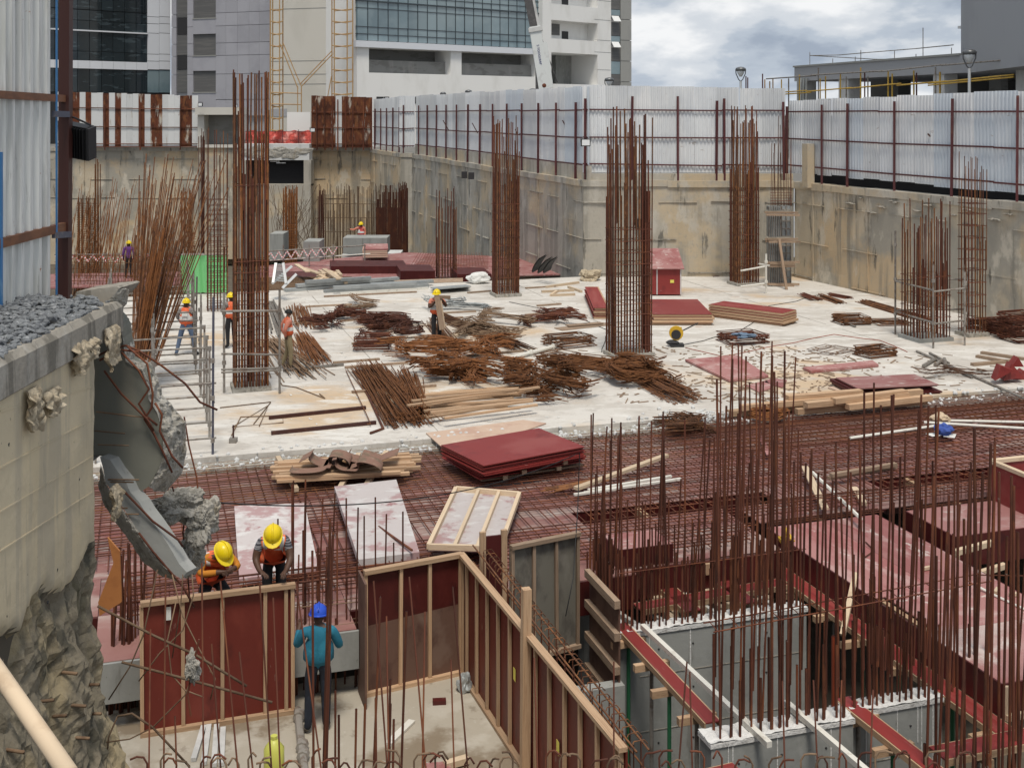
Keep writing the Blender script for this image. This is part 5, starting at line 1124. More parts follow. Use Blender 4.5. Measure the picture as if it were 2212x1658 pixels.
# ---------------------------------------------------------------- timber and boards
def planks(label,lst,w,h,mt,z=0.,name='timber_stack',cat='timber',dz=0.):
    P0=G(*lst[0][:2],z); t=thing(name,label,cat,P0)
    for k,e in enumerate(lst):
        u0,v0,u1,v1=e[:4]; zz=(e[4] if len(e)>4 else 0)+z; ww=e[5] if len(e)>5 else w
        a,b=G(u0,v0,zz),G(u1,v1,zz); up=V3((0,0,h/2)); ubeam(t,'plank',a+up,b+up,ww,h,mt)
    return t
L=[]
for k in range(15):
    f=k/14; L.append((868+30*R.random()+40*f,858+44*f+jit(4),1120+50*R.random()-30*f,836+44*f+jit(9),.05*(k%4)))
L+=[(880,878,1165,838,.26),(890,868,1120,842,.3),(960,905,1160,876,.2),(930,893,1150,868,.24)]
planks('fan of pale timber planks before the great orange heap',L,.09,.045,'timber')
L=[]
for k in range(20):
    f=(k%7)/6; L.append((588+jit(8)+18*R.random(),1000+42*f+jit(3),868+R.uniform(-25,45),985+42*f+jit(3),.0+.055*(k//7)))
planks('stack of pale timber beams on the mesh under the brown canvas hose',L,.11,.055,'timber',z=-.02)
planks('pale bearers under the timber beam stack',[(640,1062,600,992),(790,1055,835,980),(735,1058,775,985)],.1,.08,'timber_pale',z=-.1)
# brown canvas hose draped over the stack
t=thing('canvas_hose','brown flat canvas hose folded in loops over the timber stack','hose',G(755,1005,.2))
def ribbon(pts,w,nrm=None,th=.008):
    m=MB(); P=[V3(p) for p in pts]; n=len(P); vs=[]
    for i,p in enumerate(P): vs+= [p-V3((0,w/2,0)),p+V3((0,w/2,0))]
    m.add(vs,[(2*i,2*i+2,2*i+3,2*i+1) for i in range(n-1)]); m.add([v+V3((0,.0,-th)) for v in vs],[(2*i,2*i+1,2*i+3,2*i+2) for i in range(n-1)]); return m
c0=G(752,1012,.12)
for k,(x0,x1,am,fr_,yy,w) in enumerate(((-.95,.25,.20,9.5,.0,.5),(-.35,.8,.19,8,-.25,.5),(-.1,.95,.14,10,.3,.5),(-1.1,-.2,.04,4,-.35,.34),(-.5,.5,.12,7,.15,.5))):
    pts=[]
    for i in range(46):
        f=i/45; x=x0+(x1-x0)*f+.10*math.sin(f*fr_*2+k); pts.append(c0+V3((x,yy+.1*math.sin(f*5+k),.10+max(0,am*(math.sin(f*fr_*1.3+k)*.6+.5)))))
    ribbon(pts,w).build('fold','hose',t,smooth=True)
L=[(1575,898,1985,857,.0,.2),(1600,886,1990,851,.14,.16),(1720,894,2000,872,.02,.16),(1740,880,1960,858,.2,.2),(1700,865,1860,852,.24,.2),(1800,871,1955,852,.26,.2),(1830,884,2010,864,.12,.18)]
planks('thick pale timber beams lying at the slab edge before the pink boards',L,.16,.13,'timber',z=-.02)
planks('long pale plank lying across the mesh behind the rusty starter bars',[(1244,1058,1440,986)],.12,.06,'timber_pale',z=0.0)
planks('white strips and tubes lying on the mesh beside the dark trough',[(1262,1066,1470,1036),(1270,1060,1450,1030,.03),(1240,1070,1330,1058)],.06,.04,'white_pipe',z=-.08)
planks('thick timber laid across the mesh at the raised deck back',[(1790,1036,1935,1010),(1795,1030,1935,1006,.07)],.1,.07,'timber_old',z=-.08)
planks('pale board leaning down into the deck trough',[(1738,1010,1782,1100)],.14,.04,'timber_pale',z=0)
planks('short pale timber block on the pink deck near the stirrup row',[(1845,1058,1866,1092)],.12,.07,'timber_pale',z=-.15)
def stack(label,poly,z0,n,th,mt,em=None,name='plywood_stack',cat='plywood',sl=.03,gap=.004,topm=None,gp=None):
    P=[G(u,v,z0+n*(th+gap)) for u,v in poly]; P=[V3((p.x,p.y,z0)) for p in P]; t=thing(name,label,cat,sum(P,V3())/4)
    a=P[1]-P[0]; b=P[3]-P[0]; nb=V3((-a.y,a.x,0)).normalized(); lb=b.dot(nb); b=nb*lb
    for k in range(n):
        o=P[0]+V3((jit(sl),jit(sl),k*(th+gap)))
        ubox(t,'board',o,a,b,V3((0,0,th)),(topm or mt) if k==n-1 else mt)
        if em and k<n-1: pass
    return t
# boards with tan edges and a red top sheet
def faced(label,poly,z0,n,th=.11):
    t=stack(label,poly,z0,n,th,'timber',sl=.07,gap=.022); 
    P=[V3((G(u,v,z0+n*(th+.022)).x,G(u,v,z0+n*(th+.022)).y,z0)) for u,v in poly]; a=P[1]-P[0]; nb=V3((-a.y,a.x,0)).normalized(); b=nb*((P[3]-P[0]).dot(nb))
    for k in range(n): ubox(t,'red_facing',P[0]+nb*.01+a*.01+V3((jit(.02),jit(.02),k*(th+.022)+th-.0)),a*.98,b*.98,V3((0,0,.012)),'ply_red')
    return t
faced('stack of tan edged red panels beside the broad rebar column',[(1281,664),(1312,664),(1290,620),(1240,618)],0,4,.08)
faced('wide stack of tan edged red panels before the red cabinet',[(1409,678),(1540,678),(1530,650),(1409,645)],0,4,.075)
faced('stack of tan edged red panels near the slim shuttered column',[(1690,676),(1720,668),(1640,628),(1600,640)],0,5,.07)
# the tan edges of the far stacks run along their long side
t=stack('stack of deep red plywood sheets propped on pale timbers over the mesh',[(1047,1003),(1265,962),(1213,918),(988,953)],.18,7,.02,'ply_red',topm='ply_red',sl=.05,gap=.012)
t2=stack('lower stack of deep red plywood sheets below the propped stack',[(1040,1022),(1262,984),(1200,940),(966,974)],.0,4,.02,'ply_red',topm='ply_red',sl=.05,gap=.01)
planks('pale timbers sticking out below the red plywood stacks',[(1105,990,1133,1024,.1),(1180,978,1222,1003,.12),(1055,1000,1092,1036,.0),(1185,995,1208,1016,.0)],.1,.08,'timber_pale',z=-.1)
planks('weathered board under the red plywood stacks',[(1032,1034,1250,1000)],.4,.03,'timber_old',z=-.1)
def flat(label,poly,z,th,mt,name='plywood_sheet',cat='plywood'):
    P=[G(u,v,z) for u,v in poly]; m=MB(); m.prism(P,(0,0,th)); return tag(m.build(name,mt),label,cat)
flat('tan plywood sheet half on the slab edge behind the red stacks',[(920,936),(960,972),(1080,950),(1180,915),(1130,908)],.01,.02,'ply_tan')
flat('large pink plywood panel lying on the slab before the yellow saw',[(1480,780),(1592,771),(1660,815),(1575,825)],.02,.06,'ply_pink')
flat('dusty pink sheet piece beside the large pink panel',[(1612,834),(1640,848),(1670,838),(1655,822)],.012,.02,'ply_pink')
flat('second dusty pink sheet piece with a broken corner',[(1650,826),(1690,838),(1700,822),(1668,817)],.012,.02,'ply_pink')
flat('long narrow pink panel with a pale edge near the tilted stirrups',[(1735,798),(1752,806),(1898,792),(1885,783)],.015,.07,'ply_pink')
flat('pale tan sheet lying at the end of the dark board stack',[(1788,838),(1828,850),(1900,836),(1850,824)],.012,.02,'ply_tan')
stack('low spread stack of dark edged pink boards near the mesh edge',[(1845,836),(2020,828),(2010,806),(1825,812)],.0,7,.03,'ply_dark',topm='ply_pink',sl=.15)
flat('dark pink sheet slid off the low spread stack',[(1812,820),(1850,838),(1900,836),(1860,816)],.03,.02,'ply_dark')
flat('small dark red square sheet leaning at the foot of the wall',[(1540,598),(1562,597),(1558,580),(1540,580)],.0,.03,'ply_dark')
flat('thin red strip lying on the mesh between the tall bars',[(1640,948),(1656,984),(1666,980),(1648,944)],-.09,.02,'ply_pink')
# thin timbers lying in rows on the slab
lst=[(950,676,1028,672),(930,690,1000,685),(735,693,810,688),(820,775,720,783),(760,742,850,736),(745,793,880,783),(760,846,942,832),(905,862,1010,850),(620,700,700,694),(660,662,760,657),(1135,680,1190,674),(700,640,900,630),(1000,770,1130,757),(1010,632,1060,628),(1160,660,1212,656),(1135,622,1200,618)]
for i,e in enumerate(lst):
    m=MB(); a,b=G(e[0],e[1],.03),G(e[2],e[3],.03); m.beam(a,b,.1,.055); tag(m.build('loose_batten','timber_old'),'weathered timber batten lying flat on the slab among the bar heaps','batten','battens lying on the slab')
for i,(e,lab) in enumerate((((581,902,790,880),'dark steel box tube lying on the slab near the bent frame bars'),((586,935,812,912),'dark steel box tube lying at the slab edge'),((612,800,742,787),'grey steel tube lying behind the box tubes'))):
    m=MB(); m.beam(G(e[0],e[1],.04),G(e[2],e[3],.04),.08,.08); tag(m.build('steel_tube','steel_brown' if i<2 else 'pipe'),lab,'tube')
m=MB(); m.tube([G(768,795,.03),G(828,925,.03),G(800,935,.03)],.03,6); tag(m.build('steel_tube','rust_dark'),'long bent rusty tube lying beside the orange fan of bars','tube')
m=MB(); m.tube([D(1004,800,32.8),D(1214,743,36.8)],.055,7)
for f in (.15,.4,.65,.9): m.tube([D(1004,800,32.8).lerp(D(1214,743,36.8),f-.012),D(1004,800,32.8).lerp(D(1214,743,36.8),f+.012)],.085,7)
tag(m.build('white_pole','white_pipe'),'long white pole lying across the great orange heap','pole')
for lab,a,b in (('short grey tube on the slab behind the tilted stirrups',(2008,762),(2050,784)),('grey tube lying toward the slab edge at the right',(2046,790),(2100,815)),('long pale tube lying over the slab edge onto the mesh',(1980,758),(2212,860)),('pale tube lying on the open slab near the low scaffold',(1808,690),(1848,705))):
    m=MB(); m.tube([G(*a,.04),G(*b,.04)],.035,6); tag(m.build('steel_tube','pipe'),lab,'tube')
for k,(u,v,u2,v2) in enumerate(((1995,790,2020,775),(2020,788,2035,778),(2043,790,2040,775))):
    m=MB(); m.tube([G(u,v,.06),G(u2,v2,.06)],.055,7); tag(m.build('short_prop','pipe'),'short thick prop tube lying among the scraps before the low scaffold','prop','short props on the slab')
# wire loops
for lab,pts in (('thin bent wire lying on the open slab before the tallest column',[(690,850),(702,860),(640,836),(610,832),(605,824)]),('bent frame of thin bars lying on the slab',[(500,940),(520,900),(610,897),(612,912),(502,922),(580,875),(560,920)]),('thin rod with a flat end lying by the bent frame',[(475,880),(585,868),(548,915)])):
    m=MB(); m.tube([G(u,v,.02) for u,v in pts],.014,5); tag(m.build('bent_wire','rust_pale'),lab,'wire')
t=thing('base_jack','small steel base jack standing on the slab edge','jack',G(504,955)); bar(t,G(504,955),G(504,955)+V3((0,0,.38)),.022,'steel_brown','stem'); ubox(t,'foot',G(504,955)-V3((.08,.08,0)),V3((.16,0,0)),V3((0,.16,0)),V3((0,0,.1)),'pipe')
# aluminium shutters, timber bits and frames behind
L=[(615,630,850,612,.0,.3),(640,620,860,604,.15,.3),(700,632,925,619,.0,.25),(660,612,800,603,.3,.25),(800,618,935,610,.12,.25),(720,624,900,615,.2,.2)]
planks('stack of long grey aluminium shutters along the back of the slab',L,.3,.12,'aluminium',name='shutter_stack',cat='shutters')
planks('flat stack of grey strips beside the aluminium shutters',[(935,624,1012,618,k*.06,.5) for k in range(4)],.5,.04,'aluminium',name='strip_stack',cat='strips')
planks('pale channel lying before the aluminium shutters',[(735,636,925,624)],.12,.08,'white_pipe',name='channel',cat='channel')
t=thing('aluminium_frame','grey ladder like aluminium frames leaning in a fan','frame',G(605,612))
for a,b in (((596,568,46),(590,610,45.6)),((612,568,46),(618,612,45.6)),((630,575,47),(588,612,46)),((640,592,46),(610,622,45.5))): ubeam(t,'rail',D(*a),D(*b),.1,.06,'silver',up=(0,1,0))
for k in range(9): ubeam(t,'rung',D(597-.6*k,571+4.3*k,46-.04*k),D(612+.6*k,571+4.5*k,46-.04*k),.05,.04,'aluminium',up=(0,1,0))
L=[]
for k in range(26): u=680+R.uniform(0,55); v=585+R.uniform(0,16); L.append((u,v,u+R.uniform(6,22)*R.choice((1,-1)),v+R.uniform(6,14),.12*R.random()))
planks('jumble of short pale timbers at the back of the slab',L,.14,.08,'timber_pale',z=.1)
planks('pale boards leaning on the jumble of short timbers',[(655,580,690,592,.3,.25),(700,582,732,604,.3,.2),(640,572,665,588,.4,.2)],.2,.05,'timber_pale',z=.1)
# red cabinet with sloping roof
Yc=46.9; t=thing('tool_cabinet','red plywood tool cabinet with a pale dusty sloping roof','cabinet',G(1441,636))
a=D(1408,636,Yc); b=D(1472,580,Yc); wx=b.x-a.x; h=b.z-a.z
m=MB(); m.add([a,a+V3((wx,0,0)),a+V3((wx,1.3,0)),a+V3((0,1.3,0)),a+V3((0,0,h)),a+V3((wx,0,h)),a+V3((wx,1.3,h+.55)),a+V3((0,1.3,h+.55))],[(0,3,2,1),(0,1,5,4),(1,2,6,5),(2,3,7,6),(3,0,4,7)]); m.build('body','ply_red',t)
m=MB(); m.prism([a+V3((-.1,-.12,h-.02)),a+V3((wx+.1,-.12,h-.02)),a+V3((wx+.06,1.4,h+.62)),a+V3((-.06,1.4,h+.62))],(0,-.01,.03)); m.build('roof','ply_pink',t)
m=MB(); m.obox(a+V3((wx*.62,-.012,h*.45)),V3((.15,0,0)),V3((0,.01,0)),V3((0,0,.12))); m.build('sticker','paper_yellow',t)
for x in (.18,.98): m=MB(); m.obox(a+V3((wx*x-.03,-.012,0)),V3((.05,0,0)),V3((0,.01,0)),V3((0,0,h))); m.build('door_edge','ply_dusty',t)
# cut-off saw
P=G(1462,748); t=thing('cut_off_saw','yellow guarded cut-off saw standing on the slab','saw',P)
m=MB(); m.box(P+V3((0,0,.05)),(.42,.3,.08)); m.ball(P+V3((-.12,0,.12)),.14,2,.3,2,(1.4,1,.6)); m.build('base','dark',t)
m=MB(); m.tube([P+V3((-.02,-.05,.42)),P+V3((-.02,.05,.42))],.22,16); m.build('blade_guard','yellow_tool',t)
m=MB(); m.tube([P+V3((-.03,-.07,.38)),P+V3((-.03,-.06,.38))],.15,16); m.build('blade','dark',t)
m=MB(); m.tube([P+V3((.0,0,.2)),P+V3((  .1,0,.42)),P+V3((.1,0,.6))],.055,8); m.build('motor','yellow_tool',t)
bar(t,P+V3((.1,0,.45)),P+V3((.75,.6,.62)),.02,'dark','handle')
# black curved shutter pieces
t=thing('curved_panel_pile','pile of dark curved panels leaning by the long grey wall','panels',G(1172,596))
for k,(u0,u1,vt,vb) in enumerate(((1148,1172,558,588),(1160,1186,562,590),(1172,1196,562,590))):
    pts=[]; 
    for i in range(9): f=i/8; c=D(u0+(u1-u0-8)*f,vb-(vb-vt)*(f**.6),50.2-.25*k); pts.append(c)
    m=MB(); vs=[]
    for c in pts: vs+= [c,c+V3((.35,.5,.12))]
    m.add(vs,[(2*i,2*i+2,2*i+3,2*i+1) for i in range(8)]); m.add([v+V3((.03,.0,-.03)) for v in vs],[(2*i,2*i+1,2*i+3,2*i+2) for i in range(8)]); m.build('curved_panel','dark',t)
m=MB(); m.ball(G(1034,612)+V3((0,0,.22)),.32,3,.35,3,(1.5,1,.8)); tag(m.build('sack','paper_white'),'stuffed pale sack lying at the back edge of the slab','sack')
m=MB(); m.ball(G(1276,606)+V3((0,0,.2)),.4,3,.8,8,(1.1,.8,.7)); tag(m.build('sack','burlap'),'crumpled pale cloth sack near the tan edged panels','sack')
planks('empty pale timber frames lying flat behind the tan edged panels',[(1170,632,1240,629),(1190,640,1242,638),(1205,630,1190,640),(1228,622,1256,632),(1180,622,1250,612)],.1,.09,'timber_pale',name='timber_trestle')
planks('grey board and tray beside the broad rebar column',[(1206,712,1312,700,.0,.5),(1225,704,1300,698,.05,.3)],.4,.03,'timber_old',name='board_pair',cat='boards')
# red shutter offcuts at the right edge
t=thing('shutter_offcuts','pile of bright red triangular shutter offcuts at the slab edge','formwork',G(2190,822))
for k,(u0,v0,u1,v1,u2,v2) in enumerate(((2150,822,2162,790,2190,800),(2168,822,2185,785,2212,815),(2185,792,2200,772,2212,792),(2180,828,2212,800,2230,825),(2155,818,2195,812,2190,826))):
    m=MB(); Y=31.6+.2*k; m.prism([D(u0,v0,Y),D(u1,v1,Y),D(u2,v2,Y)],(0.02,.35,0)); m.build('offcut','ply_red',t)
planks('pale channels and boards beside the red shutter offcuts',[(2110,772,2200,788),(2120,764,2212,778),(2100,790,2190,782)],.15,.08,'timber_old')
# things on the right mesh
for lab,a,b in (('pale bamboo like pole lying on the mesh toward the blue cloth',(1836,946),(2046,916)),('long pale pole lying across the right of the mesh',(1996,912),(2230,926)),('second pale pole behind the long one on the mesh',(2035,908),(2230,912)),('dark pole running down into the deck behind the raised deck',(1755,1020),(1860,1120))):
    m=MB(); m.tube([G(*a,0),G(*b,0)],.035,6); tag(m.build('pole','white_pipe'),lab,'pole')
m=MB(); m.ball(G(2038,934,.0)+V3((0,0,.08)),.2,3,.5,5,(1.0,.8,.7)); tag(m.build('helmet_bag','blue_cloth'),'dark blue bundle lying on white papers on the mesh','bundle')
for k,(u,v,rz) in enumerate(((2020,938,.3),(2052,940,1.1),(2036,930,.8))):
    m=MB(); m.box(G(u,v,-.04),(.34,.24,.006),rz); tag(m.build('paper_sheet','paper_white'),'white paper sheet lying under the blue bundle on the mesh','paper','papers under the blue bundle')
m=MB(); m.ball(G(2030,908,.0)+V3((0,0,.05)),.17,3,.4,7,(1.3,1,.7)); tag(m.build('foam_lump','timber_pale'),'lumpy cream bag on the mesh behind the pale pole','bag')
t=thing('yellow_harness','tangled yellow harness hanging among the tall bars near the deck','harness',W(10.5,17.6,-.2)); m=MB()
for k in range(5): m.tube([W(10.3+.08*math.cos(i*.8+k)+.02*i,17.6+.1*math.sin(i*1.1+k),.02+.05*math.sin(i*.9+k)+.05*k) for i in range(10)],.014,4)
m.build('strap','yellow_tool',t)
# slab construction joints and cables
slab_o=bpy.data.objects['slab']; PLOC['slab']=slab_o.location.copy()
for (p0,q0,p1,q1) in ((-8,33.4,29,33.4),(-9,41.2,29,41.2),(6.5,25.8,6.5,49),(15.2,25.8,15.2,49),(22.5,25.8,22.5,49)):
    m=MB(); n=24
    for i in range(n):
        if R.random()<.25: continue
        a=W(p0+(p1-p0)*i/n,q0+(q1-q0)*i/n,.003); b=W(p0+(p1-p0)*(i+1)/n,q0+(q1-q0)*(i+1)/n,.003); m.beam(a,b,R.uniform(.012,.035),.004)
    tag(m.build('pour_joint','wall_cap',slab_o),kind='stuff')
for lab,pts,mt in (('black cable snaking from the yellow saw to the wall foot',[(1475,745),(1520,735),(1600,712),(1640,690),(1660,660),(1720,650),(1770,636)],'black'),('thin black hose lying between the heaps and the broad column',[(1100,652),(1190,672),(1260,690),(1312,712),(1300,760)],'black'),('orange cable trailing over the slab past the stirrup stacks',[(1480,750),(1560,770),(1700,742),(1800,722),(1900,735),(1960,760)],'prop_red')):
    P=[G(u,v,.012) for u,v in pts]; q=[]
    for i in range(len(P)-1):
        for k in range(6): f=k/6; c=P[i].lerp(P[i+1],f); q.append(c+V3((.08*noise.noise(c*.9),.15*noise.noise(c*.7+V3((5,0,0))),0)))
    m=MB(); m.tube(q+[P[-1]],.012,5); tag(m.build('cable',mt,smooth=True),lab,'cable')
# ---------------------------------------------------------------- scraps (not countable)
m=MB()
for k in range(520):
    u=R.gauss(1680,170); v=R.uniform(745,868)
    if v<760 and u>1800: continue
    c=G(u,v,.012); a=R.uniform(0,3.14); l=R.choice((.06,.1,.16,.3,.5)); m.box(c,(l,R.uniform(.02,.06),.015),a)
tag(m.build('wood_scraps','timber_old'),'scattered pale wood chips and splinters around the pink panels','debris',kind='stuff')
m=MB()
for k in range(650):
    p=R.uniform(-1,26); c=W(p,25.2+abs(R.gauss(0,.35)),0.01); 
    m.ball(c-V3((0,0,.0 if PQ(c)[1]>25.7 else .1)),R.uniform(.015,.06),1,.5,k)
tag(m.build('concrete_crumbs','white_conc'),'pale concrete crumbs scattered along the slab edge','debris',kind='stuff')
m=MB()
for k in range(150):
    c=G(R.gauss(1500,50),R.gauss(900,7),0.02); m.ball(c,R.uniform(.02,.07),1,.5,k)
tag(m.build('stone_crumbs','white_conc'),'cluster of pale stones at the slab edge before the brown links','debris',kind='stuff')
m=MB()
for k in range(160):
    c=G(R.uniform(560,1250),R.uniform(640,920),.01); m.box(c,(R.uniform(.03,.12),R.uniform(.02,.05),.01),R.uniform(0,3))
tag(m.build('slab_litter','paper_white'),'small pale paper and chip litter strewn over the slab','debris',kind='stuff')
# ---------------------------------------------------------------- lower floor things
m=MB(); m.tube([G(643,1532,-1.08),G(650,1600,-1.08),G(662,1700,-1.08)],.055,8)
for f in (1545,1610,1630): c=G(645+(f-1532)*.1,f,-1.08); m.tube([c-V3((0,.06,0)),c+V3((0,.06,0))],.08,8)
tag(m.build('pump_pipe','pipe'),'muddy jointed pipe lying on the lower floor by the blue shirted worker','pipe')
P=G(592,1672,-1.15); t=thing('jerrycan','yellow green plastic jerrycan standing on the lower floor','jerrycan',P)
m=MB(); m.tube([P,P+V3((0,0,.05)),P+V3((0,0,.34)),P+V3((0,0,.42)),P+V3((0,0,.46))],[.11,.13,.13,.07,.04],10); m.build('body','jug',t,smooth=True)
m=MB(); m.tube([P+V3((0,0,.46)),P+V3((0,0,.5))],.045,8); m.build('cap','jug',t)
L=[(418,1640,440,1568),(440,1648,452,1560),(462,1652,468,1566),(478,1650,482,1572)]
for e in L:
    m=MB(); m.beam(G(e[0],e[1],-1.12),G(e[2],e[3],-1.12),.07,.05); tag(m.build('white_batten','white_conc'),'pale grey batten on the lower floor below the held shutter','batten','battens below the held shutter')
m=MB(); m.beam(G(838,1606,-1.13),G(890,1556,-1.13),.1,.035); tag(m.build('white_board','white_pipe'),'pale board lying on the damp lower floor','board')
m=MB(); m.box(G(949,1514,-1.12),(.19,.1,.06),.1); tag(m.build('brick','ply_dark'),'dark red brick lying alone on the lower floor','brick')
m=MB(); m.ball(G(1004,1478,-1.05),.1,3,.6,3,(1,.8,1.6)); tag(m.build('plastic_bag','aluminium'),'bluish grey plastic bag in the shutter corner','bag')
t=thing('timber_block','red board with a pale block on the lower floor front','boards',G(945,1660,-1.15))
ubox(t,'board',G(925,1680,-1.1),V3((.3,.05,0)),V3((-.05,.3,0)),V3((0,0,.03)),'ply_pink'); ubeam(t,'block',G(960,1652,-1.08),G(1010,1638,-1.08),.1,.08,'timber_pale')
# ================================================================ broken wall on the left
XW=-3.65
def Lw(u,v,X=XW): Y=X*FPX/(u-CU); return V3((X,Y,EYE-(v-VH)/FPX*Y))
m=MB(); m.obox(V3((-14,-4,-5)),(10.25,0,0),(0,14.3,0),(0,0,10.45)); tag(m.build('bank','earth'),kind='structure')
t=thing('broken_wall','cream old retaining wall with rough rocky foot beside the gravel ledge','wall',V3((XW,9,0)))
# surface: along Y then round the broken end
path=[(XW,5.6+.11*i) for i in range(0)]+[(XW,5.6+.05*i) for i in range(95)]+[(XW-.02,10.36),(XW-.12,10.44),(XW-.3,10.5),(XW-.55,10.55),(XW-.9,10.6)]
nz=130; m=MB(); vs=[]; rough=[]
for i,(x,y) in enumerate(path):
    for j in range(nz+1):
        z=-1.3+(5.28+1.3)*j/nz
        zl=3.50+.10*max(0,(9.6-y))+.22*noise.noise(V3((y*2.2,z*.4,3)))+.08*noise.noise(V3((y*7,0,9)))   # edge of the spalled render
        k=max(0.,min(1.,(zl-z)/.10)); g=max(0.,min(1.,(zl-z)/1.9))
        nn=noise.noise(V3((x*2,y*2.1,z*1.1)))*.12+noise.noise(V3((x*5,y*6.2,z*2.6)))*.05+noise.noise(V3((x*13,y*15,z*9)))*.045+noise.noise(V3((x*21,y*27,z*19)))*.022-.10*max(0,noise.noise(V3((x*4,y*5,z*3.0+5)))-.25)
        out=k*(-.10+.47*g**1.2+nn*1.5)+(1-k)*.006*noise.noise(V3((y*3,z*3,0)))
        side=min(1,max(0,(y-10.2)/.2)); rag=.07*noise.noise(V3((z*3.1,y,7)))+.035*noise.noise(V3((z*9,2,y)))
        vs.append(V3((x+out*(1-.4*side),y+side*(rag+out*.35),z))); rough.append(k)
n1=nz+1; fs=[]
for i in range(len(path)-1):
    for j in range(nz):
        a=i*n1+j; m.cur=1 if rough[a]+rough[a+1]+rough[a+n1]>1.4 or path[i][1]>10.33 else 0
        m.add([],[]); m.f.append((a,a+n1,a+n1+1,a+1)); m.m.append(m.cur)
m.v=vs
from mathutils.bvhtree import BVHTree
bvh=BVHTree.FromPolygons(m.v,m.f)
wall=m.build('wall_face',['wall_cream','rock'],t,smooth=True)
for p_ in wall.data.polygons:
    if p_.material_index==1: p_.use_smooth=False
# weathered cap band and top
m=MB(); vs=[]
for i in range(61):
    y=5.2+(10.95-5.2)*i/60
    for (dx,z) in ((.02,5.25),(.045+.008*noise.noise(V3((y*5,1,0))),5.27),(.04+.012*noise.noise(V3((y*6,2,0))),5.50),(.0,5.555+.01*noise.noise(V3((y*8,0,0)))),(-.25,5.53),(-1.3,5.53)): vs.append(V3((XW+dx,y,z)))
m.add(vs,[(i*6+j,i*6+6+j,i*6+7+j,i*6+1+j) for i in range(60) for j in range(5)]); m.build('cap','wall_cap',t)
# form-tie dimples
m=MB()
for u,v in ((30,1060),(150,1010),(182,1105),(172,1035),(125,1230),(60,1240),(105,1300),(190,1180),(20,960),(160,955),(90,1385),(15,1330)):
    c=Lw(u,v); m.ball(c+V3((-.006,0,0)),.012,2,.5,u,(.6,1,1.3))
tag(m.build('dimples','dark',t),kind='stuff')
# form joints of the old shuttering, set proud
for v0,v1 in ((888,835),(1010,905),(1105,985),(1190,1062)):
    a,b=Lw(0,v0),Lw(200,v1); m=MB(); m.beam(a+V3((-.004,0,0)),b+V3((-.004,0,0)),.02,.012); m.build('joint_line','wall_cream',t)
def torn(inn,outr,Y0,Y1,amp=.05,n=110,k=16,sd=0):
    def samp(pl,f):
        x=f*(len(pl)-1); i=min(int(x),len(pl)-2); g=x-i; return pl[i][0]+(pl[i+1][0]-pl[i][0])*g,pl[i][1]+(pl[i+1][1]-pl[i][1])*g
    m=MB(); vs=[]
    for i in range(n+1):
        a=samp(inn,i/n); b=samp(outr,i/n)
        for j in range(k+1):
            f=j/k; u=a[0]+(b[0]-a[0])*f; v=a[1]+(b[1]-a[1])*f; Y=Y0+(Y1-Y0)*f**1.6; p=D(u,v,Y)
            q=p*3.1+V3((sd,0,0)); e=noise.noise(q)*.6+noise.noise(q*2.7)*.5+noise.noise(q*6.5)*.32+noise.noise(q*14)*.2
            w=min(1,4*f)*(1 if f<.98 else .6); vs.append(p+V3((e*amp*.8,-e*amp-.01,e*amp*.6))*w-V3((0,.012,0)))
    m.add(vs,[(i*(k+1)+j,(i+1)*(k+1)+j,(i+1)*(k+1)+j+1,i*(k+1)+j+1) for i in range(n) for j in range(k)]); return m
# the stub of the broken cross wall
Yb=11.15
def poly3(pts,Y,amp=0,step=9,sd=0):
    o=[]; n=len(pts)
    for i in range(n):
        (a,b),(c,d)=pts[i],pts[(i+1)%n]; L=math.hypot(c-a,d-b); k=max(1,int(L/step)) if amp else 1
        for j in range(k):
            f=j/k; e=amp*(noise.noise(V3((a+(c-a)*f,b+(d-b)*f,sd))*.043)+.5*noise.noise(V3((a+(c-a)*f,b+(d-b)*f,sd+9))*.117)) if amp else 0
            o.append(D(a+(c-a)*f-(d-b)/max(L,1)*e,b+(d-b)*f+(c-a)/max(L,1)*e,Y))
    return o
t=thing('cross_wall_stub','dark broken stub of a cross wall with torn grey edge','wall',D(300,1060,Yb))
pl=[(180,655),(236,672),(262,700),(268,745),(272,782),(306,800),(320,830),(322,862),(340,890),(352,930),(354,985),(340,1020),(322,1050),(300,1064),(268,1052),(232,985),(180,985)]
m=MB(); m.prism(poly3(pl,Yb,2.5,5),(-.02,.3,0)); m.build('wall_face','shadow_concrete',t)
torn([(236,672),(262,700),(268,745),(272,782),(306,800),(320,830),(322,862),(340,890),(352,930),(354,985),(340,1020),(322,1050)],[(252,668),(280,692),(292,735),(292,770),(326,782),(346,815),(350,852),(378,886),(403,910),(404,965),(396,1018),(360,1060)],Yb,Yb+.4,.075).build('torn_edge','broken_concrete',t)
m=MB(); m.prism(poly3([(165,630),(252,618),(258,622),(250,634),(226,655),(200,668),(165,672)],Yb-.25,2.5,5),(0,.6,-.03)); m.build('cap','wall_cap',t)
torn([(165,672),(200,668),(226,655),(250,634),(258,622)],[(170,715),(215,700),(248,684),(276,655),(280,624)],Yb-.27,Yb-.05,.06,60,12,7).build('torn_cap','broken_concrete',t)
for a,b in (((208,889),(318,902)),((212,960),(278,962)),((225,1035),(300,1036)),((230,1040),(288,1041)),((205,930),(270,936)),((240,1098),(275,1097)),((255,1110),(300,1110))): bar(t,D(*a,Yb-.08),D(*b,Yb-.12+jit(.1)),.007,'rust_pale','tie_rod')
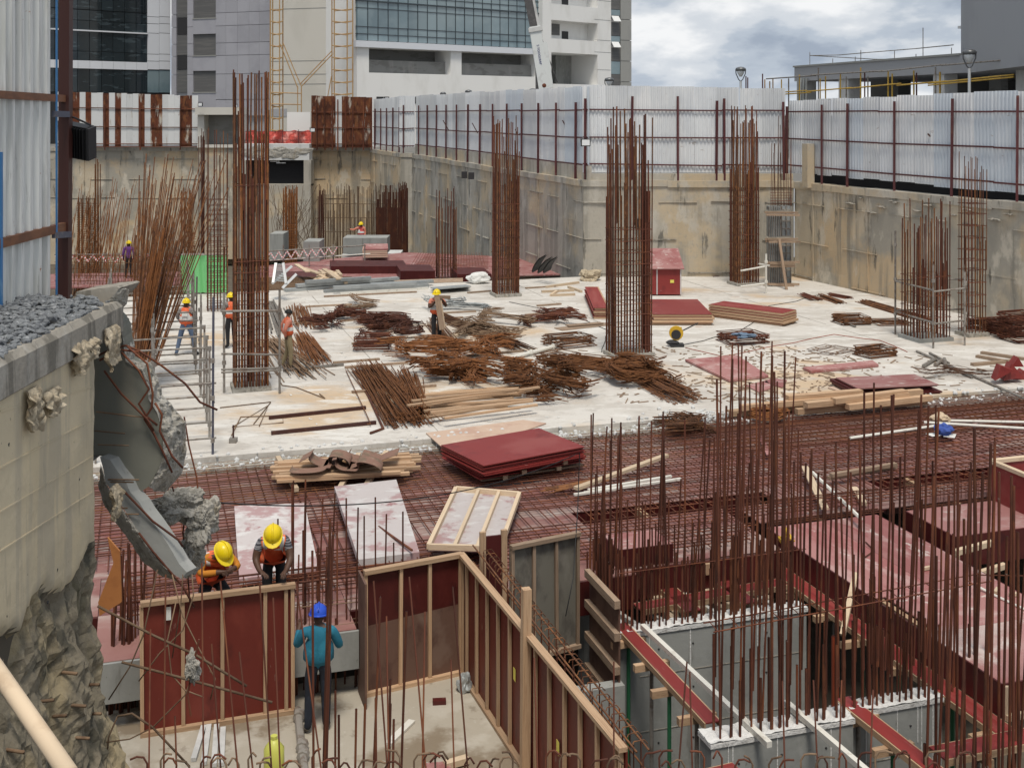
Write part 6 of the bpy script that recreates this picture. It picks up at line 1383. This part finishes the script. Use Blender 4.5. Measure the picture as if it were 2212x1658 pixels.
# loose inclined slab piece
t=thing('fallen_slab_piece','long grey slab fragment hanging at a slant below the broken wall','concrete',D(310,1120,11.0))
m=MB(); pl=[(216,985),(238,992),(300,1085),(404,1236),(392,1249),(372,1238),(320,1178),(262,1092),(228,1040)]
pt=poly3(pl,11.05,4,26); m.prism(pt,(.06,.12,.0)); m.build('slab_face','concrete_grey',t)
torn([(218,1000),(234,1050),(266,1098),(295,1138),(325,1184),(355,1218),(380,1244)],[(214,1050),(226,1086),(252,1128),(284,1172),(314,1214),(350,1242),(384,1254)],11.06,11.2,.06,90,10,3).build('torn_edge','broken_concrete',t)
def chunk(label,u,v,Y,r,seed,sc,wire=None):
    t=thing('concrete_chunk',label,'concrete',D(u,v,Y)); m=MB(); m.ball(D(u,v,Y),r,5,.5,seed,sc); m.build('lump','broken_concrete',t)
    if wire:
        m=MB(); m.tube([D(a,b,Y) for a,b in wire],.009,5); m.build('wire','rust_dark',t)
chunk('flat rubble chunk hanging on wires below the torn wall edge',392,1092,12,.22,3,(1.25,.7,.72),[(372,1050),(380,1075),(392,1090)])
chunk('egg shaped rubble chunk hanging on a wire beside the flat one',436,1128,12,.19,8,(.85,.8,1.25),[(398,900),(408,960),(425,1030),(432,1110)])
chunk('blocky rubble chunk above the bent worker helmet',404,1200,12.2,.17,5,(.95,.8,1.05),[(400,1110),(395,1150),(402,1195),(410,1300)])
chunk('small rubble chunk caught in the rods before the held shutter',415,1441,9.6,.075,6,(.75,.7,1.6),[(430,1380),(418,1430),(405,1500),(412,1545)])
t=thing('wire_tangle','curled rusty bars dangling from the broken wall end','rebar',D(300,760,11))
for pts in ([(210,768),(245,752),(272,746),(300,757),(350,790),(400,828),(432,868),(470,885)],[(215,778),(262,755),(300,760)],[(275,748),(318,785),(330,850),(328,880),(312,905),(332,935),(352,975),(372,1020)],[(262,760),(300,800),(322,840),(300,872),(318,900),(340,918)],[(225,800),(262,850),(318,905),(332,930)],[(335,870),(350,895),(345,930),(372,985),(395,1010)],[(300,1150),(330,1190),(360,1225),(395,1265),(420,1310)],[(268,1060),(330,1125),(385,1165),(395,1180)]):
    m=MB(); m.tube([D(u,v,11+.02*k) for k,(u,v) in enumerate(pts)],.011,5); m.build('bar','rust_dark',t,smooth=True)
t=thing('wire_tangle','thin crossing rods stretched before the held red shutter','rebar',D(350,1400,9.8))
for pts,r in (([(211,1308),(330,1371),(420,1412),(533,1481)],.016),([(263,1429),(400,1465),(588,1516)],.016),([(254,1546),(285,1540),(330,1570),(410,1655)],.014),([(230,1640),(235,1590),(254,1546)],.011),([(230,1602),(280,1595),(330,1570),(400,1500),(412,1470)],.009),([(300,1470),(345,1410),(395,1360),(418,1285),(415,1240)],.008),([(380,1300),(362,1380),(370,1455),(400,1490),(440,1505)],.008),([(372,1240),(395,1330),(430,1400),(465,1465),(455,1510)],.008),([(340,1230),(310,1370),(280,1440),(235,1510)],.009),([(395,1240),(390,1310),(372,1420)],.007)):
    m=MB(); m.tube([D(u,v,9.9) for u,v in pts],r*.7,5); m.build('rod','rust_pale',t,smooth=True)
# rods stuck in the rock foot
t=thing('rock_dowels','short stubby rods sticking out of the rocky wall foot','rebar',V3((XW+.3,9.6,1.5)))
for u,v,l in ((150,1449,28),(90,1517,38),(128,1547,24),(30,1615,40),(168,1590,34),(200,1540,26),(215,1383,40),(252,1420,26),(200,1478,20),(165,1520,24),(275,1500,22),(214,1303,12),(240,1345,10),(290,1640,22)):
    o=V3((0,0,EYE)); d=(D(u,v,9)-o).normalized(); hit=bvh.ray_cast(o,d)
    if hit[0] is None: continue
    c=hit[0]; bar(t,c-V3((.12,.0,0)),c+V3((.4*l/FPX*c.y+.05,-.05+jit(.05),.02+jit(.03))),.013,'rust_pale','dowel')
# rags stuck in the wall
def rag(label,u,v,w,h,seed,off=.03):
    m=MB(); vs=[]; nx,ny=22,22; c=Lw(u,v)
    for i in range(nx+1):
        for j in range(ny+1):
            a=i/nx-.5; b=j/ny; tw=(1-.45*abs(b-.35))*(1+.25*noise.noise(V3((b*3,seed,0))))
            f=noise.noise(V3((a*5+seed,b*2.2,seed)))*.6+noise.noise(V3((a*14,b*5,seed*2.)))*.45
            vs.append(c+V3((off+.09*(f+.45)*min(1,3*b+.2),a*w*tw+.03*f,-b*h*(1+.2*noise.noise(V3((a*3,seed,1)))))))
    m.add(vs,[(i*(ny+1)+j,(i+1)*(ny+1)+j,(i+1)*(ny+1)+j+1,i*(ny+1)+j+1) for i in range(nx) for j in range(ny)])
    k=len(m.f); m.add([p-V3((.01,0,0)) for p in vs],[f[::-1] for f in m.f[:k]])
    tag(m.build('burlap_rag','burlap',smooth=True),label,'rag')
rag('long pale burlap rag hanging from the wall end under the cap',222,706,.34,.34,3,.06)
rag('wide crumpled rag stuck below the weathered cap',160,738,.34,.26,5)
rag('smaller folded rag beside the wide crumpled one',186,730,.24,.18,8)
rag('knotted long rag plugged low in the cream wall',60,838,.26,.32,12)
rag('short brown rag plugged beside the knotted rag',102,840,.30,.2,15)
rag('torn rag at the wall end above the slanted slab piece',224,1050,.2,.28,21,.08)
# gravel
m=MB()
for k in range(2600):
    y=R.uniform(7.4,10.95); x=R.uniform(-4.75,XW-.03); 
    if x>XW-.25 and y>10.5 and R.random()<.7: continue
    s=R.uniform(.016,.038)*(1.25 if R.random()<.12 else 1); m.ball((x,y,5.535+s*.5+.05*R.random()*(1 if x<XW-.12 else .3)),s,1,.5,k,(R.uniform(.8,1.5),R.uniform(.7,1.3),R.uniform(.5,.9)),Matrix.Rotation(R.uniform(0,3.1),3,'Z'))
tag(m.build('gravel','gravel'),'grey crushed stone gravel heaped on the wall ledge','gravel',kind='stuff')
# ---------------------------------------------------------------- near sheet fence
Xf=-4.5
t=thing('sheet_fence','near white corrugated fence panel with blue edge and brown rails','fence',V3((Xf,11,5.5)))
def nsheet(y0,y1,z0,z1,mt='sheet_near'):
    M=Matrix(((0,-.05,0,0),(y1-y0,0,0,0),(0,0,z1-z0,0),(0,0,0,1))); place('sheet',unit('sheet',mt),t,Matrix.Translation((Xf,y0,z0))@M)
nsheet(10.42,11.63,5.52,12.2); nsheet(9.2,10.40,5.52,12.2)
m=MB(); m.obox(V3((Xf+.005,11.62,5.5)),(.012,0,0),(0,.025,0),(0,0,6.7)); m.build('edge_trim','blue_paint',t)
m=MB(); m.obox(V3((Xf+.005,10.31,5.5)),(.03,0,0),(0,.04,0),(0,0,1.45)); m.build('edge_trim','blue_paint',t)
ubeam(t,'post',V3((Xf-.03,11.95,5.3)),V3((Xf-.0,11.95,12.2)),.105,.105,'steel_brown',up=(0,1,0))
ubeam(t,'rail',D(-60,201,9.8),D(137,213,11.9),.05,.07,'rail_brown'); ubeam(t,'rail',D(-60,541,9.8),D(139,489,11.92),.05,.085,'rail_brown')
ubeam(t,'stay',D(117,246,11.6),D(146,247,11.9),.05,.06,'pipe_blue'); ubeam(t,'stay',D(117,508,11.6),D(150,506,11.95),.05,.06,'pipe_blue')
P=D(167,304,12.1); t=thing('floodlight','big black finned floodlight bolted to the near steel post','floodlight',P,'floodlights on the fences')
tl=Matrix.Rotation(.16,3,'Y')@Matrix.Rotation(.25,3,'X')
m=MB(); m.box(P,(.31,.12,.35),-.25,tl); m.build('housing','black',t)
m=MB()
for k in range(9): m.box(P+Matrix.Rotation(-.25,3,'Z')@tl@V3((-.13+.032*k,-.075,0)),(.008,.04,.32),-.25,tl)
tag(m.build('fins','black',t),kind='stuff')
m=MB(); m.box(P+Matrix.Rotation(-.25,3,'Z')@tl@V3((.165,0,0)),(.03,.13,.34),-.25,tl); m.build('side_plate','dark',t)
m=MB(); m.tube([P+V3((-.18,-.02,0)),P+V3((-.16,-.08,.2)),P+V3((0,-.1,.24)),P+V3((.16,-.06,.16))],.01,6); m.build('cable','black',t)
# foreground pole, board and hooks
m=MB(); m.tube([D(-40,1398,5.2),D(150,1672,4.6)],.036,10); tag(m.build('bamboo_pole','timber_pale',smooth=True),'smooth tan wooden pole rising in the near corner before the rocky wall','pole')
m=MB(); m.prism(poly3([(232,1160),(258,1190),(262,1300),(215,1330),(212,1300),(245,1215)],14.5),(0,.03,0)); tag(m.build('orange_board','orange_board'),'orange tan board edge glimpsed behind the rocky wall foot','board')
t=thing('near_wall','unfinished near wall top with hooked starter bars below the view','wall',V3((0,6.6,2.5)))
m=MB(); m.obox(V3((-3.2,6.45,-4)),(9,0,0),(0,.35,0),(0,0,7.3)); m.build('wall_body','concrete_grey',t)
us_=list(range(322,1110,27))+list(range(1180,2130,34))
for u in us_:
    u=u+jit(7); Y=R.choice((6.5,6.72)); v=1628+jit(14); a=D(u,v,Y); s=R.choice((-1,1,1)); l=R.uniform(.05,.10); m=MB(); lo=V3((a.x+jit(.02),Y,3.2))
    pts=[lo,a-V3((0,0,.05)),a+V3((s*.02,0,-.015)),a+V3((s*l*.6,-.02,.0)),a+V3((s*l,-.03,-.01+jit(.03)))]
    m.tube(pts,.0058,6); m.build('hooked_bar','rust_pale' if R.random()<.5 else 'rust_dark',t,smooth=True)
for (ut,vt,ub) in ((561,1259,597),(476,1254,529),(517,1407,565),(457,1390,489),(436,1215,441),(378,1545,386),(325,1358,320),(358,1240,352),(807,1254,849),(884,1245,934),(978,1267,1024),(974,1423,986),(640,1259,716),(1154,1420,1166),(1484,1428,1453),(1490,1450,1500),(1326,1428,1326),(1886,1489,1874),(1690,1470,1700),(1757,1468,1774),(1818,1468,1808),(835,1330,842),(918,1320,910),(590,1290,612)):
    b=D(ub,1665,6.6); a=D(ut,vt,6.9); bar(t,V3((b.x,6.6,3.2)),a,.0052,'rust_dark','bar')
# sagging cable
m=MB(); pts=[]
A,B=D(470,1085,12.5),D(1242,982,19.5)
for i in range(25): f=i/24; p=A.lerp(B,f); p.z-=.55*4*f*(1-f)*.55; pts.append(p)
pts+= [D(1252,978,19.6),D(1248,1100,18.9),D(1238,1250,18),D(1222,1330,17.6)]
m.tube(pts,.008,5); tag(m.build('black_cable','black',smooth=True),'thin black cable sagging from the broken wall to the bar forest','cable')
# ================================================================ people
mat('skin',(.085,.042,.026),rough=.55); mat('skin_mid',(.16,.085,.055),rough=.55); mat('hair',(.01,.009,.008),rough=.6)
mat('teal',(.016,.145,.225),[((.03,.21,.30),(6,6,4),.5,.64,.7,4)],rough=.85,bump=.4,bscale=14); mat('navy',(.014,.018,.028),[((.03,.04,.06),(7,7,5),.52,.66,.7,4)],rough=.9); mat('hv_orange',(.72,.13,.045),[((.80,.24,.12),(7,7,5),.52,.66,.6,4)],rough=.7,bump=.4,bscale=18)
mat('hv_red',(.55,.07,.07),rough=.75); mat('reflect',(.62,.62,.60),rough=.35); mat('mustard',(.50,.19,.02),rough=.85); mat('stripe_shirt',(.22,.22,.24),[((.02,.02,.03),(2,2,60),.48,.52,.9,0)],rough=.85)
mat('salmon',(.60,.22,.15),rough=.85); mat('khaki',(.30,.24,.14),rough=.9); mat('charcoal',(.02,.02,.022),rough=.9); mat('jeans',(.10,.14,.22),rough=.9); mat('purple',(.13,.045,.20),rough=.85)
mat('hel_yellow',(.78,.58,.01),rough=.3); mat('hel_blue',(.02,.075,.50),rough=.3); mat('boot',(.035,.035,.032),rough=.6); mat('dust_shoe',(.17,.15,.125),rough=.9); mat('grey_shirt',(.22,.20,.19),rough=.9); mat('eye',(.6,.58,.55),rough=.3)
REST=dict(pel=(0,0,.93),bel=(0,.01,1.08),che=(0,0,1.27),uch=(0,-.01,1.39),nec=(0,.0,1.47),hea=(0,.02,1.57),top=(0,.015,1.65),
 lhi=(-.095,0,.90),lkn=(-.10,.02,.50),lan=(-.105,-.01,.09),lto=(-.125,.15,.035),rhi=(.095,0,.90),rkn=(.10,.02,.50),ran=(.105,-.01,.09),rto=(.125,.15,.035),
 lsh=(-.185,-.01,1.39),lel=(-.235,-.04,1.12),lwr=(-.23,.06,.88),lha=(-.225,.09,.80),rsh=(.185,-.01,1.39),rel=(.235,-.04,1.12),rwr=(.23,.06,.88),rha=(.225,.09,.80))
BONES=[('pel','bel'),('bel','che'),('che','uch'),('uch','nec'),('nec','hea'),('hea','top'),('pel','lhi'),('lhi','lkn'),('lkn','lan'),('lan','lto'),('pel','rhi'),('rhi','rkn'),('rkn','ran'),('ran','rto'),('uch','lsh'),('lsh','lel'),('lel','lwr'),('lwr','lha'),('uch','rsh'),('rsh','rel'),('rel','rwr'),('rwr','rha')]
RAD=dict(pel=.142,bel=.140,che=.155,uch=.125,nec=.058,hea=.090,top=.062,hi=.105,kn=.075,an=.055,to=.045,sh=.082,el=.060,wr=.038,ha=.036)
def skin_mesh(verts,edges,rad,sub=1,root=0):
    me=bpy.data.meshes.new('tmp'); me.from_pydata(verts,edges,[]); ob=bpy.data.objects.new('tmp',me); COL.objects.link(ob)
    md=ob.modifiers.new('s','SKIN'); md.use_smooth_shade=True; md.branch_smoothing=.6
    for i,v in enumerate(me.skin_vertices[0].data): v.radius=(rad[i],rad[i]); v.use_root=(i==root)
    if sub: s=ob.modifiers.new('b','SUBSURF'); s.levels=sub; s.render_levels=sub
    bpy.context.view_layer.update(); dg=bpy.context.evaluated_depsgraph_get(); out=bpy.data.meshes.new_from_object(ob.evaluated_get(dg)); bpy.data.objects.remove(ob); bpy.data.meshes.remove(me); return out
def segd(p,a,b):
    d=b-a; t=max(0,min(1,(p-a).dot(d)/max(1e-9,d.length_squared))); return (p-(a+d*t)).length,t
def person(label,loc,yaw,pose,shirt,trou,shoe,vest=None,helmet=None,skin='skin',hair=True,sleeve='long',fing=True,hlook=(0,1,0)):
    J={k:V3(v) for k,v in REST.items()}; J.update({k:V3(v) for k,v in pose.items()})
    t=thing('person',label,'person',loc); Rz=Matrix.Rotation(yaw,3,'Z'); X=lambda p:Rz@p
    names=list(J); verts=[X(J[k]) for k in names]; idx={k:i for i,k in enumerate(names)}; edges=[(idx[a],idx[b]) for a,b in BONES]
    rad=[RAD.get(k) or RAD[k[1:]] for k in names]; bones=[(a,b) for a,b in BONES]
    def addv(p,r,parent):
        verts.append(X(p)); rad.append(r); edges.append((parent,len(verts)-1)); return len(verts)-1
    fb=[]
    fwd=V3(hlook).normalized(); up=(J['top']-J['nec']).normalized(); fwd=(fwd-up*fwd.dot(up)).normalized(); rt=fwd.cross(up)
    nose=addv(J['hea']+fwd*.105-up*.01,.014,idx['hea'])
    for s in (-1,1): addv(J['hea']+rt*s*.095,.016,idx['hea'])
    if fing:
        for s in 'lr':
            w,h=J[s+'wr'],J[s+'ha']; d=(h-w).normalized(); sd=d.cross(V3((0,1,0)) if abs(d.y)<.8 else V3((0,0,1))).normalized(); cu=d.cross(sd)
            if cu.z>0: cu=-cu
            for k,(o,l) in enumerate(((-.026,.06),(-.009,.072),(.009,.068),(.025,.052))):
                a=addv(h+d*.045+sd*o,.0088,idx[s+'ha']); b=addv(h+d*(.045+l*.55)+sd*o*1.1+cu*.012,.0082,a); addv(h+d*(.045+l*.85)+sd*o*1.1+cu*.036,.007,b)
            a=addv(h+sd*(.038)+d*.005,.0095,idx[s+'ha']); addv(h+sd*.052+d*.038+cu*.01,.0085,a)
    me=skin_mesh(verts,edges,rad,1,idx['pel'])
    # widen the trunk, flatten front to back
    P0=[X(J[k]) for k in ('pel','bel','che','uch')]
    ax=X(V3((1,0,0))); tors=[('pel','bel'),('bel','che'),('che','uch')]
    bw=[(X(J[a]),X(J[b]),a,b) for a,b in bones]
    ms=[skin,shirt,trou,shoe,vest or shirt]
    for m_ in ms: me.materials.append(MATS[m_])
    for v in me.vertices:
        best=min(bw,key=lambda B:segd(v.co,B[0],B[1])[0]); a,b=best[2:]
        if (a,b) in tors or b in ('lhi','rhi','lsh','rsh'):
            d,tt=segd(v.co,best[0],best[1]); c=best[0].lerp(best[1],tt); o=v.co-c; bd=(best[1]-best[0]).normalized() if (a,b) in tors else V3((0,0,1)); lat=ax-bd*ax.dot(bd)
            if lat.length>.2 and (a,b) in tors:
                lat.normalize(); fr=bd.cross(lat); v.co=c+bd*o.dot(bd)+lat*o.dot(lat)*1.30+fr*o.dot(fr)*.90
    for p in me.polygons:
        c=p.center; best=min(((segd(c,B[0],B[1]),B) for B in bw),key=lambda q:q[0][0]); a,b=best[1][2:]; tt=best[0][1]; mi=1
        if b in ('hea','top') or a=='hea' or (a=='uch' and b=='nec' and tt>.6) or (a=='nec'): mi=0
        elif b[1:]=='ha': mi=0
        elif b[1:]=='wr': mi=0 if (sleeve=='short' or tt>.85) else 1
        elif b[1:]=='el': mi=0 if (sleeve=='short' and tt>.6) else 1
        elif b[1:] in ('kn','an') or (b[1:]=='hi'): mi=2
        elif b[1:]=='to': mi=3
        elif a=='pel' and b=='bel' and tt<.02: mi=2
        if mi==1 and ((a,b) in tors or (b[1:]=='sh' and tt<.6)): mi=4
        p.material_index=mi; p.use_smooth=True
    if shoe=='boot':
        for p in me.polygons:
            c=p.center
            for s in 'lr':
                if segd(c,X(J[s+'kn']).lerp(X(J[s+'an']),.35),X(J[s+'an']))[0]<.07: p.material_index=3
    ob=link(bpy.data.objects.new('body',me)); ob.parent=t; ob.name='body'
    H=X(J['hea']); U=X(up); Fw=X(fwd); Rt=X(rt)
    B3=Matrix((Rt,Fw,U)).transposed()
    def hemi(r,z0,sc,n=16,k=6):
        m=MB(); vs=[]; 
        for j in range(k+1):
            ph=math.pi/2*j/k
            for i in range(n): a=2*math.pi*i/n; vs.append(H+B3@V3((r*sc[0]*math.cos(a)*math.cos(ph),r*sc[1]*math.sin(a)*math.cos(ph)-.005,z0+r*sc[2]*math.sin(ph))))
        m.add([v+PLOC[t.name] for v in vs],[(j*n+i,j*n+(i+1)%n,(j+1)*n+(i+1)%n,(j+1)*n+i) for j in range(k) for i in range(n)]); return m
    if hair and not helmet:
        hemi(.108,.0,(.95,1.08,1.05)).build('hair','hair',t,smooth=True)
    if helmet:
        hm=hemi(.135,.025,(.92,1.08,.98)).build('helmet',helmet,t,smooth=True)
        m=MB(); n=20; vs=[]
        for i in range(n):
            a=2*math.pi*i/n; f=math.sin(a); ext=.012+.055*max(0,f)**2
            for rr,zz in ((0,.03),(ext,.018)): vs.append(PLOC[t.name]+H+B3@V3(((.135*.92+rr)*math.cos(a),(.135*1.08+rr)*math.sin(a)-.005,zz)))
        m.add(vs,[(2*i,2*i+1,2*((i+1)%n)+1,2*((i+1)%n)) for i in range(n)]); m.add([v-U*.008 for v in vs],[(2*i,2*((i+1)%n),2*((i+1)%n)+1,2*i+1) for i in range(n)])
        m.build('brim',helmet,hm,smooth=True)
        m=MB(); m.tube([PLOC[t.name]+H+B3@V3((0,.145*math.cos(a)-.005,.03+.134*math.sin(a))) for a in [math.pi*k/10 for k in range(1,10)]],.012,6); m.build('ridge',helmet,hm,smooth=True)
    for s in (-1,1):
        m=MB(); m.ball(PLOC[t.name]+H+B3@V3((.034*s,.083,.012)),.013,2); m.build('eye','eye',t,smooth=True)
    if vest or shirt=='teal':
        plain=not vest; vest=vest or shirt
        vk=['pel','bel','che','uch','lsh','rsh']; vv=[X(J[k]) for k in vk]; vv[0]=vv[0]+ (vv[0]-vv[1])*(.15 if not plain else .3)
        vr=[.178,.172,.19,.17,.108,.108]
        vm=skin_mesh(vv,[(0,1),(1,2),(2,3),(3,4),(3,5)],vr,1,0)
        for q in (vest,'reflect'): vm.materials.append(MATS[q])
        bwv=[(vv[0],vv[1],0),(vv[1],vv[2],1),(vv[2],vv[3],2),(vv[3],vv[4],3),(vv[3],vv[5],3)]
        for v in vm.vertices:
            (d,tt),B=min(((segd(v.co,b[0],b[1]),b) for b in bwv),key=lambda q:q[0][0])
            if B[2]<3:
                c=B[0].lerp(B[1],tt); o=v.co-c; bd=(B[1]-B[0]).normalized(); lat=(ax-bd*ax.dot(bd)).normalized(); fr=bd.cross(lat); v.co=c+bd*o.dot(bd)+lat*o.dot(lat)*1.36+fr*o.dot(fr)*1.0
        for p in vm.polygons:
            (d,tt),B=min(((segd(p.center,b[0],b[1]),b) for b in bwv),key=lambda q:q[0][0]); p.use_smooth=True; mi=0
            lat=(p.center-B[0].lerp(B[1],tt)).dot(ax)
            if B[2]==1 and .15<tt<.55: mi=1
            if B[2]>=1 and .055<abs(lat)<.115: mi=1
            if B[2]==3 and abs((p.center-vv[3]).dot(ax))>.1 and tt<.75 : mi=1
            p.material_index=0 if plain else mi
        vo=link(bpy.data.objects.new('vest' if not plain else 'shirt',vm)); vo.parent=t
    return t
PI=math.pi
# blue helmeted man at the shutter
P=G(688,1578,-1.15)
person('worker in teal shirt and blue helmet holding the edge of the red shutter',P,.12,dict(lel=(-.30,.10,1.13),lwr=(-.28,.26,1.30),lha=(-.27,.32,1.34),rel=(.29,.06,1.12),rwr=(.2,.28,1.16),rha=(.13,.33,1.20),lan=(-.14,-.06,.08),lto=(-.24,.06,.03),lkn=(-.12,.02,.5),hea=(0,.03,1.57),top=(.005,.03,1.655)),'teal','navy','dust_shoe',helmet='hel_blue',skin='skin')
# two men leaning over the shutter
q0=W(.98,17.25,-.2)
person('worker in orange vest and mustard sleeves leaning over the red shutter',q0,PI+.5,dict(pel=(0,-.12,0.820),bel=(-.0,-.06,0.960),che=(.0,.04,1.130),uch=(-.02,.12,1.230),nec=(-.04,.2,1.280),hea=(-.07,.28,1.330),top=(-.085,.33,1.390),lhi=(-.10,-.1,0.800),lkn=(-.2,.25,.62),lan=(-.26,.05,.32),lto=(-.32,.2,.27),rhi=(.10,-.1,0.800),rkn=(.13,.18,.35),ran=(.12,-.12,.09),rto=(.14,.04,.03),lsh=(-.19,.13,1.230),lel=(-.3,.24,1.080),lwr=(-.2,.37,1.120),lha=(-.12,.42,1.110),rsh=(.16,.1,1.220),rel=(.24,.22,1.060),rwr=(.0,.36,1.100),rha=(-.08,.40,1.100)),'mustard','charcoal','boot',vest='hv_orange',helmet='hel_yellow',hlook=(-.3,.8,-0.300))
q1=W(1.83,17.22,-.2)
person('worker in orange vest and striped short sleeves resting hands on the red shutter',q1,PI+.15,dict(pel=(0,-.22,0.990),bel=(0,-.14,1.120),che=(0,-.03,1.280),uch=(0,.06,1.370),nec=(0,.12,1.430),hea=(.0,.20,1.490),top=(.0,.25,1.560),lhi=(-.095,-.2,0.970),rhi=(.095,-.2,0.970),lkn=(-.1,-.1,0.590),rkn=(.1,-.1,0.590),lan=(-.1,-.18,.09),ran=(.1,-.18,.09),lto=(-.11,-.02,.035),rto=(.11,-.02,.035),lsh=(-.185,.05,1.370),lel=(-.25,.15,1.130),lwr=(-.19,.33,1.030),lha=(-.17,.41,1.020),rsh=(.185,.05,1.370),rel=(.25,.12,1.130),rwr=(.18,.30,1.030),rha=(.12,.39,1.020)),'stripe_shirt','charcoal','boot',vest='hv_orange',helmet='hel_yellow',sleeve='short',hlook=(0,.7,-0.470))
# bare headed man
person('bare headed worker in orange vest and khaki trousers looking over the heaps',G(622,795),-1.15,dict(lel=(-.29,-.12,1.14),lwr=(-.2,-.05,.93),lha=(-.15,-.03,.9),rel=(.29,-.16,1.14),rwr=(.2,-.12,.93),rha=(.14,-.1,.9),lan=(-.11,-.14,.09),lto=(-.13,.02,.035),rkn=(.1,.06,.5),ran=(.11,.05,.09),rto=(.13,.2,.035)),'salmon','khaki','dust_shoe',vest='hv_orange',skin='skin_mid',hlook=(.5,.9,0))
# board carrier
Pb=G(943,742)
person('worker in orange vest carrying grey boards upright before him',Pb,PI+.2,dict(rel=(.25,.1,1.15),rwr=(.05,.22,1.38),rha=(0,.24,1.43),lel=(-.3,.08,1.18),lwr=(-.16,.22,1.40),lha=(-.1,.24,1.44),lan=(-.1,-.12,.09),lto=(-.12,.03,.035),rkn=(.1,.1,.5),ran=(.1,.08,.09),rto=(.12,.23,.035)),'salmon','charcoal','charcoal',vest='hv_orange',helmet='hel_yellow',sleeve='short',hlook=(.4,.9,-.1))
Y=Pb.y-.36
t=thing('carried_boards','grey weathered boards carried upright by the worker among the heaps','boards',D(954,712,Y)); ubeam(t,'board',D(944,640,Y),D(955,712,Y-.15),.16,.06,'timber_old',up=(0,1,0)); ubeam(t,'board',D(938,641,Y+.05),D(973,642,Y+.05),.1,.06,'timber_old',up=(0,1,0)); ubeam(t,'board',D(950,644,Y+.07),D(959,708,Y-.08),.1,.03,'timber_pale',up=(0,1,0))
# man with logo vest seen from behind
tP=person('worker in orange vest seen from behind among the shoring tubes',G(402,768),.05,dict(lan=(-.28,-.02,.09),lto=(-.34,.12,.035),lkn=(-.2,.04,.5),ran=(.28,.0,.09),rto=(.36,.12,.035),rkn=(.22,.05,.5),lel=(-.28,.05,1.15),lwr=(-.2,.22,1.0),lha=(-.16,.28,.98),rel=(.29,.02,1.13),rwr=(.24,.18,.92),rha=(.22,.25,.88)),'grey_shirt','jeans','charcoal',vest='hv_orange',helmet='hel_yellow')
m=MB(); c=PLOC[tP.name]+V3((.0,-.165,1.28)); m.box(c,(.17,.012,.15),.05); m.build('badge','paper_white',tP)
person('worker in orange vest half hidden behind the tallest rebar column',G(499,752),.6,dict(lel=(-.27,.06,1.16),lwr=(-.2,.24,1.15),lha=(-.18,.3,1.17)),'grey_shirt','charcoal','charcoal',vest='hv_orange',helmet='hel_yellow')
# far workers
m=MB(); a=D(742,560,66.2); m.obox(V3((a.x,65.7,-5)),(3.2,0,0),(0,2,0),(0,0,4.39)); tag(m.build('concrete_platform','white_conc'),'grey platform carrying the far worker behind the kicker wall','concrete')
person('far worker in red vest with one arm held out beside the bar rows',V3((D(780,500,66.6).x,66.6,-.61)),PI-.2,dict(rel=(.42,.05,1.25),rwr=(.65,.1,1.3),rha=(.73,.1,1.32)),'salmon','charcoal','charcoal',vest='hv_red',helmet='hel_yellow',fing=False)
person('far worker in purple shirt bending over the left deck chains',V3((D(278,540,54).x,54,-.3)),.2,dict(),'purple','charcoal','charcoal',helmet='hel_yellow',fing=False)
